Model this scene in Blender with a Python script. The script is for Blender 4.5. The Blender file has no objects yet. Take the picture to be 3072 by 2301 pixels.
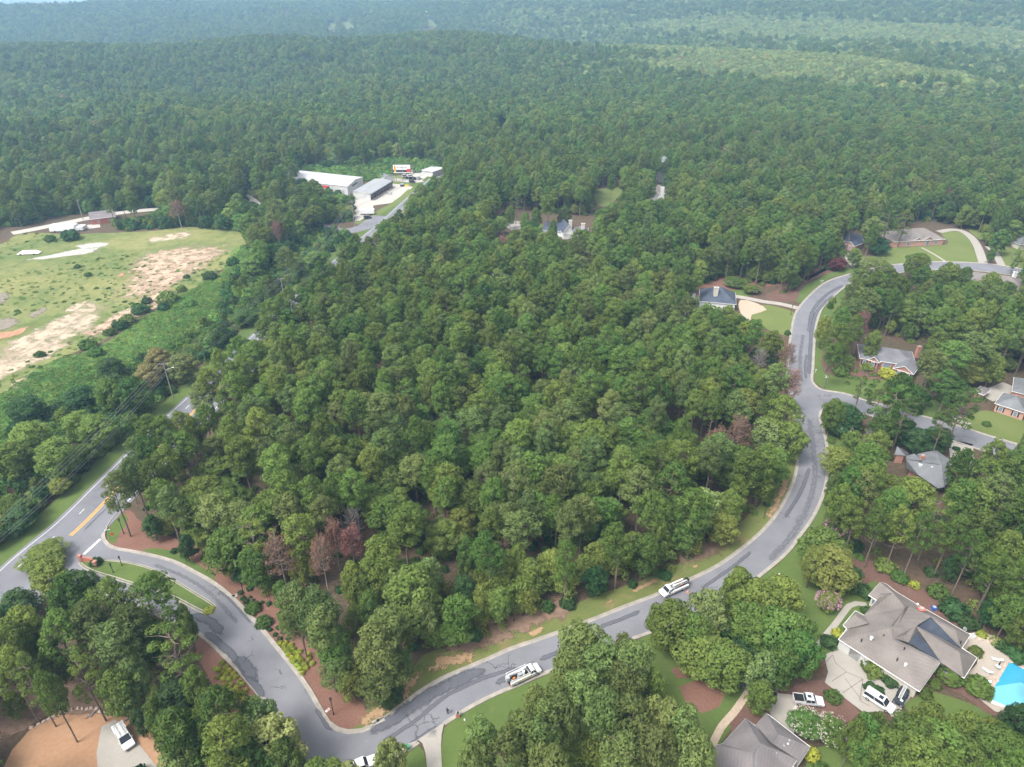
import bpy, bmesh, math, random
import numpy as np
from mathutils import Vector, Matrix, geometry
R_ = math.radians
rng = np.random.default_rng(7); random.seed(7)
SC = bpy.context.scene; COL = SC.collection
# ------------------------------------------------------------------ camera
CAM_H = 120.0; F_PX = 2049.0; PITCH = R_(30.0)
cd = bpy.data.cameras.new('camera'); cam = bpy.data.objects.new('camera', cd); COL.objects.link(cam)
cam.location = (0, 0, CAM_H); cam.rotation_euler = (math.pi/2 - PITCH, 0, 0)
cd.sensor_width = 36; cd.lens = 36*F_PX/3072; cd.clip_start = 1; cd.clip_end = 40000
SC.camera = cam
# ------------------------------------------------------------------ sky, sun, exposure
SUN_EL, SUN_AZ = R_(56), R_(-128)          # azimuth measured from +Y towards +X
W = bpy.data.worlds.new('World'); SC.world = W; W.use_nodes = True
wn = W.node_tree.nodes; wl = W.node_tree.links
sky = wn.new('ShaderNodeTexSky'); sky.sky_type = 'NISHITA'; sky.sun_disc = False
sky.sun_elevation = SUN_EL; sky.sun_rotation = SUN_AZ; sky.altitude = 100
sky.air_density = 1.0; sky.dust_density = 4.0; sky.ozone_density = 1.0
hs = wn.new('ShaderNodeHueSaturation'); hs.inputs['Saturation'].default_value = 0.18
bg = wn['Background']; bg.inputs[1].default_value = 0.15
wl.new(sky.outputs[0], hs.inputs['Color']); wl.new(hs.outputs[0], bg.inputs[0])
sd = bpy.data.lights.new('sun', 'SUN'); sd.energy = 1.5; sd.angle = R_(20); sd.color = (1, .96, .9)
sun = bpy.data.objects.new('sun', sd); COL.objects.link(sun)
sdir = Vector((math.sin(SUN_AZ)*math.cos(SUN_EL), math.cos(SUN_AZ)*math.cos(SUN_EL), math.sin(SUN_EL)))
sun.rotation_euler = sdir.to_track_quat('Z', 'Y').to_euler(); sun.location = (0, 0, 300)
SC.view_settings.view_transform = 'Standard'; SC.view_settings.look = 'None'
SC.view_settings.exposure = 1.42; SC.view_settings.gamma = 1.0; SC.view_settings.use_curve_mapping = False
SC.cycles.max_bounces = 5; SC.cycles.diffuse_bounces = 3; SC.cycles.glossy_bounces = 2
SC.cycles.transmission_bounces = 2; SC.cycles.volume_bounces = 1; SC.cycles.transparent_max_bounces = 14
SC.cycles.use_denoising = True; SC.cycles.use_adaptive_sampling = True; SC.cycles.adaptive_threshold = 0.02
SC.cycles.caustics_reflective = False; SC.cycles.caustics_refractive = False

CP, SP = math.cos(PITCH), math.sin(PITCH)
def at(px, py, z=0.0):
    """ground-plan point at height z for a place picked in the survey photo"""
    u = (px-1536)/F_PX; v = (py-1150.5)/F_PX
    dy = CP - v*SP; dz = -SP - v*CP
    t = (z-CAM_H)/dz
    return (u*t, dy*t)
def to_px(x, y, z):
    zz = z-CAM_H
    c = y*CP - zz*SP; up = y*SP + zz*CP
    return 1536 + F_PX*x/c, 1150.5 - F_PX*up/c, F_PX/c      # px, py, pixels per metre

# ------------------------------------------------------------------ materials
def mat(name):
    m = bpy.data.materials.new(name); m.use_nodes = True
    return m, m.node_tree.nodes, m.node_tree.links, m.node_tree.nodes['Principled BSDF']
def nd(n, t, **kw):
    x = n.new(t)
    for k, v in kw.items(): setattr(x, k, v)
    return x
def noise(n, l, vec, scale, detail=4, rough=.55):
    x = n.new('ShaderNodeTexNoise'); x.inputs['Scale'].default_value = scale
    x.inputs['Detail'].default_value = detail; x.inputs['Roughness'].default_value = rough
    if vec is not None: l.new(vec, x.inputs['Vector'])
    return x.outputs['Fac']
def ramp(n, l, fac, stops, interp='LINEAR'):
    x = n.new('ShaderNodeValToRGB'); x.color_ramp.interpolation = interp
    e = x.color_ramp.elements
    while len(e) < len(stops): e.new(.5)
    for i, (p, c) in enumerate(stops):
        e[i].position = p; e[i].color = (*c, 1) if len(c) == 3 else c
    l.new(fac, x.inputs[0]); return x.outputs[0]
def mathn(n, l, op, a, b=None, clamp=False):
    x = n.new('ShaderNodeMath'); x.operation = op; x.use_clamp = clamp
    for i, s in enumerate((a, b)):
        if s is None: continue
        if isinstance(s, (int, float)): x.inputs[i].default_value = s
        else: l.new(s, x.inputs[i])
    return x.outputs[0]
def mix(n, l, fac, a, b, blend='MIX'):
    x = n.new('ShaderNodeMix'); x.data_type = 'RGBA'; x.blend_type = blend
    for i, s in ((0, fac), (6, a), (7, b)):
        if isinstance(s, (int, float)): x.inputs[i].default_value = s
        elif isinstance(s, tuple): x.inputs[i].default_value = (*s, 1)
        else: l.new(s, x.inputs[i])
    return x.outputs[2]
def coords(n, l, scale=None):
    g = n.new('ShaderNodeTexCoord'); o = g.outputs['Object']
    if scale:
        mp = n.new('ShaderNodeMapping'); mp.inputs['Scale'].default_value = scale; l.new(o, mp.inputs[0]); o = mp.outputs[0]
    return o
def flat(name, col, rough=.7, metal=0., var=.12, scale=3.):
    m, n, l, b = mat(name)
    f = noise(n, l, coords(n, l), scale)
    c = ramp(n, l, f, [(.25, tuple(x*(1-var) for x in col)), (.75, tuple(min(1, x*(1+var)) for x in col))])
    l.new(c, b.inputs['Base Color']); b.inputs['Roughness'].default_value = rough; b.inputs['Metallic'].default_value = metal
    b.inputs['Specular IOR Level'].default_value = .3
    return m
def ground(name, big, small, sizes=(.06, 1.3), mixf=.5, stops=(.3, .7), bump=.0, extra=None):
    """two scales of colour; big, small = (dark, light) colours"""
    m, n, l, b = mat(name); v = coords(n, l)
    a = ramp(n, l, noise(n, l, v, sizes[0], 5), [(stops[0], big[0]), (stops[1], big[1])])
    c = ramp(n, l, noise(n, l, v, sizes[1], 6, .65), [(.3, small[0]), (.7, small[1])])
    o = mix(n, l, mixf, a, c)
    if extra: o = extra(n, l, v, o)
    l.new(o, b.inputs['Base Color']); b.inputs['Roughness'].default_value = .95; b.inputs['Specular IOR Level'].default_value = .1
    if bump:
        bp = n.new('ShaderNodeBump'); bp.inputs['Distance'].default_value = bump
        l.new(noise(n, l, v, 2.2, 6, .7), bp.inputs['Height']); l.new(bp.outputs[0], b.inputs['Normal'])
    return m
def leaf(name, dark, light, tip, trans=.42, locscale=.02, contrast=1.0):
    """foliage: colour of the tree from its own random number and where it stands, clumps vary by attribute 'v'"""
    m, n, l, b = mat(name)
    oi = n.new('ShaderNodeObjectInfo')
    loc = noise(n, l, oi.outputs['Location'], locscale, 3)
    loc = mathn(n, l, 'MULTIPLY', mathn(n, l, 'SUBTRACT', loc, .5), 2.3)
    f = mathn(n, l, 'ADD', mathn(n, l, 'MULTIPLY', oi.outputs['Random'], .8*contrast), loc, True)
    c = mix(n, l, f, dark, light)
    at_ = n.new('ShaderNodeAttribute'); at_.attribute_name = 'v'
    c = mix(n, l, at_.outputs['Fac'], c, mix(n, l, .55, c, tip))
    hsv = n.new('ShaderNodeHueSaturation')
    r2 = mathn(n, l, 'FRACT', mathn(n, l, 'MULTIPLY', oi.outputs['Random'], 17.3))
    l.new(mathn(n, l, 'ADD', mathn(n, l, 'MULTIPLY', r2, .05), .475), hsv.inputs['Hue'])
    l.new(mathn(n, l, 'ADD', mathn(n, l, 'MULTIPLY', mathn(n, l, 'FRACT', mathn(n, l, 'MULTIPLY', oi.outputs['Random'], 41.7)), .5), .74), hsv.inputs['Value'])
    l.new(c, hsv.inputs['Color']); c = hsv.outputs[0]
    l.new(c, b.inputs['Base Color']); b.inputs['Roughness'].default_value = .75; b.inputs['Specular IOR Level'].default_value = .12
    tr = n.new('ShaderNodeBsdfTranslucent'); l.new(c, tr.inputs[0])
    mx = n.new('ShaderNodeMixShader'); mx.inputs[0].default_value = trans
    l.new(b.outputs[0], mx.inputs[1]); l.new(tr.outputs[0], mx.inputs[2])
    l.new(mx.outputs[0], n['Material Output'].inputs[0])
    return m
M = {}
M['pine'] = leaf('pine_needles', (.068, .128, .026), (.146, .210, .043), (.20, .265, .065))
M['hardwood'] = leaf('broad_leaves', (.064, .132, .030), (.162, .222, .046), (.215, .28, .07))
M['darkleaf'] = leaf('dark_leaves', (.034, .088, .030), (.068, .135, .042), (.11, .18, .06))
M['yellowleaf'] = leaf('yellow_green_leaves', (.13, .178, .036), (.20, .252, .056), (.26, .31, .085), .35)
M['sunleaf'] = leaf('pale_sunlit_leaves', (.13, .19, .06), (.22, .27, .085), (.30, .34, .12), .3, contrast=1.2)  # light green trees; in the far woods also sunlight painted into leaf colour
M['brownneedle'] = leaf('brown_needles', (.17, .085, .06), (.22, .12, .08), (.28, .16, .12), .2)
M['redneedle'] = leaf('rust_needles', (.15, .078, .055), (.19, .10, .072), (.25, .145, .11), .2)
M['maroon'] = leaf('maroon_leaves', (.09, .02, .022), (.11, .03, .03), (.15, .05, .05), .2)
M['golden'] = leaf('golden_shrub_leaves', (.22, .26, .03), (.32, .36, .05), (.40, .42, .08), .2)
M['tanleaf'] = leaf('tan_vine_leaves', (.15, .15, .05), (.18, .17, .06), (.25, .23, .10), .2)
M['kudzu'] = leaf('kudzu_leaves', (.09, .175, .038), (.15, .25, .055), (.19, .30, .08), .3)
M['white_flower'] = flat('white_blossom', (.55, .52, .44)); M['pink_flower'] = flat('pink_blossom', (.52, .26, .38))
M['bark'] = flat('pine_bark', (.15, .115, .09), .95, var=.35, scale=2); M['greybark'] = flat('dead_wood', (.24, .215, .19), .95, var=.3)
M['twig'] = flat('bare_twigs', (.19, .17, .155), .95, var=.25)
M['asphalt_old'] = None

def asphalt(name, base, cracks=.5):
    m, n, l, b = mat(name); v = coords(n, l)
    k = base
    c = ramp(n, l, noise(n, l, v, .12, 6, .6), [(.3, tuple(x*.84 for x in k)), (.7, tuple(x*1.12 for x in k))])
    c2 = ramp(n, l, noise(n, l, v, 9, 4, .7), [(.3, (.8, .8, .8)), (.7, (1.12, 1.12, 1.12))])
    c = mix(n, l, 1.0, c, c2, 'MULTIPLY')
    # tar-sealed cracks
    vo = n.new('ShaderNodeTexVoronoi'); vo.feature = 'DISTANCE_TO_EDGE'; vo.inputs['Scale'].default_value = .28
    nv = n.new('ShaderNodeTexNoise'); nv.inputs['Scale'].default_value = .8; l.new(v, nv.inputs['Vector'])
    av = nd(n, 'ShaderNodeVectorMath', operation='MULTIPLY_ADD'); l.new(nv.outputs['Color'], av.inputs[0]); av.inputs[1].default_value = (1.6, 1.6, 1.6); l.new(v, av.inputs[2])
    l.new(av.outputs[0], vo.inputs['Vector'])
    cr = mathn(n, l, 'LESS_THAN', vo.outputs['Distance'], .022)
    zone = mathn(n, l, 'GREATER_THAN', noise(n, l, v, .07, 2), .56)
    c = mix(n, l, mathn(n, l, 'MULTIPLY', mathn(n, l, 'MULTIPLY', cr, zone), cracks), c, (.03, .03, .035))
    l.new(c, b.inputs['Base Color']); b.inputs['Roughness'].default_value = .85; b.inputs['Specular IOR Level'].default_value = .3
    return m
M['street'] = asphalt('street_asphalt', (.165, .165, .18), .6)
M['highway'] = asphalt('highway_asphalt', (.16, .16, .175), .25)
M['concrete'] = flat('kerb_concrete', (.28, .255, .22), .9, var=.22, scale=.6)
def slabs(name, col, cell=3.2, joint=.05):
    m, n, l, b = mat(name); v = coords(n, l)
    c = ramp(n, l, noise(n, l, v, .35, 6, .6), [(.3, tuple(x*.78 for x in col)), (.7, col)])
    c = mix(n, l, .5, c, ramp(n, l, noise(n, l, v, 4, 4), [(.3, tuple(x*.85 for x in col)), (.7, tuple(x*1.1 for x in col))]))
    l.new(c, b.inputs['Base Color']); b.inputs['Roughness'].default_value = .9
    return m
M['drive'] = slabs('driveway_concrete', (.31, .285, .25)); M['parking'] = slabs('parking_concrete', (0.375, 0.345, 0.307))
M['pooldeck'] = slabs('pool_deck_stone', (.36, .31, .26)); M['gravel'] = flat('pale_gravel', (0.360, 0.288, 0.216), .95, var=.2, scale=2)
M['floor'] = ground('forest_floor', ((.055, .06, .03), (.105, .065, .045)), ((.05, .04, .028), (.15, .10, .07)), (.05, .9), .55, bump=.3)
M['lawn'] = ground('mown_lawn', ((.062, .10, .026), (.105, .145, .038)), ((.06, .092, .026), (.102, .135, .04)), (.07, 1.4), .4, bump=.05,
                  extra=lambda n, l, v, o: mix(n, l, mathn(n, l, 'MULTIPLY', mathn(n, l, 'SUBTRACT', noise(n, l, v, .33, 6, .7), .56), 2.6, True), o, (.15, .15, .06)))
M['lawn_bright'] = ground('bright_lawn', ((.095, .125, .036), (.135, .16, .05)), ((.092, .12, .036), (.135, .158, .05)), (.06, 1.0), .4)
def strawy(n, l, v, o):
    f = mathn(n, l, 'MULTIPLY', mathn(n, l, 'SUBTRACT', noise(n, l, v, .22, 5, .6), .52), 5, True)
    return mix(n, l, f, o, (.26, .19, .10))
M['verge'] = ground('rough_verge', ((.08, .12, .028), (.145, .155, .05)), ((.07, .10, .028), (.15, .145, .055)), (.1, 1.8), .5, bump=.1,
                    extra=lambda n, l, v, o: mix(n, l, mathn(n, l, 'MULTIPLY', mathn(n, l, 'SUBTRACT', noise(n, l, v, .16, 5, .62), .55), 4, True), o, (.24, .16, .09)))
M['mulch'] = ground('pine_straw_mulch', ((0.145, 0.072, 0.051), (0.187, 0.102, 0.075)), ((0.119, 0.060, 0.043), (0.212, 0.119, 0.089)), (.15, 2.2), .5, bump=.1)
M['darkmulch'] = ground('dark_mulch', ((.10, .055, .042), (.15, .085, .065)), ((.08, .045, .035), (.16, .10, .08)), (.2, 2.2), .5, bump=.1)
M['field'] = ground('weedy_field', ((.085, .13, .035), (.23, .22, .085)), ((.08, .115, .03), (.25, .24, .10)), (.022, .22), .5, (.42, .58), bump=.4,
                   extra=lambda n, l, v, o: mix(n, l, mathn(n, l, 'MULTIPLY', mathn(n, l, 'SUBTRACT', noise(n, l, v, .09, 7, .72), .54), 6, True), o, (.065, .115, .03)))
M['kudzu_ground'] = ground('vine_cover', ((.08, .14, .033), (.13, .195, .05)), ((.07, .12, .033), (.14, .20, .05)), (.06, .8), .5, bump=.5)
M['siteclay'] = ground('construction_clay', ((0.270, 0.143, 0.075), (0.330, 0.203, 0.120)), ((0.247, 0.135, 0.075), (0.352, 0.225, 0.143)), (.1, 1.2), .5)
def patchmat(name, c1, c2, soft=6., ns=.5, rough=.95, thr=.5, stretch=None, amp=2.4):
    """irregular patch whose edge breaks up: attribute 'edge' is 0 at the outline and 1 inside"""
    m, n, l, b = mat(name); v = coords(n, l, stretch)
    a = n.new('ShaderNodeAttribute'); a.attribute_name = 'edge'
    f = mathn(n, l, 'ADD', a.outputs['Fac'], mathn(n, l, 'SUBTRACT', mathn(n, l, 'MULTIPLY', noise(n, l, v, ns, 7, .7), amp), amp/2 + thr))
    f = mathn(n, l, 'MULTIPLY', f, soft, True)
    l.new(ramp(n, l, noise(n, l, v, ns*1.6, 5), [(.3, c1), (.7, c2)]), b.inputs['Base Color'])
    b.inputs['Roughness'].default_value = rough; b.inputs['Specular IOR Level'].default_value = .2
    l.new(f, b.inputs['Alpha']); return m
M['p_dirt'] = patchmat('bare_dirt', (0.234, 0.148, 0.078), (0.328, 0.226, 0.133), 5, .5)
M['p_clay'] = patchmat('pink_clay', (.33, .225, .155), (.42, .32, .235), 1.6, .2, thr=.5, amp=3.2)
M['p_sand'] = patchmat('pale_sand', (.34, .265, .185), (.42, .35, .26), 1.6, .2, thr=.5, amp=3.2)
M['p_red'] = patchmat('red_clay', (.27, .14, .08), (.36, .21, .13), 3, .3, thr=.5)
M['p_dark'] = patchmat('burnt_ground', (.15, .13, .10), (.21, .18, .14), 2.5, .2, thr=.5)
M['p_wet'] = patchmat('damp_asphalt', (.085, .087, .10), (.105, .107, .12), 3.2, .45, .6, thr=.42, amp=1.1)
M['p_seal'] = patchmat('old_seal', (.13, .13, .145), (.15, .15, .165), 1.6, .8, .8, thr=.5, amp=1.2)
M['p_pave'] = patchmat('pale_gravel_track', (0.288, 0.274, 0.252), (0.374, 0.353, 0.324), 6, .2, thr=.3)
M['p_floorbrown'] = patchmat('brown_scrub', (.13, .085, .06), (.21, .14, .10), 4, .5, thr=.4)
def shingle(name, c):
    m, n, l, b = mat(name); v = coords(n, l)
    k = ramp(n, l, noise(n, l, v, .25, 5), [(.3, tuple(x*.74 for x in c)), (.7, tuple(x*1.16 for x in c))])
    k = mix(n, l, 1., k, ramp(n, l, noise(n, l, v, 6, 3, .7), [(.3, (.85,)*3), (.7, (1.12,)*3)]), 'MULTIPLY')
    wv = n.new('ShaderNodeTexWave'); wv.bands_direction = 'Z'; wv.inputs['Scale'].default_value = 1.1; wv.inputs['Distortion'].default_value = .3; l.new(v, wv.inputs[0])
    k = mix(n, l, 1., k, ramp(n, l, wv.outputs['Fac'], [(0., (.93,)*3), (.5, (1.03,)*3)]), 'MULTIPLY')
    k = mix(n, l, mathn(n, l, 'MULTIPLY', mathn(n, l, 'SUBTRACT', noise(n, l, v, .5, 5, .7), .55), 2.5, True), k, (.09, .08, .07))
    l.new(k, b.inputs['Base Color']); b.inputs['Roughness'].default_value = .9; b.inputs['Specular IOR Level'].default_value = .2
    return m
M['roof_tan'] = shingle('tan_shingles', (.175, .155, .142)); M['roof_brown'] = shingle('brown_grey_shingles', (.165, .148, .148))
M['roof_grey'] = shingle('grey_shingles', (0.145, 0.145, 0.157)); M['roof_blue'] = shingle('blue_grey_shingles', (0.064, 0.076, 0.102))
M['roof_dark'] = shingle('dark_membrane', (.045, .055, .075)); M['roof_light'] = shingle('pale_grey_shingles', (.15, .157, .165))
M['roof_white'] = flat('white_metal_roof', (.40, .40, .405), .5, var=.06, scale=.1); M['roof_greymetal'] = flat('grey_metal_roof', (.25, .255, .26), .5, var=.08, scale=.2)
def brickm(name, c, c2):
    m, n, l, b = mat(name)
    br = n.new('ShaderNodeTexBrick'); br.inputs['Scale'].default_value = 4
    br.inputs['Color1'].default_value = (*c, 1); br.inputs['Color2'].default_value = (*c2, 1); br.inputs['Mortar'].default_value = (.35, .28, .24, 1)
    mp = n.new('ShaderNodeMapping'); mp.inputs['Rotation'].default_value = (math.pi/2, 0, 0)
    l.new(coords(n, l), mp.inputs[0]); l.new(mp.outputs[0], br.inputs[0]); l.new(br.outputs[0], b.inputs['Base Color'])
    b.inputs['Roughness'].default_value = .9; return m
M['brick'] = brickm('red_brick', (.30, .12, .08), (.36, .16, .11)); M['brickpink'] = brickm('pink_brick', (.42, .21, .15), (.48, .26, .19))
M['white'] = flat('white_paint', (.64, .64, .62), .5, var=.04); M['cream'] = flat('cream_wall', (.48, .45, .39), .7, var=.06)
M['whitesteel'] = flat('white_siding', (.46, .455, .44), .6, var=.07, scale=.4)
M['glass'] = flat('dark_glass', (.025, .03, .04), .12, var=.1); M['windowglass'] = flat('window_glass', (.18, .21, .25), .1, var=.2)
M['carwhite'] = flat('white_car_paint', (.70, .70, .69), .25, var=.02); M['carsilver'] = flat('silver_car_paint', (.62, .63, .64), .25, .2, var=.02)
M['carblack'] = flat('dark_car_paint', (.03, .035, .04), .3, var=.05); M['rubber'] = flat('tyre_rubber', (.02, .02, .02), .8)
M['steel'] = flat('bare_steel', (.45, .45, .45), .4, .6); M['blackmetal'] = flat('black_metal', (.015, .017, .016), .5)
M['red'] = flat('red_paint', (.55, .04, .03), .5); M['orange'] = flat('orange_plastic', (.80, .20, .03), .5)
M['green'] = flat('green_plastic', (.03, .22, .11), .5); M['yellow'] = flat('yellow_paint', (.72, .50, .05), .6)
M['yellowline'] = flat('worn_yellow_line', (.50, .29, .07), .8, var=.25, scale=2)
M['whiteline'] = flat('worn_white_line', (.50, .50, .50), .8, var=.25, scale=2)
M['pole'] = flat('weathered_pole', (.28, .25, .22), .9, var=.2); M['wire'] = flat('aluminium_wire', (.30, .31, .32), .5, .5)
M['skin'] = flat('skin', (.45, .28, .2)); M['navy'] = flat('dark_clothes', (.02, .022, .035)); M['grey'] = flat('grey_paint', (.32, .33, .34), .6)
M['blue'] = flat('blue_plastic', (.05, .11, .35), .5); M['stone'] = flat('garden_stone', (.42, .33, .27), .9, var=.25, scale=1.5)
M['cloth'] = flat('pale_cushion', (.52, .64, .62), .8); M['brickpaint'] = flat('painted_red_brick', (.35, .13, .09), .8)
m, n, l, b = mat('pool_water'); M['pool'] = m
bp = n.new('ShaderNodeBump'); bp.inputs['Distance'].default_value = .06; l.new(noise(n, l, coords(n, l), 1.6, 4), bp.inputs['Height']); l.new(bp.outputs[0], b.inputs['Normal'])
b.inputs['Base Color'].default_value = (.04, .29, .45, 1); b.inputs['Roughness'].default_value = .08
m, n, l, b = mat('pool_shallow'); M['poolstep'] = m
b.inputs['Base Color'].default_value = (.14, .44, .54, 1); b.inputs['Roughness'].default_value = .08
m, n, l, b = mat('lake_water'); M['lake'] = m
b.inputs['Base Color'].default_value = (.1, .14, .16, 1); b.inputs['Roughness'].default_value = .12

# ------------------------------------------------------------------ helpers
def tag(o, label=None, cat=None, group=None, kind=None):
    for k, v in (('label', label), ('category', cat), ('group', group), ('kind', kind)):
        if v: o[k] = v
    return o
def empty(name, loc, rz=0.):
    o = bpy.data.objects.new(name, None); o.empty_display_size = .5; o.location = loc; o.rotation_euler = (0, 0, rz)
    COL.objects.link(o); return o
def link(name, me, parent=None, loc=None, rz=0.):
    o = bpy.data.objects.new(name, me); COL.objects.link(o)
    if parent: o.parent = parent
    if loc: o.location = loc
    if rz: o.rotation_euler = (0, 0, rz)
    return o
class MB:
    def __init__(s): s.v = []; s.f = []
    def add(s, vs, fs):
        k = len(s.v); s.v += [tuple(p) for p in vs]; s.f += [tuple(i+k for i in f) for f in fs]; return s
    def box(s, x, y, z, sx, sy, sz, rz=0., top=1.):
        c, n_ = math.cos(rz), math.sin(rz); vs = []
        for k, (a, b_) in enumerate(((-1, -1), (1, -1), (1, 1), (-1, 1))*2):
            t = top if k > 3 else 1; px, py = a*sx/2*t, b_*sy/2*t
            vs.append((x+px*c-py*n_, y+px*n_+py*c, z + (sz if k > 3 else 0)))
        return s.add(vs, [(0, 3, 2, 1), (4, 5, 6, 7), (0, 1, 5, 4), (1, 2, 6, 5), (2, 3, 7, 6), (3, 0, 4, 7)])
    def tube(s, p0, p1, r0, r1=None, n=6):
        r1 = r0 if r1 is None else r1; a, b_ = Vector(p0), Vector(p1); d = (b_-a)
        if d.length < 1e-6: return s
        q = d.to_track_quat('Z', 'Y'); vs = []
        for c, r in ((a, r0), (b_, r1)):
            for i in range(n):
                t = 2*math.pi*i/n; vs.append(c + q @ Vector((math.cos(t)*r, math.sin(t)*r, 0)))
        fs = [(i, (i+1) % n, n+(i+1) % n, n+i) for i in range(n)] + [tuple(range(n-1, -1, -1)), tuple(range(n, 2*n))]
        return s.add(vs, fs)
    def prof(s, pts, w, axis='y', off=0.):
        """side profile (x,z) extruded across y by +-w/2"""
        n = len(pts); vs = [(x, off-w/2, z) for x, z in pts] + [(x, off+w/2, z) for x, z in pts]
        fs = [tuple(range(n)), tuple(range(2*n-1, n-1, -1))] + [(i, n+i, n+(i+1) % n, (i+1) % n) for i in range(n)]
        return s.add(vs, fs)
    def poly(s, pts, z0, z1):
        n = len(pts); vs = [(x, y, z0) for x, y in pts] + [(x, y, z1) for x, y in pts]
        tri = geometry.tessellate_polygon([[Vector((x, y, 0)) for x, y in pts]])
        return s.add(vs, [(c+n, b_+n, a+n) for a, b_, c in tri] + [(i, (i+1) % n, n+(i+1) % n, n+i) for i in range(n)])
    def build(s, name, m, parent=None, smooth=False, rel=True, bevel=0):
        me = bpy.data.meshes.new(name); vs = s.v
        if parent is not None and rel:
            lx, ly, lz = parent.location; vs = [(x-lx, y-ly, z-lz) for x, y, z in vs]
        me.from_pydata(vs, [], s.f); me.materials.append(m)
        bm = bmesh.new(); bm.from_mesh(me); bmesh.ops.recalc_face_normals(bm, faces=bm.faces[:])
        if bevel: bmesh.ops.bevel(bm, geom=bm.edges[:], offset=bevel, segments=2, affect='EDGES', clamp_overlap=True)
        bm.to_mesh(me); bm.free()
        if smooth: me.polygons.foreach_set('use_smooth', [True]*len(me.polygons))
        return link(name, me, parent)
def crom(pts, step=2.0, closed=False):
    P = [np.array(p, float) for p in pts]; n = len(P); out = []
    rngi = range(n) if closed else range(n-1)
    for i in rngi:
        p1, p2 = P[i], P[(i+1) % n]
        p0 = P[(i-1) % n] if closed or i > 0 else 2*p1-p2
        p3 = P[(i+2) % n] if closed or i < n-2 else 2*p2-p1
        k = max(1, int(np.linalg.norm(p2-p1)/step))
        k = min(k, 40)
        # centripetal-ish: limit tangents
        L = np.linalg.norm(p2-p1)
        m1 = (p2-p0); m2 = (p3-p1)
        m1 = m1/(np.linalg.norm(m1)+1e-9)*L; m2 = m2/(np.linalg.norm(m2)+1e-9)*L
        for j in range(k):
            t = j/k; h = (2*t**3-3*t*t+1, t**3-2*t*t+t, -2*t**3+3*t*t, t**3-t*t)
            q = h[0]*p1+h[1]*m1+h[2]*p2+h[3]*m2; out.append((q[0], q[1]))
    if not closed: out.append(tuple(P[-1]))
    return out
def ats(px, z=0.): return [at(x, y, z) for x, y in px]
def inpoly(px, py, poly):
    px = np.asarray(px, float); py = np.asarray(py, float); ins = np.zeros(px.shape, bool)
    n = len(poly); j = n-1
    for i in range(n):
        xi, yi = poly[i]; xj, yj = poly[j]
        if yi != yj:
            c = ((yi > py) != (yj > py)) & (px < (xj-xi)*(py-yi)/(yj-yi)+xi); ins ^= c
        j = i
    return ins
def sheet(name, pts, z, m, kind='structure', parent=None):
    tri = geometry.tessellate_polygon([[Vector((x, y, 0)) for x, y in pts]])
    me = bpy.data.meshes.new(name); me.from_pydata([(x, y, z) for x, y in pts], [], [tuple(t) for t in tri]); me.materials.append(m)
    bm = bmesh.new(); bm.from_mesh(me)
    for f in bm.faces:
        if f.normal.z < 0: f.normal_flip()
    bm.to_mesh(me); bm.free()
    o = link(name, me, parent)
    if kind and not parent: o['kind'] = kind
    return o
def setedge(me, vals):
    a = me.attributes.new('edge', 'FLOAT', 'POINT'); a.data.foreach_set('value', np.array(vals, np.float32))
def patch(name, pts, z, m, inner=.55):
    STRIPN[0] += 1; z += .0031*(STRIPN[0] % 23)
    """feathered patch from an outline in world xy"""
    n = len(pts); cx = sum(p[0] for p in pts)/n; cy = sum(p[1] for p in pts)/n
    vs = [(x, y, z) for x, y in pts] + [(cx+(x-cx)*inner, cy+(y-cy)*inner, z) for x, y in pts] + [(cx, cy, z)]
    fs = [(i, (i+1) % n, n+(i+1) % n, n+i) for i in range(n)] + [(n+i, n+(i+1) % n, 2*n) for i in range(n)]
    me = bpy.data.meshes.new(name); me.from_pydata(vs, [], fs); me.materials.append(m); setedge(me, [0]*n+[1]*n+[1])
    o = link(name, me); o['kind'] = 'structure'; return o
def ribbon_mesh(name, line, offs, zs, m, edge=None, parent=None):
    """cross-section offs/zs swept along a world polyline; positive offset = left of travel"""
    L = [np.array(p) for p in line]; n = len(L); k = len(offs); vs = []
    for i in range(n):
        t = L[min(i+1, n-1)]-L[max(i-1, 0)]; t = t/(np.linalg.norm(t)+1e-9); nrm = np.array((-t[1], t[0]))
        for o_, z in zip(offs, zs):
            q = L[i]+nrm*o_; vs.append((q[0], q[1], z))
    fs = [(i*k+j, i*k+j+1, (i+1)*k+j+1, (i+1)*k+j) for i in range(n-1) for j in range(k-1)]
    me = bpy.data.meshes.new(name); me.from_pydata(vs, [], fs); me.materials.append(m)
    if edge: setedge(me, list(edge)*n)
    bm = bmesh.new(); bm.from_mesh(me); bmesh.ops.recalc_face_normals(bm, faces=bm.faces[:])
    if sum(f.normal.z for f in bm.faces) < 0: bmesh.ops.reverse_faces(bm, faces=bm.faces[:])
    bm.to_mesh(me); bm.free()
    o = link(name, me, parent)
    if not parent: o['kind'] = 'structure'
    return o
STRIPN = [0]
def strip(name, px, w, z, m, kind=None):
    STRIPN[0] += 1; z += .0023*(STRIPN[0] % 19)
    line = crom(ats(px), 2.)
    o = ribbon_mesh(name, line, (-w*.65, -w*.3, 0, w*.3, w*.65), (z,)*5, m, (0, .6, 1, .6, 0)); n = len(line)
    L = np.array(line); d = np.r_[0, np.cumsum(np.hypot(*np.diff(L, axis=0).T))]; e = np.clip(np.minimum(d, d[-1]-d)/(w*.9), 0, 1)
    o.data.attributes['edge'].data.foreach_set('value', (np.outer(e, (0, .6, 1, .6, 0))).ravel().astype(np.float32)); return o
ROADZ = .10
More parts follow.
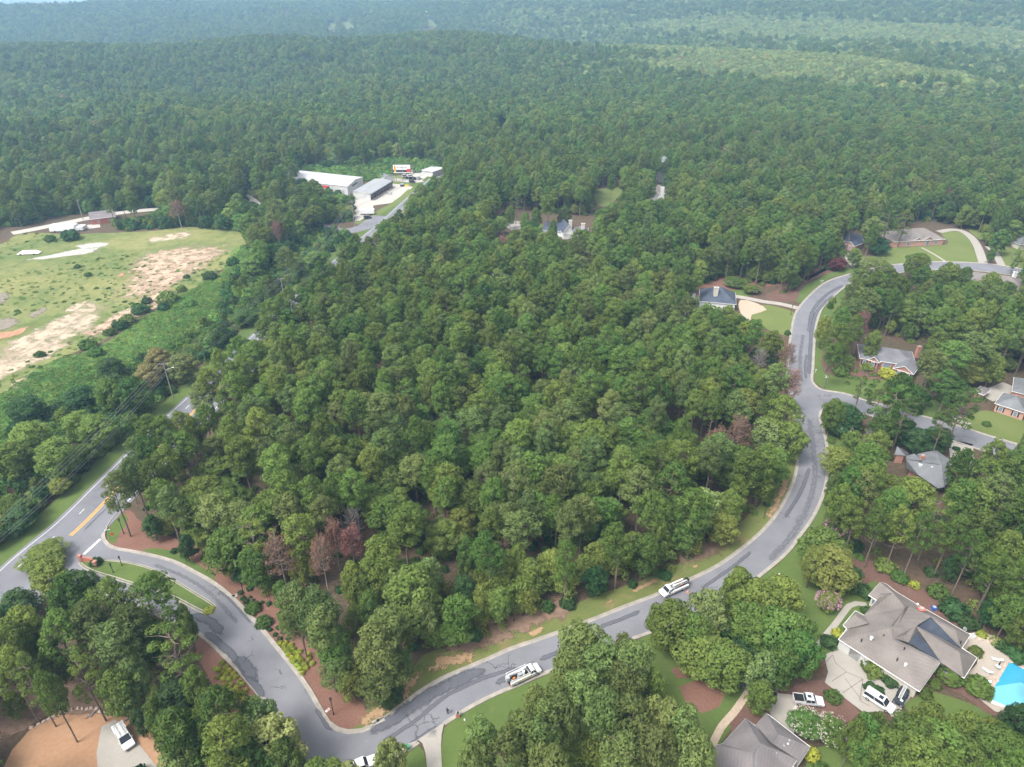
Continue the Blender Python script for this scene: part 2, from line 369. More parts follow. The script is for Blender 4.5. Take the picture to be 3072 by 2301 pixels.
def kerb(px, side, z=ROADZ):
    """gutter pan and raised kerb on one side of a traced road edge (side=+1: left of travel)"""
    line = crom(ats(px), 1.5)
    offs = [-.25, .35, .42, .62, .66]; zs = [z+.012, z+.02, z+.16, z+.16, -.05]
    o = ribbon_mesh('kerb', line, [side*a for a in offs], zs, M['concrete'])
    return o

# ------------------------------------------------------------------ terrain
def sm(a, b_, x):
    t = np.clip((x-a)/(b_-a), 0, 1); return t*t*(3-2*t)
def terrain_z(x, y):
    x = np.asarray(x, float); y = np.asarray(y, float)
    d = np.hypot(x, y); k = sm(620, 1100, d)
    def ridge(x0, y0, x1, y1, w, h):
        dx, dy = x1-x0, y1-y0; L = dx*dx+dy*dy
        t = np.clip(((x-x0)*dx+(y-y0)*dy)/L, 0, 1); r = np.hypot(x-x0-t*dx, y-y0-t*dy)
        return h*np.exp(-(r/w)**2)
    z = ridge(-1000, 1180, -150, 1330, 230, 27) + ridge(-50, 1300, 420, 1150, 240, 15)
    z = z - ridge(-1300, 1650, 200, 1750, 260, 12) + ridge(700, 1900, 1500, 1750, 200, 14)
    z = z + 11*np.sin(x*.0041+1.3+.0013*y)*np.sin(y*.0047) + 5*np.sin(x*.011)*np.cos(y*.009+.7) + 3*np.sin(x*.019+y*.012)
    up = 66+26*sm(-.62, -.35, x/(y+1))+6*np.sin(x*.0031+.5)
    a_ = 1600-520*sm(-.15, .3, x/(y+1))
    z = z + sm(0, 1350, d-a_)*up - sm(3300, 5200, d)*(up-8)
    return z*k
gx = np.sign(np.linspace(-1, 1, 171))*np.abs(np.linspace(-1, 1, 171))**2.2*12000
gy = np.concatenate([np.linspace(-600, 600, 41), 600+np.linspace(0, 1, 121)[1:]**1.9*11500])
X, Y = np.meshgrid(gx, gy); Z = terrain_z(X, Y)
me = bpy.data.meshes.new('ground'); nx, ny = len(gx), len(gy)
idx = np.arange(nx*ny).reshape(ny, nx)
quads = np.stack([idx[:-1, :-1], idx[:-1, 1:], idx[1:, 1:], idx[1:, :-1]], -1).reshape(-1, 4)
me.from_pydata(np.stack([X, Y, Z], -1).reshape(-1, 3).tolist(), [], quads.tolist()); me.materials.append(M['floor'])
me.polygons.foreach_set('use_smooth', [True]*len(me.polygons))
tag(link('ground', me), kind='structure')
# far lake beyond the woods, top left
lk = [(-7500, 6600), (-3900, 6500), (-4600, 8000), (-6000, 11500), (-11800, 11500)]
sheet('lake', lk, 3., M['lake'])

# ------------------------------------------------------------------ roads
T = [(362, 1522), (326, 1563), (309, 1596), (311, 1623), (337, 1645), (381, 1654), (451, 1668), (522, 1688), (587, 1721), (642, 1753), (691, 1792), (734, 1835), (788, 1895), (832, 1949), (881, 2009), (926, 2074), (963, 2139), (983, 2172), (1012, 2192), (1044, 2200), (1085, 2196), (1125, 2180), (1166, 2152), (1207, 2119), (1268, 2074), (1329, 2038), (1410, 2003), (1471, 1977), (1532, 1950), (1614, 1922), (1757, 1870), (1875, 1823), (1977, 1784), (2060, 1746), (2150, 1702), (2220, 1653), (2288, 1595), (2336, 1537), (2370, 1475), (2389, 1421), (2395, 1364), (2388, 1290), (2372, 1190), (2364, 1117), (2368, 1050), (2377, 985), (2387, 942), (2407, 912), (2438, 879), (2470, 853), (2503, 837), (2546, 824), (2610, 808), (2669, 797), (2702, 793), (2792, 786), (2934, 790), (2988, 795), (3057, 806), (3160, 822)]
B1 = [(3160, 848), (3057, 828), (2923, 812), (2800, 810), (2720, 815), (2686, 821), (2620, 832), (2550, 850), (2524, 868), (2495, 893), (2467, 922), (2456, 944), (2447, 980), (2441, 1034), (2437, 1107), (2434, 1140), (2441, 1154), (2463, 1170), (2532, 1182), (2568, 1193), (2600, 1204), (2662, 1219), (2771, 1251), (2843, 1269), (2897, 1286), (2957, 1306), (3200, 1378)]
B2 = [(3200, 1432), (2915, 1340), (2865, 1324), (2781, 1297), (2738, 1284), (2640, 1255), (2560, 1232), (2510, 1221), (2480, 1222), (2461, 1235), (2458, 1255), (2467, 1288), (2476, 1324), (2481, 1367), (2481, 1403), (2474, 1458), (2459, 1505), (2434, 1556), (2398, 1606), (2358, 1658), (2300, 1708), (2253, 1744), (2170, 1796), (2060, 1850), (1946, 1897), (1879, 1921), (1770, 1965), (1647, 2013), (1600, 2031), (1560, 2050), (1492, 2078), (1410, 2119), (1331, 2170), (1254, 2225), (1191, 2266), (1126, 2298), (1060, 2345), (1030, 2400)]
B3 = [(860, 2420), (884, 2340), (889, 2270), (852, 2190), (791, 2096), (729, 2020), (680, 1971), (596, 1898), (480, 1845), (380, 1805), (290, 1778), (210, 1770), (150, 1785), (95, 1830)]
def dens(px, step=2.): return crom(ats(px), step)
street = dens(T) + dens(B1) + dens(B2) + dens(B3) + ats([(60, 1800), (250, 1600)])
sheet('street', street, ROADZ, M['street'])
kerb(T[:], 1); kerb(B1, 1); kerb(B2[:33], 1); kerb(B2[33:], 1); kerb(B3, 1)
ISL = [(239, 1690), (248, 1674), (305, 1680), (381, 1688), (462, 1710), (533, 1748), (587, 1781), (631, 1808), (647, 1825), (636, 1841), (609, 1838), (544, 1805), (479, 1775), (408, 1756), (337, 1734), (272, 1713)]
isl = crom(ats(ISL), 1.2, True)
sheet('grass_island', isl, ROADZ+.12, M['lawn'])
ribbon_mesh('kerb', isl+isl[:2], (.3, -.15, -.2, -.45), (ROADZ+.012, ROADZ+.02, ROADZ+.2, ROADZ+.2), M['concrete'])
# highway: left edge line traced, 12.6 m of asphalt to the right of it
HL = [(-128, 60), (-121.6, 120.3), (-118, 135.2), (-116.1, 152.2), (-113.2, 176.6), (-109, 204.5), (-103, 250), (-96, 300), (-87.5, 350), (-78, 400), (-70, 450), (-60, 505), (-45, 580), (-25, 670), (0, 760), (30, 860), (60, 950)]
hl = [p for p in crom(HL, 6.) if p[1] < 600]
hw = ribbon_mesh('highway', hl, (1.0, -6, -12.8, -14.2), (ROADZ+.02,)*4, M['highway'])
def offset_line(line, o_):
    L = [np.array(p) for p in line]; out = []
    for i in range(len(L)):
        t = L[min(i+1, len(L)-1)]-L[max(i-1, 0)]; t = t/np.linalg.norm(t); out.append(L[i]+np.array((-t[1], t[0]))*o_)
    return out
def marking(name, line, o_, w, m, z=ROADZ+.032):
    return ribbon_mesh(name, offset_line(line, o_), (-w/2, -w/2*.6, w/2*.6, w/2), (z,)*4, m, (0, 1, 1, 0))
hl2 = crom(HL, 1.0)
L = np.array(hl2); seg = np.r_[0, np.cumsum(np.hypot(*np.diff(L, axis=0).T))]
def sub(s0, s1): return [tuple(p) for p in L[(seg >= s0) & (seg <= s1)]]
marking('road_marking', sub(0, 500), 0, .2, M['whiteline'])
s_y = float(np.interp(132, L[:, 1], seg)); s_gap = float(np.interp(110, L[:, 1], seg))
for a, b_ in ((s_y, 520), (0, s_gap)):
    marking('road_marking', sub(a, b_), -6.65, .38, M['yellowline']); marking('road_marking', sub(a, b_), -7.3, .38, M['yellowline'])
s0 = float(np.interp(129, L[:, 1], seg)) - 10.4*8
for k in range(34):
    marking('road_marking', sub(s0+k*10.4, s0+k*10.4+2.9), -3.3, .25, M['whiteline'])
    if k > 14 or k < 5: marking('road_marking', sub(s0+k*10.4, s0+k*10.4+2.9), -10., .2, M['whiteline'])
marking('road_marking', sub(float(np.interp(138, L[:, 1], seg)), 500), -13., .26, M['whiteline'])
marking('road_marking', sub(0, float(np.interp(106, L[:, 1], seg))), -13., .26, M['whiteline'])
# stop bar
p0, p1 = np.array(at(302, 1618)), np.array(at(252, 1664))
ribbon_mesh('road_marking', [tuple(p0), tuple((p0+p1)/2), tuple(p1)], (-.35, -.2, .2, .35), (ROADZ+.045,)*4, M['whiteline'], (0, 1, 1, 0))
# damp asphalt, seams and old seal on the street
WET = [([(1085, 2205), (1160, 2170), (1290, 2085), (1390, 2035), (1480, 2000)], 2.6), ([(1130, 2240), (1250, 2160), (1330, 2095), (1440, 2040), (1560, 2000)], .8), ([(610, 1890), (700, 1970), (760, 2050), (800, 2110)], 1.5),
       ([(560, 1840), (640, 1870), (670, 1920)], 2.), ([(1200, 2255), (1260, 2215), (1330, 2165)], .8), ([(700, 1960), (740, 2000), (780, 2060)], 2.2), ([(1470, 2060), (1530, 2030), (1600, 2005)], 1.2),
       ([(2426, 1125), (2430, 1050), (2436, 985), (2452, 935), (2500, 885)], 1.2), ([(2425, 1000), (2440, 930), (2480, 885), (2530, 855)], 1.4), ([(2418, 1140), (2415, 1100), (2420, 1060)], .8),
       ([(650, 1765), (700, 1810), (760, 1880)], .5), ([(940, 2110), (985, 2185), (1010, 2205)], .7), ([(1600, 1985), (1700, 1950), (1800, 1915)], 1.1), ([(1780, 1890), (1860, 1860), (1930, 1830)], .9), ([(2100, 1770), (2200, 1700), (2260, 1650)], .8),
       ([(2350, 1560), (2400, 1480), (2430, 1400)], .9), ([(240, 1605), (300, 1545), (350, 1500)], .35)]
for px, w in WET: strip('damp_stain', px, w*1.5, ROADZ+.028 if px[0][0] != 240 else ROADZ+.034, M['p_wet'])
for px, w in [([(2300, 1690), (2380, 1600), (2430, 1500), (2445, 1400), (2425, 1250)], 2.5), ([(450, 1690), (560, 1735), (640, 1790), (720, 1880)], 1.5), ([(2405, 1150), (2400, 1080), (2410, 1000)], 2.2)]:
    strip('old_seal_patch', px, w, ROADZ+.016, M['p_seal'])

# ------------------------------------------------------------------ lawns, mulch, drives
def area(name, px, z, m, smooth=2.5, jit=.25):
    pts = crom(ats(px), smooth, True)
    pts = [(x+random.uniform(-jit, jit), y+random.uniform(-jit, jit)) for x, y in pts]
    return sheet(name, pts, z, m)
area('verge', [(1012, 2205), (1040, 2214), (1125, 2195), (1270, 2086), (1410, 2015), (1614, 1934), (1757, 1882), (1977, 1796), (2150, 1714), (2290, 1605), (2372, 1485), (2400, 1400), (2398, 1300), (2370, 1310), (2350, 1420), (2290, 1500), (2230, 1560), (2160, 1615), (2060, 1680), (1950, 1730), (1757, 1800), (1600, 1870), (1491, 1905), (1380, 1935), (1270, 1965), (1220, 2030), (1120, 2120), (1060, 2150)], .03, M['verge'])
area('lawn', [(1335, 2185), (1415, 2128), (1500, 2086), (1600, 2040), (1770, 1974), (1946, 1906), (2100, 1840), (2253, 1754), (2360, 1666), (2436, 1565), (2478, 1460), (2486, 1400), (2480, 1320), (2468, 1250), (2500, 1240), (2560, 1330), (2550, 1450), (2530, 1560), (2600, 1690), (2650, 1760), (2630, 1830), (2500, 1930), (2440, 1960), (2400, 2000), (2300, 2100), (2200, 2180), (2130, 2301), (2100, 2500), (1325, 2500), (1326, 2301)], .03, M['lawn'])
area('lawn', [(2700, 2110), (2790, 2075), (2870, 2095), (2940, 2125), (3000, 2160), (3110, 2190), (3150, 2330), (3000, 2340), (2880, 2260), (2820, 2190), (2740, 2150)], .03, M['lawn'])
area('lawn', [(2430, 2250), (2470, 2235), (2530, 2225), (2575, 2250), (2610, 2290), (2660, 2400), (2430, 2400)], .035, M['lawn'])
area('lawn', [(1250, 2231), (1270, 2255), (1279, 2305), (1285, 2360), (1110, 2390), (1150, 2320), (1205, 2278)], .03, M['lawn'])
area('lawn', [(2452, 944), (2475, 905), (2530, 862), (2560, 850), (2520, 920), (2480, 970), (2470, 1060), (2490, 1095), (2560, 1110), (2680, 1140), (2790, 1190), (2850, 1265), (2750, 1240), (2600, 1196), (2470, 1166), (2445, 1148), (2440, 1040)], .03, M['lawn'])
area('lawn', [(2240, 945), (2275, 915), (2330, 920), (2388, 942), (2380, 1010), (2330, 1000), (2270, 970)], .03, M['lawn_bright'])
area('lawn', [(2384, 905), (2400, 865), (2440, 845), (2500, 815), (2560, 800), (2600, 802), (2550, 818), (2500, 832), (2440, 872), (2405, 908)], .03, M['lawn'])
area('lawn', [(2560, 775), (2640, 765), (2670, 745), (2780, 738), (2845, 730), (2826, 700), (2890, 695), (2920, 745), (2940, 789), (2790, 783), (2669, 793), (2600, 795)], .03, M['lawn_bright'])
area('lawn', [(2905, 690), (2950, 688), (2985, 760), (3005, 795), (3100, 812), (3120, 770), (3050, 745), (2980, 735)], .03, M['lawn_bright'])
area('lawn', [(2900, 1245), (2960, 1232), (3030, 1248), (3140, 1260), (3140, 1352), (2960, 1304), (2880, 1276)], .03, M['lawn_bright'])
area('lawn', [(1779, 572), (1800, 567), (1862, 564), (1870, 580), (1845, 600), (1810, 620), (1790, 608)], .03, M['lawn_bright'])
area('lawn', [(1480, 640), (1530, 636), (1570, 662), (1640, 672), (1700, 690), (1600, 695), (1520, 672)], .03, M['lawn'])
area('lawn', [(1960, 850), (2100, 835), (2200, 838), (2260, 880), (2190, 900), (2100, 950), (1970, 930)], .03, M['lawn'])
area('grass_strip', [(318, 1600), (345, 1560), (372, 1540), (385, 1560), (360, 1600), (345, 1630), (325, 1625)], .045, M['lawn'])
area('grass_strip', [(425, 1652), (455, 1643), (520, 1655), (590, 1690), (650, 1742), (640, 1752), (585, 1715), (520, 1680)], .045, M['lawn'])
area('verge', [(0, 1720), (294, 1444), (445, 1296), (594, 1160), (700, 1062), (680, 1056), (585, 1130), (430, 1280), (270, 1435), (0, 1665), (-120, 1770), (-60, 1790)], .03, M['verge'])
ribbon_mesh('verge', hl, (7, 3.5, .6), (.032,)*3, M['lawn'])
area('mulch_bed', [(352, 1535), (385, 1528), (440, 1580), (520, 1612), (640, 1670), (720, 1700), (830, 1780), (870, 1880), (950, 1950), (1000, 2040), (1085, 2110), (1110, 2150), (1060, 2180), (1020, 2196), (975, 2165), (926, 2085), (832, 1960), (734, 1845), (690, 1800), (587, 1730), (451, 1678), (340, 1655), (318, 1625), (318, 1600)], .038, M['mulch'])
area('mulch_bed', [(600, 1902), (650, 1930), (729, 2030), (791, 2106), (840, 2180), (880, 2270), (870, 2330), (700, 2200), (640, 2060), (590, 1960)], .038, M['mulch'])
area('mulch_bed', [(2040, 2060), (2090, 2042), (2150, 2050), (2175, 2080), (2160, 2120), (2110, 2142), (2060, 2120)], .045, M['mulch'])
area('mulch_bed', [(2010, 2010), (2060, 1990), (2110, 2000), (2090, 2030), (2030, 2035)], .045, M['mulch'])
area('mulch_bed', [(2545, 1670), (2640, 1690), (2720, 1740), (2850, 1800), (2900, 1850), (2880, 1900), (2800, 1860), (2700, 1790), (2640, 1760), (2620, 1740), (2590, 1760), (2480, 1775), (2430, 1745), (2420, 1700), (2480, 1660)], .05, M['darkmulch'])
area('mulch_bed', [(2447, 1965), (2490, 1920), (2530, 1850), (2560, 1815), (2600, 1830), (2560, 1870), (2520, 1960), (2460, 1980)], .05, M['lawn'])
area('mulch_bed', [(2190, 2170), (2240, 2100), (2300, 2060), (2400, 2055), (2470, 2040), (2580, 2140), (2550, 2170), (2400, 2180), (2280, 2170), (2200, 2230)], .05, M['darkmulch'])
area('mulch_bed', [(2720, 2100), (2790, 2060), (2880, 2080), (2960, 2140), (3020, 2160), (3072, 2170), (3072, 2040), (2900, 2000), (2780, 1990)], .05, M['darkmulch'])
area('mulch_bed', [(2300, 895), (2330, 870), (2420, 830), (2500, 795), (2540, 800), (2480, 822), (2420, 848), (2398, 880), (2380, 905)], .05, M['darkmulch'])
area('mulch_bed', [(2468, 1060), (2500, 1050), (2560, 1080), (2650, 1110), (2700, 1130), (2640, 1140), (2540, 1130), (2480, 1120)], .05, M['darkmulch'])
area('mulch_bed', [(1990, 860), (2060, 850), (2240, 800), (2500, 780), (2480, 810), (2380, 850), (2200, 870), (2050, 890)], .05, M['mulch'])
area('mulch_bed', [(1480, 625), (1640, 640), (1780, 660), (1770, 690), (1700, 690), (1600, 668), (1490, 650)], .05, M['floor'])
# field and scrub on the left
FIELD = [(-300, 880), (-200, 760), (0, 735), (60, 702), (200, 702), (330, 700), (480, 690), (560, 680), (640, 678), (700, 684), (735, 705), (740, 730), (700, 780), (640, 830), (560, 880), (480, 910), (400, 960), (340, 1000), (260, 1045), (160, 1080), (60, 1140), (0, 1200), (-200, 1400)]
area('field', FIELD, .03, M['field'], 6, 1.)
area('vine_ground', [(740, 730), (760, 790), (690, 880), (640, 960), (560, 1050), (430, 1150), (300, 1250), (150, 1320), (-100, 1500), (-200, 1400), (0, 1190), (160, 1080), (300, 1040), (420, 960), (540, 890), (660, 820)], .036, M['kudzu_ground'], 6, 1.)
for nm, m_, z, px in [
    ('clay_patch', 'p_clay', .06, [(350, 800), (400, 760), (480, 735), (600, 722), (690, 730), (670, 760), (600, 790), (580, 830), (520, 870), (440, 905), (390, 880), (420, 840), (345, 830)]),
    ('clay_patch', 'p_clay', .06, [(300, 960), (420, 900), (520, 850), (560, 880), (480, 930), (360, 990), (240, 1040), (200, 1030)]),
    ('sand_patch', 'p_sand', .06, [(-80, 1090), (60, 1040), (180, 1000), (260, 1000), (200, 1060), (90, 1110), (0, 1150), (-80, 1200)]),
    ('clay_patch', 'p_clay', .06, [(330, 850), (420, 800), (560, 750), (700, 715), (715, 745), (640, 800), (560, 850), (470, 905), (380, 930), (300, 930)]),
    ('sand_patch', 'p_sand', .06, [(-60, 1060), (60, 1000), (200, 930), (300, 880), (350, 900), (330, 960), (220, 1030), (100, 1080), (-40, 1130)]),
    ('sand_patch', 'p_sand', .06, [(420, 715), (500, 700), (590, 690), (580, 712), (480, 728), (430, 735)]),
    ('clay_patch', 'p_clay', .075, [(440, 790), (560, 770), (640, 745), (680, 745), (600, 800), (530, 830), (470, 870), (400, 860)]),
    ('sand_patch', 'p_sand', .06, [(-20, 1040), (80, 1010), (180, 960), (250, 910), (300, 920), (270, 960), (180, 1020), (170, 1040), (90, 1060), (0, 1100)]),
    ('sand_patch', 'p_sand', .07, [(180, 940), (230, 905), (275, 895), (265, 915), (200, 945)]),
    ('sand_patch', 'p_clay', .065, [(220, 1010), (290, 975), (345, 950), (340, 985), (280, 1015), (230, 1020)]),
    ('gravel_patch', 'p_pave', .06, [(60, 782), (150, 765), (240, 745), (310, 740), (300, 755), (200, 770), (110, 782)]),
    ('gravel_patch', 'p_pave', .07, [(215, 740), (280, 728), (340, 728), (320, 740), (240, 748)]),
    ('clay_patch', 'p_red', .08, [(345, 830), (370, 815), (380, 825), (355, 835)]), ('clay_patch', 'p_red', .08, [(385, 815), (450, 800), (455, 808), (395, 825)]),
    ('clay_patch', 'p_red', .08, [(-30, 1000), (40, 990), (110, 970), (100, 990), (20, 1020), (-30, 1030)]),
    ('burnt_patch', 'p_dark', .07, [(-40, 960), (40, 945), (80, 965), (40, 990), (-40, 1010)]), ('burnt_patch', 'p_dark', .07, [(-30, 880), (30, 870), (40, 890), (0, 920), (-30, 920)]),
    ('burnt_patch', 'p_dark', .07, [(70, 955), (120, 925), (150, 920), (145, 935), (100, 962)]),
    ('clay_patch', 'p_clay', .07, [(20, 1150), (90, 1120), (100, 1140), (30, 1180)])]:
    patch(nm, crom(ats(px), 5, True), z, M[m_])
for px, w in [([(1050, 2185), (1100, 2160), (1200, 2085), (1250, 2035), (1280, 2005)], 4.), ([(1265, 2025), (1320, 1990), (1400, 1965), (1470, 1948)], 4.6), ([(1495, 1938), (1530, 1925)], 2.6), ([(1570, 1915), (1620, 1890), (1650, 1880)], 2.), ([(1880, 1785), (1960, 1745), (2000, 1730)], 1.5), ([(2060, 1710), (2110, 1690)], 1.5), ([(2300, 1560), (2340, 1490), (2360, 1430)], 2.4), ([(2150, 1620), (2210, 1590)], 3.), ([(1800, 1815), (1860, 1795)], 1.8)]:
    strip('dirt_patch', px, w, .07, M['p_dirt'])
for px, w in [([(1300, 1950), (1400, 1930), (1500, 1890), (1640, 1840), (1760, 1790)], 7.), ([(2000, 1690), (2130, 1640), (2220, 1560)], 7.)]:
    strip('brown_scrub_patch', px, w, .055, M['p_floorbrown'])
# site clearing bottom left
area('dirt_lot', [(90, 2190), (150, 2150), (230, 2130), (330, 2145), (420, 2160), (470, 2230), (470, 2400), (0, 2400), (40, 2250)], .03, M['siteclay'])
patch('brown_scrub_patch', crom(ats([(-40, 2060), (100, 2040), (260, 2030), (380, 2060), (400, 2130), (250, 2150), (100, 2180), (-40, 2260)]), 2, True), .05, M['p_floorbrown'])
sheet('concrete_pad', ats([(305, 2180), (345, 2160), (372, 2175), (470, 2300), (520, 2380), (300, 2380), (290, 2260)]), .09, M['drive'])
# driveways & paths
def slab(name, px, z, m=None, parent=None): return sheet(name, ats(px), z, m or M['drive'])
DRV = crom(ats([(1254, 2220), (1268, 2232), (1277, 2262), (1281, 2301), (1284, 2400)]), 2) + crom(ats([(1330, 2400), (1326, 2301), (1323, 2240), (1325, 2205), (1333, 2168)]), 2)
sheet('driveway', DRV, .14, M['drive'])
strip('old_seal_patch', [(1262, 2222), (1300, 2200), (1330, 2178)], 3., .16, M['p_seal'])
sheet('driveway_apron', ats([(1254, 2222), (1240, 2240), (1215, 2265), (1192, 2262), (1190, 2252), (1225, 2232)]), .145, M['drive'])
def path(name, px, w, z, m=None):
    return ribbon_mesh(name, crom(ats(px), 1.5), (-w/2, w/2), (z, z), m or M['drive'])
path('garden_path', [(2446, 1945), (2470, 1915), (2500, 1880), (2530, 1840), (2548, 1818), (2570, 1810), (2600, 1815)], 1.3, .09)
path('garden_path', [(2130, 2250), (2165, 2180), (2200, 2140), (2246, 2075)], 1.4, .09, M['gravel'])
path('driveway', [(2215, 2010), (2260, 2060), (2330, 2090)], 4., .1, M['street'])
path('driveway', [(2395, 925), (2340, 912), (2290, 905), (2210, 890), (2160, 890)], 3.6, .09)
sheet('gravel_court', crom(ats([(2222, 900), (2270, 910), (2300, 930), (2280, 938), (2255, 945), (2240, 975), (2225, 950)]), 3, True), .1, M['gravel'])
path('driveway', [(2815, 696), (2870, 690), (2905, 705), (2930, 735), (2950, 790)], 4.2, .09)
path('garden_path', [(2765, 743), (2800, 762), (2838, 786)], 1.3, .09)
path('driveway', [(2965, 740), (2985, 760), (3005, 797)], 3.6, .1)
path('driveway', [(2540, 760), (2555, 790), (2570, 806)], 3.6, .1)
path('driveway', [(2895, 1420), (2888, 1380), (2880, 1325)], 6.5, .1)
path('driveway', [(2905, 1275), (2880, 1262), (2860, 1240)], 3., .1)
path('driveway', [(2950, 1190), (2990, 1180), (3040, 1160)], 7, .1, M['drive'])
sheet('gravel_court', crom(ats([(1515, 672), (1550, 663), (1572, 672), (1560, 688), (1535, 690)]), 3, True), .09, M['drive'])
DA = [(2474, 1968), (2500, 1955), (2530, 1950), (2600, 1990), (2640, 2020), (2700, 2045), (2740, 2075), (2735, 2090), (2680, 2150), (2585, 2140), (2520, 2090), (2474, 2052)]
def rd(px): return [(2200+x/2.5367, 1650+y/2.5367) for x, y in px]
sheet('driveway', ats(rd([(690, 800), (820, 745), (1010, 865), (1380, 1075), (1240, 1270), (1200, 1270), (1180, 1230), (985, 1235), (695, 1010), (720, 930)])), .1, M['drive'])
for a, b_ in [((755, 800), (775, 860)), ((775, 860), (860, 930)), ((860, 930), (985, 985)), ((985, 985), (830, 1090)), ((860, 930), (750, 1000)), ((985, 985), (960, 1150)), ((960, 1150), (1040, 1190)), ((850, 980), (980, 1150)), ((690, 870), (755, 800))]:
    p, q = ats(rd([a, b_])); ribbon_mesh('driveway_joint', [p, q], (-.06, .06), (.108, .108), M['blackmetal'] if 0 else M['bark'])
sheet('driveway', ats(rd([(310, 1090), (470, 1105), (480, 1190), (460, 1400), (300, 1300), (270, 1220)])), .1, M['drive'])
# ------------------------------------------------------------------ tree prototypes
def cards(cen, nor, size, asp=.6, r=rng):
    """diamond-shaped leaf tufts: returns vertex array (4n,3)"""
    n = len(cen); t = r.normal(size=(n, 3)); nor = nor/(np.linalg.norm(nor, axis=1, keepdims=True)+1e-9)
    t -= (t*nor).sum(1, keepdims=True)*nor; t /= np.linalg.norm(t, axis=1, keepdims=True)+1e-9
    b = np.cross(nor, t); s = size.reshape(-1, 1)*.5
    fold = nor*s*.35
    return np.stack([cen-t*s, cen+b*s*asp-fold*0, cen+t*s, cen-b*s*asp+fold], 1).reshape(-1, 3)
def mesh_cards(name, V, val, m):
    n = len(V)//4; me = bpy.data.meshes.new(name); me.vertices.add(4*n); me.vertices.foreach_set('co', V.astype(np.float32).ravel())
    me.loops.add(4*n); me.loops.foreach_set('vertex_index', np.arange(4*n, dtype=np.int32))
    me.polygons.add(n); me.polygons.foreach_set('loop_start', np.arange(0, 4*n, 4, dtype=np.int32))
    me.update(calc_edges=True)
    a = me.attributes.new('v', 'FLOAT', 'POINT'); a.data.foreach_set('value', np.repeat(val, 4).astype(np.float32))
    me.materials.append(m); return me
def crown(name, m, clumps, per, size, asp=.6, flat_=.75, jit=.6, seed=1, low=-.45, shell=(.72, 1.05)):
    """clumps: list of (x,y,z,r); leaf tufts laid over each clump"""
    r = np.random.default_rng(seed); Cs = []; Ns = []; Vs = []
    for (x, y, z, rad) in clumps:
        k = int(per*(rad/1.3)**1.6)+6
        d = r.normal(size=(k*2, 3)); d /= np.linalg.norm(d, axis=1, keepdims=True); d = d[d[:, 2] > low][:k]
        rr = r.uniform(shell[0], shell[1], (len(d), 1))
        p = np.array([x, y, z]) + d*rr*rad*np.array([1, 1, flat_])
        Cs.append(p); Ns.append(d + .62*jit*r.normal(size=d.shape) + np.array([0, 0, .15]))
        Vs.append(np.clip(r.uniform(0, .75) + r.normal(0, .14, len(d)), 0, 1))
    C_ = np.concatenate(Cs); N_ = np.concatenate(Ns); V_ = np.concatenate(Vs)
    return mesh_cards(name, cards(C_, N_, r.uniform(size*.7, size*1.35, len(C_)), asp, r), V_, m)
def env_clumps(n, seed, z0, z1, R, rad, top=.5, power=.5, lobes=.18, hollow=.45):
    """clump centres spread through a crown envelope (dome profile)"""
    r = np.random.default_rng(seed); out = []; ph = r.uniform(0, 6.28, 3); tilt = r.normal(0, .05, 2)
    for i in range(n):
        t = ((i+.5)/n)**.85
        z = z0+(z1-z0)*t
        prof = (1-max(0, (t-top)/(1-top))**2)**.5 if t > top else (.55+.45*(t/top)**power)
        a = i*2.399963+r.normal(0, .25)
        lob = 1+lobes*math.sin(2*a+ph[0])+lobes*.8*math.sin(3*a+ph[1]+3*t)
        q = R*prof*lob*(hollow+(1-hollow)*math.sqrt(r.uniform()))
        q *= .93 if t < .9 else .8
        rr = rad*r.uniform(.75, 1.25)*(1 if t < .85 else .85)
        out.append((q*math.cos(a)+tilt[0]*(z-z0), q*math.sin(a)+tilt[1]*(z-z0), z+r.normal(0, .25), rr))
    return out
def trunk(name, m, h, r0, limbs, seed, lean=.02, n=6, r1=.35):
    r = random.Random(seed); mb = MB(); pts = []
    lx, ly = r.uniform(-lean, lean), r.uniform(-lean, lean)
    for i in range(6):
        t = i/5; pts.append((lx*h*t+r.uniform(-.08, .08)*(i > 0), ly*h*t+r.uniform(-.08, .08)*(i > 0), h*t))
    for i in range(5): mb.tube(pts[i], pts[i+1], r0*(1-(1-r1)*i/5), r0*(1-(1-r1)*(i+1)/5), n)
    for (zf, ln, up) in limbs:
        a = r.uniform(0, 6.28); z = h*zf; x = lx*z; y = ly*z
        mid = (x+math.cos(a)*ln*.5, y+math.sin(a)*ln*.5, z+ln*up*.35); end = (x+math.cos(a+.2)*ln, y+math.sin(a+.2)*ln, z+ln*up)
        mb.tube((x, y, z), mid, r0*.38, r0*.24, 4); mb.tube(mid, end, r0*.24, r0*.08, 4)
    me = bpy.data.meshes.new(name); me.from_pydata(mb.v, [], mb.f); me.materials.append(m); return me
KIND = {}   # kind -> dict(H, R, list of (crown mesh, trunk mesh), zc)
def reg(kind, H, R, variants, zc, name, cat): KIND[kind] = dict(H=H, R=R, var=variants, zc=zc, name=name, cat=cat)
pl = []
for s in range(7):
    r = random.Random(s); n_ = r.choice([34, 40, 46]); z0 = r.uniform(8.5, 11.5)
    cl = env_clumps(n_, 10+s, z0, 19.2, r.uniform(3.3, 3.8), 1.2, top=r.uniform(.25, .4), lobes=.16)
    pl.append((crown('pine_crown', M['pine'], cl, 108, .53, .5, .72, .55, s), trunk('pine_trunk', M['bark'], 18.3, .27, [(r.uniform(.42, .95), r.uniform(1.8, 3.4), .25) for _ in range(12)], s)))
reg('pine', 20, 4.4, pl, 15, 'pine_tree', 'pine tree')
pl = []
